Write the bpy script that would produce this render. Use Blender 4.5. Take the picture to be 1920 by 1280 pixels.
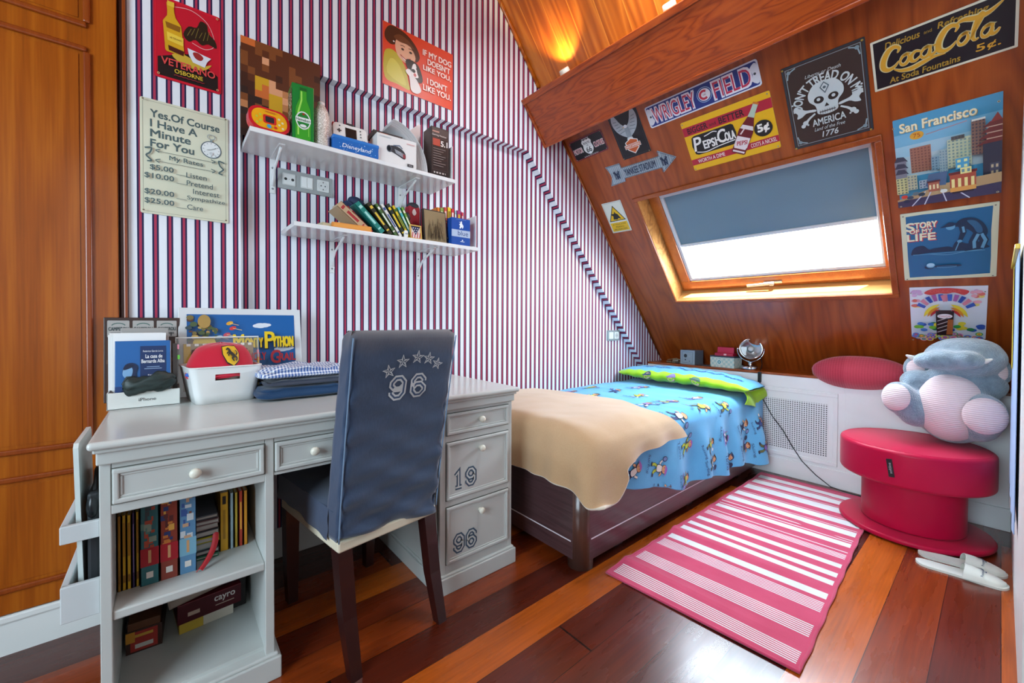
import bpy, bmesh, math, random
from mathutils import Vector, Matrix, Euler, noise
PI = math.pi
SC = bpy.context.scene
COL = SC.collection
for _o in list(bpy.data.objects):
    bpy.data.objects.remove(_o)

# ------------------------------------------------------------------ camera, world, lights, exposure
def cam_axes(yaw, pit, rol):
    f = Vector((math.sin(yaw) * math.cos(pit), math.cos(yaw) * math.cos(pit), math.sin(pit)))
    r = Vector((math.cos(yaw), -math.sin(yaw), 0))
    u = r.cross(f)
    c, s = math.cos(rol), math.sin(rol)
    return c * r + s * u, c * u - s * r, f
_r, _u, _f = cam_axes(math.radians(40.0), math.radians(-0.77), math.radians(0.24))
cd = bpy.data.cameras.new('camera')
cam = bpy.data.objects.new('camera', cd)
COL.objects.link(cam)
cam.matrix_world = Matrix(((_r.x, _u.x, -_f.x, 0), (_r.y, _u.y, -_f.y, 0), (_r.z, _u.z, -_f.z, 1.05), (0, 0, 0, 1)))
cd.sensor_width = 36
cd.lens = 769 / 1920 * 36
cd.shift_y = -27 / 1920
cd.clip_start = 0.02
SC.camera = cam
SC.view_settings.view_transform = 'Standard'
SC.view_settings.look = 'None'
SC.view_settings.gamma = 1
SC.view_settings.exposure = -0.17
try:
    SC.view_settings.use_curve_mapping = False
except Exception:
    pass
w = bpy.data.worlds.new('sky')
SC.world = w
w.use_nodes = True
w.node_tree.nodes['Background'].inputs[0].default_value = (0.86, 0.93, 1.0, 1)
w.node_tree.nodes['Background'].inputs[1].default_value = 4.0

def light(name, kind, loc, direction, energy, color=(1, 1, 1), size=None, **kw):
    d = bpy.data.lights.new(name, kind)
    d.energy = energy
    d.color = color
    if kind == 'AREA':
        d.shape = 'RECTANGLE'
        d.size, d.size_y = size
    o = bpy.data.objects.new(name, d)
    COL.objects.link(o)
    o.location = loc
    o.rotation_euler = Vector(direction).to_track_quat('-Z', 'Y').to_euler()
    for k, v in kw.items():
        setattr(d, k, v)
    return o

KS = 1.2104                                  # roof slope: z = 4.906 - KS * x
NL = math.hypot(KS, 1)
SN = Vector((-KS / NL, 0, -1 / NL))          # roof normal, into the room
SV = Vector((-1 / NL, 0, KS / NL))           # up the slope
SU = Vector((0, -1, 0))                      # to the right along the slope
S0 = -SN * (4.906 / NL)                      # slope origin (u = v = 0)
MS = Matrix((tuple(SU) + (0,), tuple(SV) + (0,), tuple(SN) + (0,), (0, 0, 0, 1))).transposed()
MS.translation = S0
def SP(u, v, n=0.0):
    return MS @ Vector((u, v, n))

# sun high over the ridge: it only grazes through the open strip of the skylight
sd = SN * 0.62 - SV * 2.3 - SU * 0.6
sun = light('sun', 'SUN', (1, 1, 8), sd, 60.0, (1.0, 0.95, 0.88), angle=math.radians(0.6))
# skylight daylight, a window to the left behind the camera, then two added fill lights out of view
light('skylight_daylight', 'AREA', SP(-0.97, -0.75, -0.20), SN, 70, (0.74, 0.87, 1.0), (1.1, 0.32))
light('rear_window_light', 'AREA', (-1.95, 0.15, 1.55), (1, 0.22, -0.12), 112, (0.69, 0.87, 1.0), (1.5, 1.7))
light('rear_fill_light', 'AREA', (0.1, -1.6, 1.5), (0.35, 1, -0.05), 10, (0.88, 0.95, 1.0), (1.7, 1.9))  # added soft fill from behind the camera, no door stands there
light('overhead_fill_light', 'AREA', (1.4, 0.9, 2.85), (0.5, -0.1, -1), 30, (0.87, 0.94, 1.0), (0.45, 0.45))  # added overhead fill to brighten the knee wall and bed, no fixture there

# ------------------------------------------------------------------ mesh builder
ORI = {}
class MB:
    def __init__(s):
        s.v, s.f, s.fm, s.fs, s.mats = [], [], [], [], []
        s.M = Matrix()
        s.warp = None
        s.z = 0.0
    def mi(s, m):
        if m not in s.mats:
            s.mats.append(m)
        return s.mats.index(m)
    def add(s, vs, fs, mat, smooth=False):
        o = len(s.v)
        for p in vs:
            p = Vector(p)
            if s.warp:
                p = s.warp(p)
            s.v.append(s.M @ p)
        i = s.mi(mat)
        for f in fs:
            s.f.append([o + k for k in f])
            s.fm.append(i)
            s.fs.append(smooth)
    def addbm(s, bm, mat, smooth=False):
        bm.verts.index_update()
        s.add([v.co.copy() for v in bm.verts], [[v.index for v in f.verts] for f in bm.faces], mat, smooth)
        bm.free()
    def bx(s, x0, x1, y0, y1, z0, z1, mat, bev=0.0, seg=2, smooth=False):
        if bev <= 0:
            vs = [(x0, y0, z0), (x1, y0, z0), (x1, y1, z0), (x0, y1, z0), (x0, y0, z1), (x1, y0, z1), (x1, y1, z1), (x0, y1, z1)]
            s.add(vs, [(3, 2, 1, 0), (4, 5, 6, 7), (0, 1, 5, 4), (1, 2, 6, 5), (2, 3, 7, 6), (3, 0, 4, 7)], mat)
            return
        bm = bmesh.new()
        bmesh.ops.create_cube(bm, size=1)
        for v in bm.verts:
            v.co = Vector(((x0 + x1) / 2 + v.co.x * (x1 - x0), (y0 + y1) / 2 + v.co.y * (y1 - y0), (z0 + z1) / 2 + v.co.z * (z1 - z0)))
        b = min(bev, 0.49 * min(abs(x1 - x0), abs(y1 - y0), abs(z1 - z0)))
        bmesh.ops.bevel(bm, geom=list(bm.edges), offset=b, segments=seg, affect='EDGES', profile=0.5)
        s.addbm(bm, mat, smooth)
    def box(s, c, size, mat, bev=0.0, rot=None, seg=2, smooth=False):
        old = s.M
        s.M = old @ Matrix.Translation(Vector(c)) @ (Euler(rot).to_matrix().to_4x4() if rot else Matrix())
        x, y, z = size
        s.bx(-x / 2, x / 2, -y / 2, y / 2, -z / 2, z / 2, mat, bev, seg, smooth)
        s.M = old
    def lathe(s, prof, mat, n=32, M=None, smooth=True, a0=0.0, a1=2 * PI):
        old = s.M
        if M is not None:
            s.M = old @ M
        vs, fs = [], []
        full = abs(a1 - a0 - 2 * PI) < 1e-6
        m = n if full else n + 1
        for r, z in prof:
            for i in range(m):
                a = a0 + (a1 - a0) * i / n
                vs.append((r * math.cos(a), r * math.sin(a), z))
        for j in range(len(prof) - 1):
            for i in range(n):
                k = (i + 1) % m
                fs.append((j * m + i, j * m + k, (j + 1) * m + k, (j + 1) * m + i))
        s.add(vs, fs, mat, smooth)
        s.M = old
    def tube(s, pts, r, mat, n=8, smooth=True, closed=False):
        P = [Vector(p) for p in pts]
        R = r if isinstance(r, (list, tuple)) else [r] * len(P)
        vs, fs = [], []
        ref = None
        for i, p in enumerate(P):
            if closed:
                t = P[(i + 1) % len(P)] - P[i - 1]
            else:
                t = P[min(i + 1, len(P) - 1)] - P[max(i - 1, 0)]
            t.normalize()
            if ref is None:
                ref = Vector((0, 0, 1)) if abs(t.z) < 0.9 else Vector((1, 0, 0))
            a = t.cross(ref)
            a.normalize()
            b = t.cross(a)
            ref = -b if b.length else ref
            ref = a.cross(t)
            for k in range(n):
                q = 2 * PI * k / n
                vs.append(p + (a * math.cos(q) + b * math.sin(q)) * R[i])
        m = len(P)
        for i in range(m if closed else m - 1):
            for k in range(n):
                i2 = (i + 1) % m
                fs.append((i * n + k, i * n + (k + 1) % n, i2 * n + (k + 1) % n, i2 * n + k))
        if not closed:
            fs.append(tuple(range(n))[::-1])
            fs.append(tuple((m - 1) * n + k for k in range(n)))
        s.add(vs, fs, mat, smooth)
    def ell(s, c, r, mat, rot=None, seg=20, rings=12):
        bm = bmesh.new()
        bmesh.ops.create_uvsphere(bm, u_segments=seg, v_segments=rings, radius=1)
        Mx = Matrix.Translation(Vector(c)) @ (Euler(rot).to_matrix().to_4x4() if rot else Matrix()) @ Matrix.Diagonal((r[0], r[1], r[2], 1))
        bmesh.ops.transform(bm, matrix=Mx, verts=bm.verts)
        s.addbm(bm, mat, True)
    def prism(s, poly, z0, z1, mat, mat_side=None):
        n = len(poly)
        vs = [(x, y, z0) for x, y in poly] + [(x, y, z1) for x, y in poly]
        s.add(vs, [tuple(range(n))[::-1], tuple(range(n, 2 * n))], mat)
        s.add(vs, [(i, (i + 1) % n, n + (i + 1) % n, n + i) for i in range(n)], mat_side or mat)
    def grid(s, f, nu, nv, mat, smooth=True, flip=False):
        vs = [f(i / nu, j / nv) for j in range(nv + 1) for i in range(nu + 1)]
        fs = []
        for j in range(nv):
            for i in range(nu):
                a = j * (nu + 1) + i
                q = (a, a + 1, a + nu + 2, a + nu + 1)
                fs.append(q[::-1] if flip else q)
        s.add(vs, fs, mat, smooth)
    def sheet(s, f, nu, nv, th, mat, mat2=None, rim=None):
        """a cloth of thickness th: f is the outer side"""
        e = 1e-3
        def nrm(u, v):
            a = Vector(f(min(1, u + e), v)) - Vector(f(max(0, u - e), v))
            b = Vector(f(u, min(1, v + e))) - Vector(f(u, max(0, v - e)))
            n = a.cross(b)
            return n.normalized() if n.length > 1e-12 else Vector((0, 0, 1))
        s.grid(f, nu, nv, mat)
        inner = lambda u, v: Vector(f(u, v)) - nrm(u, v) * th
        s.grid(inner, nu, nv, mat2 or mat, flip=True)
        for (fu, cnt) in ((lambda t: (t, 0), nu), (lambda t: (1, t), nv), (lambda t: (1 - t, 1), nu), (lambda t: (0, 1 - t), nv)):
            vs, fs = [], []
            K = 4
            for i in range(cnt + 1):
                u, v = fu(i / cnt)
                A, B = Vector(f(u, v)), inner(u, v)
                c = (A + B) / 2
                u2, v2 = u + (0.5 - u) * 0.004, v + (0.5 - v) * 0.004
                o = (c - (Vector(f(u2, v2)) + inner(u2, v2)) / 2)
                o -= (A - B) * (o.dot(A - B) / max(1e-9, (A - B).length_squared))
                o = o.normalized() * th * 0.5 if o.length > 1e-9 else Vector((0, 0, 0))
                for k in range(K + 1):
                    q = PI * k / K
                    vs.append(c + (A - c) * math.cos(q) + o * math.sin(q))
            for i in range(cnt):
                for k in range(K):
                    a = i * (K + 1) + k
                    fs.append((a, a + K + 1, a + K + 2, a + 1)[::-1])
            s.add(vs, fs, rim or mat, True)
    # ---- flat print, in the local x, y plane, each shape a hair above the last
    STEP = 0.00022
    def lay(s, z=None):
        if z is not None:
            return z
        s.z += MB.STEP
        return s.z
    def poly(s, pts, mat, z=None):
        z = s.lay(z)
        area = sum(pts[i][0] * pts[(i + 1) % len(pts)][1] - pts[(i + 1) % len(pts)][0] * pts[i][1] for i in range(len(pts)))
        if area < 0:
            pts = pts[::-1]
        s.add([(x, y, z) for x, y in pts], [tuple(range(len(pts)))], mat)
    def rect(s, x0, x1, y0, y1, mat, z=None):
        s.poly([(x0, y0), (x1, y0), (x1, y1), (x0, y1)], mat, z)
    def disc(s, cx, cy, rx, mat, ry=None, rot=0.0, n=24, z=None, a0=0, a1=2 * PI):
        ry = ry or rx
        full = abs(a1 - a0) > 6.28
        m = n if full else n + 1
        pts = []
        for i in range(m):
            a = a0 + (a1 - a0) * i / n
            x, y = rx * math.cos(a), ry * math.sin(a)
            pts.append((cx + x * math.cos(rot) - y * math.sin(rot), cy + x * math.sin(rot) + y * math.cos(rot)))
        s.poly(pts, mat, z)
    def stroke(s, pts, wd, mat, z=None, closed=False, n=None):
        """a painted line with mitred corners; wd a number or one width per point"""
        z = s.lay(z)
        P = [Vector((p[0], p[1])) for p in pts]
        m = len(P)
        W = list(wd) if isinstance(wd, (list, tuple)) else [wd] * m
        vs, fs = [], []
        for i in range(m):
            d0 = (P[i] - P[i - 1]) if (i > 0 or closed) else (P[1] - P[0])
            d1 = (P[(i + 1) % m] - P[i]) if (i < m - 1 or closed) else (P[-1] - P[-2])
            d0 = d0.normalized() if d0.length else Vector((1, 0))
            d1 = d1.normalized() if d1.length else d0
            t = (d0 + d1)
            t = t.normalized() if t.length > 1e-6 else d1
            nrm = Vector((-t.y, t.x))
            k = 1 / max(0.45, abs(nrm.dot(Vector((-d1.y, d1.x)))))
            vs.append((P[i].x + nrm.x * W[i] / 2 * k, P[i].y + nrm.y * W[i] / 2 * k, z))
            vs.append((P[i].x - nrm.x * W[i] / 2 * k, P[i].y - nrm.y * W[i] / 2 * k, z))
        for i in range(m if closed else m - 1):
            a, b = 2 * i, 2 * ((i + 1) % m)
            fs.append((a + 1, b + 1, b, a))
        s.add(vs, fs, mat)
    def frame(s, x0, x1, y0, y1, t, mat, z=None):
        s.stroke([(x0 + t / 2, y0 + t / 2), (x1 - t / 2, y0 + t / 2), (x1 - t / 2, y1 - t / 2), (x0 + t / 2, y1 - t / 2)], t, mat, z, True)
    def text(s, txt, cx, cy, w_, h_, mat, bold=0.0, shear=0.0, rot=0.0, arc=None, z=None):
        """writing fitted to w_ x h_ about (cx, cy); arc = radius bends it about (cx, cy - arc)"""
        z = s.lay(z)
        vs, fs, W, H = text_mesh(txt)
        if w_ is None:
            w_ = W * h_ / H
        if h_ is None:
            h_ = H * w_ / W
        c, sn = math.cos(rot), math.sin(rot)
        bd = max(0.0, bold) * 0.9 * min(h_, w_)
        for kk_, (dx, dy) in enumerate(((0, 0),) if bd == 0 else ((0, 0), (bd, bd), (-bd, bd), (bd, -bd), (-bd, -bd))):
            z += 2e-5 if kk_ else 0
            out = []
            for x, y in vs:
                x, y = (x / W - 0.5) * w_, (y / H - 0.5) * h_
                x += shear * y + dx
                y += dy
                if arc:
                    a = x / arc
                    rr = arc + y
                    x, y = rr * math.sin(a), rr * math.cos(a) - arc
                out.append((cx + x * c - y * sn, cy + x * sn + y * c, z))
            s.add(out, fs, mat)
    def build(s, name, parent=None, matrix=None, base=True):
        me = bpy.data.meshes.new(name)
        vs = s.v
        off = Vector((0, 0, 0))
        if matrix is None:
            if parent is not None:
                off = ORI[parent]
            elif base and vs:
                off = Vector(((min(p.x for p in vs) + max(p.x for p in vs)) / 2, (min(p.y for p in vs) + max(p.y for p in vs)) / 2, min(p.z for p in vs)))
        me.from_pydata([p - off for p in vs], [], s.f)
        for m in s.mats:
            me.materials.append(m)
        for i, p in enumerate(me.polygons):
            p.material_index = s.fm[i]
            p.use_smooth = s.fs[i]
        me.update()
        o = bpy.data.objects.new(name, me)
        COL.objects.link(o)
        if parent is not None:
            o.parent = parent
            ORI[o] = off
        else:
            o.location = off
            ORI[o] = off
        if matrix is not None:
            o.matrix_world = matrix
        return o

_TX = {}
def text_mesh(txt):
    k = txt
    if k not in _TX:
        cu = bpy.data.curves.new('t', 'FONT')
        cu.body = txt
        cu.resolution_u = 3
        o = bpy.data.objects.new('t', cu)
        COL.objects.link(o)
        dg = bpy.context.evaluated_depsgraph_get()
        me = o.evaluated_get(dg).to_mesh()
        vs = [(v.co.x, v.co.y) for v in me.vertices]
        fs = [tuple(p.vertices) for p in me.polygons]
        o.evaluated_get(dg).to_mesh_clear()
        bpy.data.objects.remove(o)
        bpy.data.curves.remove(cu)
        x0, x1 = min(p[0] for p in vs), max(p[0] for p in vs)
        y0, y1 = min(p[1] for p in vs), max(p[1] for p in vs)
        _TX[k] = ([(x - x0, y - y0) for x, y in vs], fs, x1 - x0, y1 - y0)
    return _TX[k]

def tag(o, label, cat, group=None):
    o['label'] = label
    o['category'] = cat
    if group:
        o['group'] = group
    return o
def thing(name, label, cat, loc, group=None):
    o = bpy.data.objects.new(name, None)
    o.empty_display_size = 0.05
    COL.objects.link(o)
    o.location = loc
    ORI[o] = Vector(loc)
    return tag(o, label, cat, group)
def struct(o):
    o['kind'] = 'structure'
    return o

# ------------------------------------------------------------------ materials
def lin(h):
    h = h.lstrip('#')
    c = [int(h[i:i + 2], 16) / 255 for i in (0, 2, 4)]
    return tuple(x / 12.92 if x <= 0.04045 else ((x + 0.055) / 1.055) ** 2.4 for x in c) + (1,)
_M = {}
class NT:
    def __init__(s, name):
        s.m = bpy.data.materials.new(name)
        s.m.use_nodes = True
        s.t = s.m.node_tree
        s.b = s.t.nodes['Principled BSDF']
    def n(s, kind, **kw):
        x = s.t.nodes.new(kind)
        for k, v in kw.items():
            setattr(x, k, v)
        return x
    def l(s, a, b):
        s.t.links.new(a, b)
    def val(s, op, a, b=None, c=None):
        x = s.n('ShaderNodeMath', operation=op)
        for i, q in enumerate((a, b, c)):
            if q is None:
                continue
            if isinstance(q, (int, float)):
                x.inputs[i].default_value = q
            else:
                s.l(q, x.inputs[i])
        return x.outputs[0]
    def coord(s, sc=(1, 1, 1), rot=(0, 0, 0), out='Object'):
        t = s.n('ShaderNodeTexCoord')
        mp = s.n('ShaderNodeMapping')
        mp.inputs['Scale'].default_value = sc
        mp.inputs['Rotation'].default_value = rot
        s.l(t.outputs[out], mp.inputs['Vector'])
        return mp.outputs[0]
    def noise(s, vec, scale, detail=3, rough=0.5):
        x = s.n('ShaderNodeTexNoise')
        x.inputs['Scale'].default_value = scale
        x.inputs['Detail'].default_value = detail
        x.inputs['Roughness'].default_value = rough
        s.l(vec, x.inputs['Vector'])
        return x.outputs['Fac']
    def ramp(s, fac, stops, interp='LINEAR'):
        x = s.n('ShaderNodeValToRGB')
        x.color_ramp.interpolation = interp
        e = x.color_ramp.elements
        while len(e) < len(stops):
            e.new(0.5)
        for i, (p, c) in enumerate(stops):
            e[i].position = p
            e[i].color = lin(c) if isinstance(c, str) else c
        s.l(fac, x.inputs[0])
        return x.outputs[0]
    def mix(s, fac, a, b, mode='MIX'):
        x = s.n('ShaderNodeMix', data_type='RGBA', blend_type=mode)
        for sock, q in ((x.inputs['Factor'], fac), (x.inputs[6], a), (x.inputs[7], b)):
            if isinstance(q, (int, float)):
                sock.default_value = q
            elif isinstance(q, str):
                sock.default_value = lin(q)
            elif isinstance(q, tuple):
                sock.default_value = q
            else:
                s.l(q, sock)
        return x.outputs[2]
    def bump(s, h, strength=0.2, dist=0.002):
        x = s.n('ShaderNodeBump')
        x.inputs['Strength'].default_value = strength
        x.inputs['Distance'].default_value = dist
        s.l(h, x.inputs['Height'])
        s.l(x.outputs[0], s.b.inputs['Normal'])
    def set(s, **kw):
        for k, v in kw.items():
            k = k.replace('_', ' ')
            if isinstance(v, (int, float, tuple)):
                s.b.inputs[k].default_value = v
            else:
                s.l(v, s.b.inputs[k])
        return s.m

def P(col, rough=0.5, metal=0.0, vary=0.05, coat=0.0, spec=0.5):
    """plain painted, printed or moulded surface with a faint mottle"""
    k = (col, rough, metal, vary, coat, spec)
    if k not in _M:
        q = NT('paint_' + col.strip('#'))
        c = lin(col)
        f = q.noise(q.coord(), 9, 2)
        lo = tuple(x * (1 - vary) for x in c[:3]) + (1,)
        hi = tuple(min(1, x * (1 + vary)) for x in c[:3]) + (1,)
        _M[k] = q.set(Base_Color=q.mix(f, lo, hi), Roughness=rough, Metallic=metal, Coat_Weight=coat, Specular_IOR_Level=spec)
    return _M[k]
def fabric(name, a, b, rough=0.9, scale=60, big=4, sheen=0.2, bump=0.25):
    q = NT(name)
    co = q.coord()
    f1 = q.noise(co, big, 4)
    f2 = q.noise(co, scale * 6, 2)
    f = q.val('ADD', q.val('MULTIPLY', f1, 0.75), q.val('MULTIPLY', f2, 0.25))
    q.bump(f2, bump, 0.001)
    return q.set(Base_Color=q.ramp(f, [(0.3, a), (0.7, b)]), Roughness=rough, Sheen_Weight=sheen, Specular_IOR_Level=0.2)
def grained(name, dark, mid, light_, along, across=(6, 0.55), rings=13, rough=0.25, coat=0.3, fine=0.35):
    """varnished wood with flame figure; along = axis of the grain"""
    q = NT(name)
    sc = [across[0]] * 3
    sc[along] = across[1]
    co = q.coord(tuple(sc))
    n1 = q.noise(co, 1.0, 2, 0.45)
    s1 = q.val('FRACT', q.val('MULTIPLY', n1, rings))
    s1 = q.val('ABSOLUTE', q.val('SUBTRACT', q.val('MULTIPLY', s1, 2), 1))
    sf = [160] * 3
    sf[along] = 4
    n2 = q.noise(q.coord(tuple(sf)), 1.0, 3)
    f = q.val('ADD', q.val('MULTIPLY', s1, 1 - fine), q.val('MULTIPLY', n2, fine))
    return q.set(Base_Color=q.ramp(f, [(0.12, dark), (0.45, mid), (0.85, light_)]), Roughness=rough, Coat_Weight=coat, Coat_Roughness=0.12)
def m_floor():
    q = NT('floor_planks')
    t = q.n('ShaderNodeTexCoord')
    sp = q.n('ShaderNodeSeparateXYZ')
    q.l(t.outputs['Object'], sp.inputs[0])
    X, Y = sp.outputs[0], sp.outputs[1]
    ry = q.val('DIVIDE', q.val('ADD', Y, 10.0 - 1.166 + 0.14 * 9), 0.14)
    row = q.val('FLOOR', ry)
    wn = q.n('ShaderNodeTexWhiteNoise', noise_dimensions='1D')
    q.l(row, wn.inputs['W'])
    rx = q.val('DIVIDE', q.val('ADD', X, q.val('MULTIPLY', wn.outputs[0], 9.0)), 4.2)
    cb = q.n('ShaderNodeCombineXYZ')
    q.l(row, cb.inputs[0])
    q.l(q.val('FLOOR', rx), cb.inputs[1])
    wn2 = q.n('ShaderNodeTexWhiteNoise', noise_dimensions='2D')
    q.l(cb.outputs[0], wn2.inputs['Vector'])
    base = q.ramp(wn2.outputs[0], [(0.0, '#3c140a'), (0.38, '#4e1a0b'), (0.62, '#6a260d'), (0.84, '#8a3a0e'), (1.0, '#b05614')])
    g = q.noise(q.coord((5, 130, 1)), 1, 4)
    g2 = q.noise(q.coord((0.9, 14, 1)), 1, 3)
    gg = q.val('ADD', q.val('MULTIPLY', g, 0.5), q.val('MULTIPLY', g2, 0.6))
    c = q.mix(1.0, base, q.ramp(gg, [(0.3, (0.55, 0.5, 0.48, 1)), (0.75, (1.3, 1.28, 1.25, 1))]), 'MULTIPLY')
    e = q.val('ABSOLUTE', q.val('SUBTRACT', q.val('FRACT', ry), 0.5))
    ex = q.val('ABSOLUTE', q.val('SUBTRACT', q.val('FRACT', rx), 0.5))
    gap = q.val('MAXIMUM', q.val('GREATER_THAN', e, 0.493), q.val('GREATER_THAN', ex, 0.4992))
    c = q.mix(gap, c, '#1c0b06')
    r = q.val('ADD', 0.16, q.val('MULTIPLY', q.noise(q.coord((3, 20, 1)), 1, 3), 0.24))
    q.bump(q.noise(q.coord((2, 9, 1)), 1, 2), 0.05, 0.003)
    return q.set(Base_Color=c, Roughness=r, Coat_Weight=0.25, Coat_Roughness=0.2)
def m_stripes():
    q = NT('striped_wallpaper')
    t = q.n('ShaderNodeTexCoord')
    sp = q.n('ShaderNodeSeparateXYZ')
    q.l(t.outputs['Object'], sp.inputs[0])
    fx = q.val('FRACT', q.val('DIVIDE', q.val('ADD', sp.outputs[0], 10 * 0.0409 - 0.008 + 0.0409 / 2), 0.0409))
    d = q.val('ABSOLUTE', q.val('SUBTRACT', fx, 0.5))
    c = q.mix(q.val('LESS_THAN', d, 0.225), '#e0e4ea', '#1f2048')
    c = q.mix(q.val('LESS_THAN', d, 0.09), c, '#a83450')
    return q.set(Base_Color=c, Roughness=0.55, Specular_IOR_Level=0.3)
def m_boards(name, dark, mid, lite, pitch, along=1, axis=0, coat=0.25):
    """tongue and groove boards of the upper ceiling (local x = u)"""
    q = NT(name)
    t = q.n('ShaderNodeTexCoord')
    sp = q.n('ShaderNodeSeparateXYZ')
    q.l(t.outputs['Object'], sp.inputs[0])
    ru = q.val('DIVIDE', q.val('ADD', sp.outputs[axis], 20.03), pitch)
    wn = q.n('ShaderNodeTexWhiteNoise', noise_dimensions='1D')
    q.l(q.val('FLOOR', ru), wn.inputs['W'])
    sc = [7.0] * 3
    sc[along] = 0.6
    off = q.n('ShaderNodeVectorMath', operation='ADD')
    cb = q.n('ShaderNodeCombineXYZ')
    q.l(q.val('MULTIPLY', wn.outputs[0], 40), cb.inputs[along])
    q.l(t.outputs['Object'], off.inputs[0])
    q.l(cb.outputs[0], off.inputs[1])
    mp = q.n('ShaderNodeMapping')
    mp.inputs['Scale'].default_value = sc
    q.l(off.outputs[0], mp.inputs['Vector'])
    n1 = q.noise(mp.outputs[0], 1.0, 2)
    s1 = q.val('FRACT', q.val('MULTIPLY', n1, 7))
    s1 = q.val('ABSOLUTE', q.val('SUBTRACT', q.val('MULTIPLY', s1, 2), 1))
    c = q.ramp(q.val('ADD', q.val('MULTIPLY', s1, 0.6), q.val('MULTIPLY', wn.outputs[0], 0.4)), [(0.1, dark), (0.5, mid), (0.9, lite)])
    e = q.val('ABSOLUTE', q.val('SUBTRACT', q.val('FRACT', ru), 0.5))
    g = q.val('GREATER_THAN', e, 0.482)
    return q.set(Base_Color=q.mix(g, c, lite), Roughness=0.28, Coat_Weight=coat, Coat_Roughness=0.12)
def m_grille():
    q = NT('perforated_radiator_cover')
    t = q.n('ShaderNodeTexCoord')
    sp = q.n('ShaderNodeSeparateXYZ')
    q.l(t.outputs['Object'], sp.inputs[0])
    a = q.val('ABSOLUTE', q.val('SUBTRACT', q.val('FRACT', q.val('MULTIPLY', sp.outputs[1], 75)), 0.5))
    b = q.val('ABSOLUTE', q.val('SUBTRACT', q.val('FRACT', q.val('MULTIPLY', sp.outputs[2], 75)), 0.5))
    h = q.val('LESS_THAN', q.val('MAXIMUM', a, b), 0.27)
    return q.set(Base_Color=q.mix(h, '#eff1f0', '#4a4c4e'), Roughness=0.5)
def m_check(name, a, b, n, w=0.5):
    q = NT(name)
    t = q.n('ShaderNodeTexCoord')
    sp = q.n('ShaderNodeSeparateXYZ')
    q.l(t.outputs['Object'], sp.inputs[0])
    f = [q.val('LESS_THAN', q.val('FRACT', q.val('MULTIPLY', sp.outputs[i], n)), w) for i in (0, 1)]
    s_ = q.val('MULTIPLY', q.val('ADD', f[0], f[1]), 0.5)
    return q.set(Base_Color=q.ramp(s_, [(0.0, a), (1.0, b)]), Roughness=0.9)
def m_glass(name='clear_glass', gloss=0.06):
    q = NT(name)
    tr = q.n('ShaderNodeBsdfTransparent')
    gl = q.n('ShaderNodeBsdfGlossy')
    gl.inputs['Roughness'].default_value = 0.03
    mx = q.n('ShaderNodeMixShader')
    mx.inputs[0].default_value = gloss
    q.l(tr.outputs[0], mx.inputs[1])
    q.l(gl.outputs[0], mx.inputs[2])
    q.l(mx.outputs[0], q.t.nodes['Material Output'].inputs[0])
    return q.m
def m_glow(name, col, strength):
    q = NT(name)
    return q.set(Base_Color=lin(col), Emission_Color=lin(col), Emission_Strength=strength)

WHITE = P('#dedfdc', 0.45)
REARW = P('#7d7468', 0.6)
KNEEW = P('#eff1f0', 0.4)
STRIPE = m_stripes()
FLOOR = m_floor()
PLY = grained('roof_plywood', '#7c3410', '#934212', '#a34e1a', 1, (5.5, 0.6), 10, 0.3, 0.25, 0.42)
PLYDARK = grained('trim_wood', '#7c340e', '#94430f', '#a85418', 0, (9, 1.2), 3, 0.3, 0.3, 0.75)
BEAMW = grained('beam_wood', '#7a2c0d', '#9a3f10', '#a84a14', 0, (14, 2.4), 10, 0.3, 0.3, 0.4)
BOARDS = m_boards('ceiling_boards', '#96480c', '#b25d14', '#cc7a28', 0.15)
PINE = m_boards('skylight_lining', '#c08c4c', '#d0a060', '#a87840', 0.07, 1, 0, 1.0)
WARD = grained('wardrobe_veneer', '#7e3c08', '#984a09', '#b06012', 2, (9, 0.5), 5, 0.28, 0.35, 0.68)
WARDTRIM = grained('wardrobe_moulding', '#74300a', '#84380e', '#944612', 2, (6, 2), 2, 0.3, 0.3, 0.8)
DARKWOOD = P('#3a1a12', 0.35)
DESK = P('#bfc2be', 0.42, vary=0.06)
DESKTOP = P('#c6c9c5', 0.2, vary=0.03)
KNOB = P('#dcd8c8', 0.3)
WENGE = grained('bed_wenge', '#3c2627', '#483032', '#52383a', 0, (30, 1.5), 6, 0.32, 0.2, .6)
CHAIRLEG = P('#2b0f0e', 0.3, coat=0.3)
GLASS = m_glass()
CHROME = P('#d8dadc', 0.12, 1.0, 0.0)
BLACK = P('#141416', 0.4)
INK = P('#1a1a22', 0.5)
PAPER = P('#ece8e2', 0.7)
# ------------------------------------------------------------------ the room
TOPZ, XL, YB = 3.2, -2.2, -1.9
xt = (4.906 - TOPZ) / KS
b = MB()
b.add([(XL - .1, YB - .1, 0), (3.6, YB - .1, 0), (3.6, 2.2, 0), (XL - .1, 2.2, 0)], [(0, 1, 2, 3)], FLOOR)
struct(b.build('floor', base=False))

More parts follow.
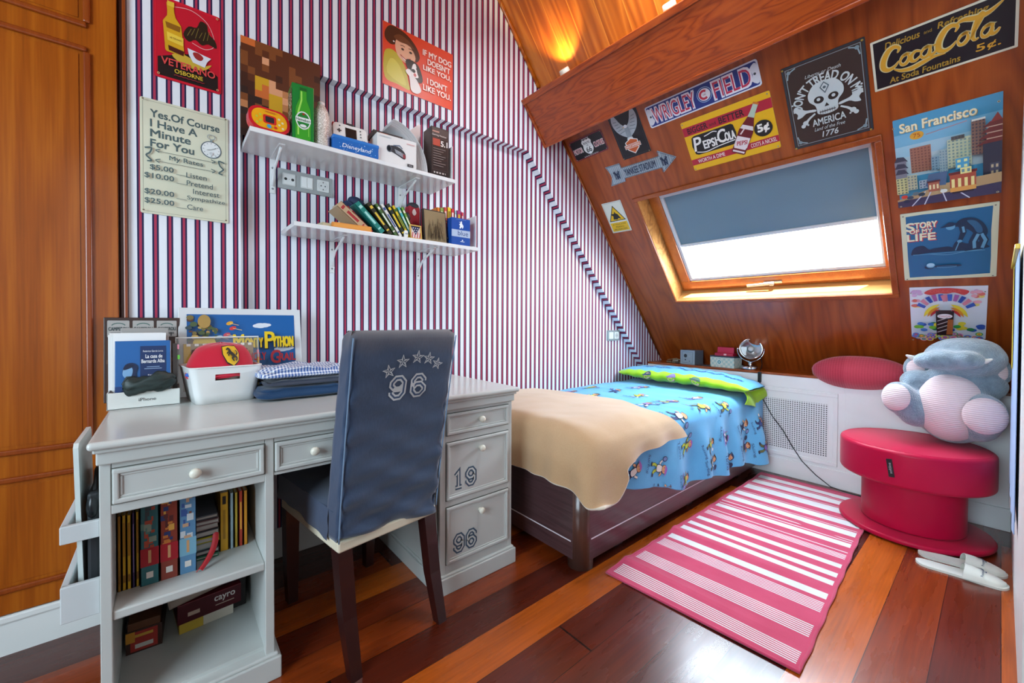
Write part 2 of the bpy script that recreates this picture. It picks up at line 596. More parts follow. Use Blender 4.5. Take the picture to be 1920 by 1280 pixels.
b = MB()
nz, dx0, dx1, dz1 = 2.165, 1.808, 3.25, 0.5915
def wall_poly(pts, y):
    b.add([(x, y, z) for x, z in pts], [tuple(range(len(pts)))], STRIPE)
wall_poly([(-0.107, 0), (0.23, 0), (0.23, TOPZ), (-0.107, TOPZ)], 2.0)
wall_poly([(0.23, nz), (dx0, nz), (xt, TOPZ), (0.23, TOPZ)], 2.0)
wall_poly([(dx0, nz), (dx1, dz1), (3.56, dz1), (3.54, 0.66), (xt + .02, TOPZ), (xt, TOPZ)], 2.0)
wall_poly([(0.2, 0), (3.26, 0), (3.26, 0.62), (dx0 + .03, nz + .03), (0.2, nz + .03)], 2.055)
b.add([(0.23, 2.0, 0), (0.23, 2.06, 0), (0.23, 2.06, nz), (0.23, 2.0, nz)], [(0, 1, 2, 3)], STRIPE)
b.add([(0.23, 2.0, nz), (dx0, 2.0, nz), (dx0, 2.06, nz), (0.23, 2.06, nz)], [(0, 1, 2, 3)], STRIPE)
b.add([(dx0, 2.0, nz), (dx1, 2.0, dz1), (dx1, 2.06, dz1), (dx0, 2.06, nz)], [(0, 1, 2, 3)], STRIPE)
b.bx(XL - .1, 3.62, 2.07, 2.14, 0, TOPZ, WHITE)
struct(b.build('wall_back', base=False))
b = MB()
b.bx(0.24, 0.78, 2.038, 2.054, 0, 0.13, WHITE, 0.004)
struct(b.build('baseboard_back', base=False))

b = MB()
b.bx(XL - .1, XL, YB, 2.1, 0, TOPZ, REARW)
struct(b.build('wall_left', base=False))
b = MB()
b.bx(XL - .1, 1.7, YB - .1, YB, 0, TOPZ, REARW)
struct(b.build('wall_rear', base=False))
b = MB()
b.bx(1.62, 3.62, -0.16, -0.045, 0, TOPZ, WHITE)
b.bx(1.62, 1.72, YB, -0.16, 0, TOPZ, REARW)
struct(b.build('wall_right', base=False))
b = MB()
b.bx(XL - .1, xt + 0.03, YB - .1, 2.14, TOPZ, TOPZ + .06, BOARDS)
struct(b.build('ceiling', base=False))

# sloping roof: plywood below the beam, boards above, the skylight opening cut out
OU0, OU1, OV0, OV1 = -1.63, -0.385, -1.005, -0.135
vb, vt, vm = -1.80, 1.62, 0.60
b = MB()
def sq(u0, u1, v0, v1, m):
    b.add([(u0, v0, 0), (u1, v0, 0), (u1, v1, 0), (u0, v1, 0)], [(0, 1, 2, 3)], m)
ua, ub = -2.1, 0.12
sq(ua, OU0, vb, vm, PLY)
sq(OU1, ub, vb, vm, PLY)
sq(OU0, OU1, vb, OV0, PLY)
sq(OU0, OU1, OV1, vm, PLY)
sq(ua, ub, vm, vt, BOARDS)
struct(b.build('ceiling_slope', matrix=MS))
# the part of the roof over the room to the right of the partition
b = MB()
b.add([(0.05, vm - .1, -.002), (2.2, vm - .1, -.002), (2.2, vt, -.002), (0.05, vt, -.002)], [(0, 1, 2, 3)], WHITE)
struct(b.build('ceiling_slope_rear', matrix=MS))

# boxed beam along the slope
b = MB()
b.M = MS
BV = 0.467
b.bx(-1.998, 0.04, BV, BV + 0.315, 0.0, 0.199, BEAMW, 0.003)
b.bx(-1.998, 0.04, BV + 0.29, BV + 0.325, 0.199, 0.212, BEAMW, 0.004)
b.bx(-1.998, 0.04, BV - 0.002, BV + 0.016, 0.199, 0.207, BEAMW, 0.004)
b.bx(-1.998, -1.98, BV, BV + 0.31, 0.199, 0.206, BEAMW, 0.003)
b.v = [MS.inverted() @ p for p in b.v]
struct(b.build('trim_1', matrix=MS))
b = MB()
b.M = MS
b.tube([(-1.992, -1.6, .006), (-1.992, 0.45, .006)], 0.008, PLYDARK, 6)
b.tube([(-1.992, 0.80, .006), (-1.992, 1.58, .006)], 0.012, BOARDS, 6)
struct(b.build('trim_2', base=False))

# ------------------------------------------------------------------ skylight
W = struct(thing('window_1', 'skylight', 'window', SP(-1.0, -0.57, 0)))
for k in ('label', 'category'):
    del W[k]
def wpart(name):
    b.v = [MS @ p for p in b.v]
    return b.build(name, W)
b = MB()
t = 0.028
for (u0, u1, v0, v1) in ((OU0 - t, OU1 + t, OV1, OV1 + t), (OU0 - t, OU1 + t, OV0 - t, OV0), (OU0 - t, OU0, OV0, OV1), (OU1, OU1 + t, OV0, OV1)):
    b.bx(u0, u1, v0, v1, 0, 0.012, PLYDARK, 0.004)
wpart('casing')
b = MB()
D = 0.155
def lin_q(a, c, m):
    b.add([(a[0], a[1], 0), (c[0], c[1], 0), (c[0], c[1], -D), (a[0], a[1], -D)], [(0, 1, 2, 3)], m)
lin_q((OU0, OV0), (OU1, OV0), PINE)
lin_q((OU1, OV0), (OU1, OV1), PINE)
lin_q((OU1, OV1), (OU0, OV1), PINE)
lin_q((OU0, OV1), (OU0, OV0), PINE)
wpart('lining')
def bars(u0, u1, v0, v1, tw, n0, n1, m, bev=0.004):
    b.bx(u0, u1, v0, v0 + tw, n0, n1, m, bev)
    b.bx(u0, u1, v1 - tw, v1, n0, n1, m, bev)
    b.bx(u0, u0 + tw, v0 + tw, v1 - tw, n0, n1, m, bev)
    b.bx(u1 - tw, u1, v0 + tw, v1 - tw, n0, n1, m, bev)
PINEF = grained('window_wood', '#944a14', '#a8591a', '#bc6c26', 0, (9, 1.5), 3, 0.3, 0.3, 0.75)
GREYRAIL = P('#c2cad2', 0.4)
b = MB()
bars(OU0 + .001, -0.345, OV0 + .001, -0.10, 0.026, -0.175, -0.128, PINEF)
wpart('window_frame')
b = MB()
bars(-1.607, -0.352, -0.975, -0.115, 0.066, -0.17, -0.112, PINEF)
wpart('sash')
b = MB()
bars(-1.541, -0.405, -0.909, -0.181, 0.024, -0.155, -0.121, GREYRAIL, 0.003)
wpart('blind_rail')
b = MB()
b.bx(-1.516, -0.430, -0.900, -0.20, -0.166, -0.162, GLASS)
wpart('pane')
b = MB()
b.bx(-1.519, -0.427, -0.592, -0.205, -0.140, -0.137, fabric('blind_cloth', '#667f90', '#70899a', 0.8, 80, 1.5, 0, 0.1))
wpart('blind')
b = MB()
b.bx(-1.519, -0.427, -0.613, -0.592, -0.146, -0.130, GREYRAIL, 0.003)
wpart('blind_bar')
b = MB()
b.bx(-1.04, -0.93, -0.967, -0.950, -0.112, -0.104, P('#b8bec2', .3, .8), 0.002)
b.box((-1.065, -0.958, -0.088), (0.15, 0.02, 0.012), P('#c8ced2', .25, .8), 0.004, (0, 0, math.radians(3)))
b.bx(-1.0, -0.975, -0.970, -0.948, -0.108, -0.082, P('#b8bec2', .3, .8), 0.003)
wpart('handle')

# ------------------------------------------------------------------ knee wall with wooden ledge and radiator grille
b = MB()
KX = 3.25
b.bx(KX, KX + .03, -0.045, 2.055, 0, 0.685, KNEEW)
b.bx(KX - .012, KX, -0.045, 2.055, 0, 0.115, KNEEW, 0.003)
b.bx(KX - .003, KX, -0.045, 0.62, 0.12, 0.675, KNEEW, 0.002)
b.bx(KX - .003, KX, 0.625, 2.05, 0.605, 0.675, KNEEW, 0.002)
b.bx(KX - .004, KX, 0.655, 1.14, 0.135, 0.60, KNEEW, 0.002)
for (y0, y1, z0, z1) in ((0.655, 1.14, 0.575, 0.60), (0.655, 1.14, 0.135, 0.16), (0.655, 0.68, 0.16, 0.575), (1.115, 1.14, 0.16, 0.575)):
    b.bx(KX - .010, KX, y0, y1, z0, z1, KNEEW, 0.003)
struct(b.build('wall_knee', base=False))
b = MB()
b.bx(KX - .008, KX - .003, 0.705, 1.095, 0.185, 0.525, m_grille())
g = b.build('radiator_grille', base=False)
struct(g)
b = MB()
b.bx(KX - .006, 3.54, -0.045, 2.0, 0.685, 0.703, PLYDARK, 0.005)
struct(b.build('trim_3', base=False))
b = MB()
b.bx(3.48, 3.62, -0.045, 2.1, 0.0, 0.685, WHITE)
struct(b.build('wall_knee_back', base=False))

# ------------------------------------------------------------------ built-in wardrobe on the left
WD = thing('wardrobe', 'built-in wardrobe with orange-brown veneered panelled doors beside the striped wall', 'wardrobe', (-1.0, 2.0, 0))
b = MB()
b.bx(XL, -0.13, 2.002, 2.068, 0.126, TOPZ, WARD)
b.build('carcass', WD)
b = MB()
b.bx(-0.128, -0.1055, 1.992, 2.068, 0.126, TOPZ, DARKWOOD, 0.003)
b.bx(-0.118, -0.108, 1.986, 1.994, 0.126, TOPZ, WARDTRIM, 0.003)
b.build('jamb', WD)
def ward_door(x0, x1):
    b = MB()
    y = 1.982
    b.bx(x0, x1, y, 2.001, 0.128, TOPZ - .01, WARD, 0.003)
    d = b.build('door', WD)
    xa, xb = x0 + 0.072, x1 - 0.072
    m = MB()
    for z0, z1 in ((0.206, 0.549), (0.635, 1.953), (2.033, 2.9)):
        for (a0, a1, c0, c1) in ((xa, xb, z0 - .009, z0 + .009), (xa, xb, z1 - .009, z1 + .009), (xa - .009, xa + .009, z0 + .009, z1 - .009), (xb - .009, xb + .009, z0 + .009, z1 - .009)):
            m.bx(a0, a1, y - .010, y + .001, c0, c1, WARDTRIM, 0.005, 3)
        m.bx(xa + .02, xb - .02, y - .002, y + .001, z0 + .02, z1 - .02, WARD)
    m.build('panel_moulding', d)
ward_door(-0.60, -0.131)
ward_door(-1.075, -0.605)
b = MB()
b.bx(XL, -0.107, 1.985, 2.06, 0, 0.105, WHITE)
b.bx(XL, -0.107, 1.979, 2.06, 0.100, 0.125, WHITE, 0.006)
struct(b.build('baseboard_left', base=False))
# ------------------------------------------------------------------ printed tin signs
def rr(w_, h_, r, n=5):
    pts = []
    for cx, cy, a in ((w_ / 2 - r, h_ / 2 - r, 0), (-w_ / 2 + r, h_ / 2 - r, 90), (-w_ / 2 + r, -h_ / 2 + r, 180), (w_ / 2 - r, -h_ / 2 + r, 270)):
        for i in range(n + 1):
            q = math.radians(a + 90 * i / n)
            pts.append((cx + r * math.cos(q), cy + r * math.sin(q)))
    return pts
def spl(pts, n=6, closed=True):
    """Catmull-Rom through pts"""
    out = []
    m = len(pts)
    for i in range(m if closed else m - 1):
        g = lambda k: Vector(pts[k % m]) if closed else Vector(pts[min(max(k, 0), m - 1)])
        p0, p1, p2, p3 = g(i - 1), g(i), g(i + 1), g(i + 2)
        for k in range(n):
            t = k / n
            out.append(tuple(0.5 * ((2 * p1) + (p2 - p0) * t + (2 * p0 - 5 * p1 + 4 * p2 - p3) * t * t + (3 * p1 - p0 - 3 * p2 + p3) * t ** 3)))
    if not closed:
        out.append(tuple(pts[-1]))
    return out
def MWALL(x, z, y=2.0, rot=0.0):
    return Matrix.Translation((x, y, z)) @ Matrix(((1, 0, 0, 0), (0, 0, -1, 0), (0, 1, 0, 0), (0, 0, 0, 1))) @ Matrix.Rotation(rot, 4, 'Z')
def MSLOPE(u, v, rot=0.0):
    return MS @ Matrix.Translation((u, v, 0)) @ Matrix.Rotation(rot, 4, 'Z')
def C(h, rough=0.35):
    return P('#' + h, rough, 0.0, 0.03)
def plate(d, w_, h_, m, r=0.008, th=0.0025, screws=True, edge=None):
    d.prism(rr(w_, h_, r), 0.0012, 0.0012 + th, m, edge or C('9a9a98'))
    d.z = 0.0012 + th
def screws(d, w_, h_, o=0.009, r=0.0035, m=None):
    z = d.z + 0.0004
    for sx in (-1, 1):
        for sy in (-1, 1):
            d.disc(sx * (w_ / 2 - o), sy * (h_ / 2 - o), r, m or C('b0a890'), z=z, n=10)
            d.disc(sx * (w_ / 2 - o), sy * (h_ / 2 - o), r * .5, C('3a3630'), z=z + .0002, n=8)
SIGNS = 'tin signs pinned to the walls'
def hang(d, name, label, matrix, cat='sign'):
    o = d.build(name, matrix=matrix)
    return tag(o, label, cat, SIGNS)
def fit(d, x0, y0, w_, h_):
    """draw in a 0..1 box"""
    d.warp = lambda p: Vector((x0 + p.x * w_, y0 + p.y * h_, p.z))

# motor route plate
d = MB(); w_, h_ = .28, .14
plate(d, w_, h_, C('16151a'), .012)
d.frame(-.137, .137, -.067, .067, .003, C('b03040'))
d.text('MOTOR', -.088, -.006, .075, .036, C('e9e4e4'), .04); d.text('MOTOR', -.088, -.006, .071, .032, C('c23246'))
d.text('CLOTHES', .088, -.006, .078, .036, C('e9e4e4'), .04); d.text('CLOTHES', .088, -.006, .074, .032, C('c23246'))
sh = [(0, .05), (.012, .045), (.026, .05), (.04, .034), (.034, .018), (.038, 0), (.038, -.018), (.026, -.038), (0, -.052)]
sh = sh + [(-x, y) for x, y in sh[::-1][1:-1]]
d.poly(spl(sh, 3), C('e8ecea')); d.text('ROUTE', 0, .026, .05, .014, C('22242a'), .02); d.text('US', 0, .009, .016, .011, C('22242a')); d.text('66', 0, -.02, .042, .034, C('22242a'), .02)
for y, hw in ((.056, .03), (-.058, .06)):
    d.stroke([(-hw + i * hw / 7, y + .003 * (-1) ** i) for i in range(15)], .002, C('d8d8d8'))
screws(d, w_, h_, .012, .003)
hang(d, 'tin_sign', 'small black tin plate with a white highway shield reading 66, under the beam', MSLOPE(-1.82, .331, math.radians(1)))

# eagle sign
d = MB(); w_, h_ = .20, .30
plate(d, w_, h_, C('141319'), .004)
d.frame(-.092, .092, -.142, .142, .003, C('2e2c34'))
wing = [(.004, .04), (.02, .056), (.036, .08), (.048, .108), (.066, .138), (.082, .112), (.086, .08), (.08, .05), (.066, .022), (.046, 0), (.024, -.016), (.008, -.02)]
for sx in (1, -1):
    d.poly(spl([(sx * x, y) for x, y in wing], 3), C('aab4ba'))
    for i in range(5):
        d.stroke([(sx * (.016 + i * .009), .02 + i * .017), (sx * (.056 + i * .005), .012 + i * .02)], .003, C('59656d'))
d.poly(spl([(-.014, .03), (0, .045), (.014, .03), (.016, -.03), (0, -.05), (-.016, -.03)], 4), C('8b979e'))
d.disc(-.004, .045, .012, C('dfe5e8'), .01); d.poly([(-.016, .046), (-.026, .04), (-.014, .04)], C('d8a23a'))
d.poly(spl([(-.02, -.03), (0, -.075), (.02, -.03)], 4), C('c9d0d4'))
d.poly([(-.045, -.05), (0, -.03), (.045, -.05), (.04, -.1), (0, -.132), (-.04, -.1)], C('e6e0da'))
d.poly([(-.039, -.052), (0, -.036), (.039, -.052), (.035, -.097), (0, -.125), (-.035, -.097)], C('c65a26'))
d.rect(-.056, .056, -.092, -.066, C('e6e0da')); d.rect(-.053, .053, -.089, -.069, C('c65a26')); d.text('HARLEY-DAVIDSON', 0, -.079, .098, .012, C('f0ece6'), .02)
screws(d, w_, h_, .008, .003, C('c9b27a'))
hang(d, 'tin_sign', 'black tin sign with a silver eagle above an orange shield, under the beam', MSLOPE(-1.508, .312))

# arrow sign
d = MB()
ap = [(-.19, .073), (-.078, .07), (-.076, .055), (.195 - .0, .036), (.197, .07), (.299, 0), (.195, -.072), (.197, -.041), (-.085, -.06), (-.088, -.062), (-.205, -.067), (-.165, 0)]
ap = [(-.19, .072), (-.08, .069), (-.078, .036), (.196, .036), (.197, .07), (.299, .0), (.195, -.072), (.196, -.04), (-.08, -.04), (-.082, -.06), (-.2, -.067), (-.165, .0)]
d.prism(ap, .0012, .0038, C('8d9aa4'), C('8a8f94')); d.z = .0038
d.stroke([(x * .97 + .001, y * .93) for x, y in ap], .003, C('46525e'), closed=True)
for i in range(33):
    x = -.17 + i * .0135
    hh = .058 if (x < -.085 or .2 < x < .22) else .033
    hh = min(hh, max(.004, (.296 - x) * .66))
    d.rect(x, x + .004, -hh, hh, C('b4c0c8'))
d.text('YANKEE STADIUM', .052, 0, .225, .046, C('1e2f4c'), .012)
for cx in (-.12, .225):
    d.text('N', cx, 0, .034, .056, C('1e2f4c'), .02); d.text('Y', cx, -.004, .05, .05, C('1e2f4c'), .02)
hang(d, 'arrow_sign', 'silver arrow-shaped tin sign with navy lettering pointing right above the skylight corner', MSLOPE(-1.571, .083, math.radians(-.8)))

# guard dog warning
d = MB(); w_, h_ = .163, .247
plate(d, w_, h_, C('dcded2'), .003)
d.poly([(-.07, -.03), (.07, -.03), (0, .095)], C('1c1c18')); d.poly([(-.06, -.024), (.06, -.024), (0, .083)], C('e2b81c'))
d.poly([(-.03, -.015), (-.022, .012), (-.034, .02), (-.03, .03), (-.008, .03), (-.004, .048), (.006, .03), (.018, .022), (.03, -.006), (.036, -.018), (.012, -.01), (.004, -.02)], C('1c1c18'))
d.rect(-.071, .071, -.113, -.042, C('e0b41e'))
for s_, y in (('ATENCION', -.057), ('PERRO', -.078), ('PELIGROSO', -.099)):
    d.text(s_, 0, y, .11 if s_ != 'PERRO' else .07, .013, C('6a5a18'), .01)
d.frame(-.0755, .0755, -.118, .118, .0015, C('8a8a80'))
hang(d, 'warning_sign', 'white and yellow dog warning sign with a black triangle left of the skylight', MSLOPE(-1.834, -.213, math.radians(-1.4)))

# ball park street sign
d = MB(); w_, h_ = .60, .124
plate(d, w_, h_, C('d9dde6'), .012)
d.prism(rr(w_ - .014, h_ - .014, .01), d.z, d.z + .0003, C('20347f')); d.z += .0005
for sx in (-1, 1):
    d.poly(spl([(sx * .292, .045), (sx * .262, .03), (sx * .27, 0), (sx * .262, -.03), (sx * .292, -.045)], 3), C('d9dde6'))
    d.disc(sx * .279, 0, .006, C('40424a'))
for t_, cx, tw in (('WRIGLEY', -.140, .245), ('FIELD', .172, .175)):
    d.text(t_, cx, 0, tw + .008, .09, C('e6e2ea'), .05); d.text(t_, cx, 0, tw, .08, C('c22e52'), -.004)
d.disc(.036, .002, .039, C('9fc2e4')); d.disc(.036, .002, .036, C('20347f')); d.disc(.036, .002, .031, C('e6e6ea'))
d.stroke([(.034 + .02 * math.cos(a), .002 + .02 * math.sin(a)) for a in [math.radians(50 + 26 * i) for i in range(11)]], .011, C('c22e46'))
d.text('UBS', .037, .002, .016, .008, C('8a3a4a'))
hang(d, 'street_sign', 'long blue street sign with red white-edged letters and a round emblem below the beam', MSLOPE(-1.061, .347))

# yellow soda sign
d = MB(); w_, h_ = .453, .29
Y_, R_, K_ = C('e8b418'), C('b31f38'), C('181820')
plate(d, w_, h_, Y_, .008)
d.rect(-.226, .226, .062, .112, R_); d.rect(-.226, .226, -.112, -.078, R_)
d.text('BIGGER', -.145, .087, .11, .032, K_, .02); d.text('and', -.062, .085, .035, .018, K_); d.text('BETTER', .035, .087, .125, .032, K_, .02)
d.text('WORTH A DIME', -.115, -.095, .15, .021, C('ecdcd8'), .015); d.text('COSTS A NICKEL', .155, -.095, .122, .021, C('ecdcd8'), .01)
lab = [(-.19, .045), (-.175, .053), (.025, .053), (.035, .045), (.042, -.0), (.035, -.05), (.025, -.058), (-.175, -.058), (-.19, -.05), (-.198, -.002)]
d.poly(lab, K_)
d.text('P', -.165, .004, .04, .075, C('ece8e4'), .04, .15); d.text('EPSI', -.1, -.012, .07, .045, C('ece8e4'), .04); d.text('-', -.058, -.008, .014, .008, C('ece8e4'), .03)
d.text('C', -.033, .006, .042, .07, C('ece8e4'), .04, .1); d.text('OLA', .009, -.006, .05, .045, C('ece8e4'), .04)
d.stroke(spl([(-.18, -.04), (-.13, -.052), (-.06, -.042), (.03, -.035)], 5, False), [.005] * 16, C('ece8e4'))
d.stroke(spl([(-.05, .038), (-.07, .045), (-.1, .038), (-.12, .034)], 5, False), .005, C('ece8e4'))
d.disc(.168, -.022, .042, K_); d.text('5¢', .168, -.022, .052, .046, C('f0ece6'), .05)
def on_axis(pts):          # tilted bottle
    a = math.radians(-31)
    return [(.088 + x * math.cos(a) - y * math.sin(a), -.01 + x * math.sin(a) + y * math.cos(a)) for x, y in pts]
bot = [(.012, .135), (.0125, .105), (.016, .07), (.03, .025), (.036, 0), (.035, -.06), (.03, -.072), (.035, -.082), (.036, -.115), (.03, -.122)]
d.poly(on_axis(bot + [(-x, y) for x, y in bot[::-1]]), C('6d1524'))
d.poly(on_axis([(.012, .135), (.013, .1), (.016, .072), (-.016, .072), (-.013, .1), (-.012, .135)]), C('b8c8b4'))
d.poly(on_axis([(.014, .135), (.014, .145), (-.014, .145), (-.014, .135)]), C('c8702a'))
d.poly(on_axis([(.026, .03), (.033, .01), (-.033, .01), (-.026, .03)]), C('e4d8d8'))
d.poly(on_axis([(.033, -.03), (.034, -.08), (.028, -.095), (-.028, -.095), (-.034, -.08), (-.033, -.03)]), C('e8dcdc'))
d.text('PEPSI', .058, -.063, .05, .022, C('b31f38'), .03, .1, math.radians(-8))
d.poly(on_axis([(.03, -.105), (.03, -.114), (-.03, -.114), (-.03, -.105)]), C('e4d8d8'))
d.poly(on_axis([(-.012, .02), (-.006, .02), (-.016, -.02), (-.024, -.02)]), C('e8d0d4'))
screws(d, w_, h_, .011, .004)
hang(d, 'tin_sign', 'yellow and red tin soda sign with a bottle and a five cent price', MSLOPE(-.966, .106, math.radians(-.4)))

# skull sign
d = MB(); w_, h_ = .303, .394
plate(d, w_, h_, C('3a2c28'), .004, edge=C('2a3038'))
S_ = C('c4cccc'); S2 = C('56646c')
d.frame(-.149, .149, -.195, .195, .006, C('2c3640')); d.frame(-.137, .137, -.183, .183, .0025, C('8a979c'))
for sx in (-1, 1):
    for sy in (-1, 1):
        d.stroke([(sx * .132, sy * (.178 - .04)), (sx * .126, sy * .165), (sx * .112, sy * .172), (sx * .096, sy * .178)], .005, C('8fa4ac'))
        d.disc(sx * .124, sy * .168, .008, C('7d929a'))
d.text('Liberty or Death', .0, .122, .13, .018, S_, 0, .3)
d.text("DON'T TREAD ON ME", 0, .101, .365, .038, S_, .03, 0, 0, .112)
d.poly(spl([(-.0, .086), (.04, .078), (.064, .045), (.064, .012), (.045, -.012), (.04, -.03), (.036, -.055), (0, -.064), (-.036, -.055), (-.04, -.03), (-.045, -.012), (-.064, .012), (-.064, .045), (-.04, .078)], 4), S_)
for sx in (-1, 1):
    d.disc(sx * .027, .008, .019, C('2e2724'), .016, sx * .2); d.disc(sx * .028, .01, .007, S_)
    d.poly(spl([(sx * .045, -.03), (sx * .08, -.022), (sx * .095, -.012), (sx * .12, .004), (sx * .13, -.01), (sx * .115, -.03), (sx * .12, -.05), (sx * .1, -.048), (sx * .08, -.036), (sx * .046, -.04)], 3), S_)
    d.stroke([(sx * .048, -.048), (sx * .07, -.062), (sx * .095, -.085)], [.007, .009, .013], S_); d.disc(sx * .09, -.08, .011, S_); d.disc(sx * .1, -.092, .009, S_)
d.poly([(0, -.012), (.009, -.028), (-.009, -.028)], C('2e2724'))
d.poly([(-.018, .06), (0, .082), (.018, .06), (0, .03)], S2); d.poly([(-.013, .06), (0, .076), (.013, .06), (0, .037)], S_); d.disc(0, .057, .006, S2)
d.rect(-.03, .03, -.05, -.046, C('4a4240'))
for i in range(7):
    d.rect(-.028 + i * .009, -.0265 + i * .009, -.058, -.04, C('4a4240'))
d.text('AMERICA', 0, -.09, .125, .032, S_, .02); d.text('Land of the Free', 0, -.122, .115, .016, S_, 0, .25); d.text('1776', 0, -.152, .06, .026, S_, .02, .2)
for sx in (-1, 1):
    d.disc(sx * .08, -.09, .004, S_); d.disc(sx * .128, .02, .004, S_)
screws(d, w_, h_, .008, .004, C('c9a83a'))
hang(d, 'tin_sign', 'dark brown tin sign with a white skull and crossed bones above the skylight', MSLOPE(-.53, .12, math.radians(-.8)))

# black and gold soda sign
d = MB(); w_, h_ = .39, .20
G_ = C('d29a2e'); G2 = C('a8842c')
plate(d, w_, h_, C('d8d2bc'), .003)
d.rect(-.187, .187, -.092, .092, C('15131c'))
d.text('Delicious', -.1, .066, .1, .024, G2, .02, .15); d.text('and', -.028, .064, .022, .012, G2); d.text('Refreshing', .062, .066, .125, .028, G2, .02, .15)
d.text('At Soda Fountains', -.045, -.072, .2, .023, G2, .02, .1); d.text('5¢.', .125, -.062, .06, .03, G_, .02)
def script(cx, cy, kk, m, wk):
    c_ = lambda x0, sc: [(cx + (x0 + sc * x) * kk, cy + y * sc * kk) for x, y in ((.62, .66), (.7, .86), (.52, 1.0), (.28, .88), (.08, .5), (.06, .14), (.24, -.02), (.48, .06), (.66, .26))]
    wv = lambda n, a, b_: [(a + (b_ - a) * math.sin(PI * i / (n - 1))) * wk for i in range(n)]
    for x0 in (0.0, 2.02):
        q = spl(c_(x0, 1.0), 5, False); d.stroke(q, wv(len(q), .005, .026), m)
    lo = lambda x0: [(cx + (x0 + x) * kk, cy + y * kk) for x, y in ((.3, .46), (.14, .4), (.04, .2), (.1, .02), (.24, .02), (.36, .2), (.34, .4), (.24, .44))]
    for x0 in (.66, 1.42, 2.68, 3.42):
        q = spl(lo(x0), 4); d.stroke(q, [(.007 + .009 * abs(math.cos(2 * PI * i / len(q)))) * wk for i in range(len(q))], m, closed=True)
    q = spl([(cx + x * kk, cy + y * kk) for x, y in ((1.46, .36), (1.28, .44), (1.12, .3), (1.12, .06), (1.26, .0), (1.44, .14))], 4, False); d.stroke(q, wv(len(q), .008, .016), m)
    for x0 in (1.76, 3.76):
        q = spl([(cx + (x0 + x) * kk, cy + y * kk) for x, y in ((.08, .46), (.0, .2), (.04, .02), (.16, .06), (.26, .2))], 4, False); d.stroke(q, wv(len(q), .006, .016), m)
    q = spl([(cx + x * kk, cy + y * kk) for x, y in ((3.1, .1), (3.3, .5), (3.5, .95), (3.46, 1.05), (3.32, .8), (3.2, .3), (3.24, .02), (3.38, .06))], 4, False); d.stroke(q, wv(len(q), .006, .018), m)
    d.stroke([(cx + 1.9 * kk, cy + .42 * kk), (cx + 2.14 * kk, cy + .44 * kk)], .009 * wk, m)
    q = spl([(cx + x * kk, cy + y * kk) for x, y in ((.4, -.02), (.7, -.24), (1.1, -.3), (1.5, -.2), (1.9, -.1), (2.3, -.14))], 5, False); d.stroke(q, wv(len(q), .003, .022), m)
    q = spl([(cx + x * kk, cy + y * kk) for x, y in ((2.6, .94), (2.9, 1.06), (3.3, .96), (3.7, 1.0), (4.15, 1.3))], 5, False); d.stroke(q, wv(len(q), .004, .024), m)
script(-.165, -.026, .079, C('d8cc9c'), .95)
script(-.165, -.026, .079, G_, .62)
hang(d, 'tin_sign', 'black tin soda sign with gold script lettering, highest on the wooden slope', MSLOPE(-.168, .18, math.radians(-.2)))

# city sign
d = MB(); w_, h_ = .313, .396
plate(d, w_, h_, C('4f9ac0'), .003); z0 = d.z
fit(d, -w_ / 2, -h_ / 2, w_, h_)
d.rect(0, 1, .55, .82, C('7ab4d2')); d.rect(0, 1, .3, .68, C('a4c8da')); d.rect(0, 1, .3, .55, C('b8ccd4'))
d.text('San Francisco', .43, .885, .72, .10, C('b98a3a'), .04); d.text('San Francisco', .425, .89, .72, .10, C('f0e6c0'), .03)
d.disc(.23, .775, .07, C('e0a43a'), .045); d.text('75', .23, .775, .07, .045, C('b0402a'))
d.stroke([(.32, .76), (.7, .8)], .008, C('c08a90'))
def block(x0, x1, y0, y1, wall, win, nx, ny):
    d.rect(x0, x1, y0, y1, C(wall))
    for i in range(nx):
        for j in range(ny):
            ax, ay = x0 + (x1 - x0) * (i + .25) / nx, y0 + (y1 - y0) * (j + .25) / ny
            d.rect(ax, ax + (x1 - x0) * .5 / nx, ay, ay + (y1 - y0) * .5 / ny, C(win))
block(.15, .36, .34, .64, 'b07a66', '8a5a54', 6, 9); block(.36, .46, .34, .5, '8aa8b8', '5a7a90', 3, 5); block(.44, .52, .3, .56, 'a8bcc0', '7a98a8', 3, 8)
block(.52, .74, .34, .66, 'c8cfae', '7f9a98', 6, 9); block(.56, .68, .66, .7, '5a5a58', '4a4a4c', 4, 1); block(.74, .86, .45, .83, '8a6a5c', '4a4450', 4, 11); block(.745, .86, .82, .84, 'd8d8cc', 'd8d8cc', 1, 1)
for i, yy in enumerate((.78, .72, .66, .6)):
    d.poly([(.84 - .02 * i, yy - .05), (1.0, yy - .05), (1.0, yy), (.9 - .01 * i, yy)], C('6e3434')); d.rect(.87, 1, yy - .06, yy - .05, C('c8a890'))
d.poly([(.9, .77), (.96, .86), (1.0, .78)], C('8a3c38')); d.rect(.84, 1, .2, .56, C('343848')); block(.9, .98, .2, .34, '4a4e60', 'c0b090', 2, 2)
for i, yy in enumerate((.56, .48, .41)):
    d.poly([(0, yy), (.14, yy - .01), (.1, yy + .05), (.03, yy + .06)], C('3c4050')); d.rect(0, .12, yy - .06, yy, C('7a7c88'))
block(0, .12, .16, .36, 'c9c48c', '6a7060', 3, 6); block(.12, .22, .2, .38, 'b8b494', '6a7a80', 3, 5); block(.24, .34, .2, .3, '9aa8b0', '4c6478', 3, 3)
d.poly([(0, .0), (1, .0), (1, .24), (.5, .22), (0, .1)], C('b0946c')); d.poly([(0, 0), (1, 0), (1, .13), (0, .08)], C('3a3854'))
d.poly([(.3, .22), (.5, .2), (.52, .36), (.34, .36)], C('4a6484'))
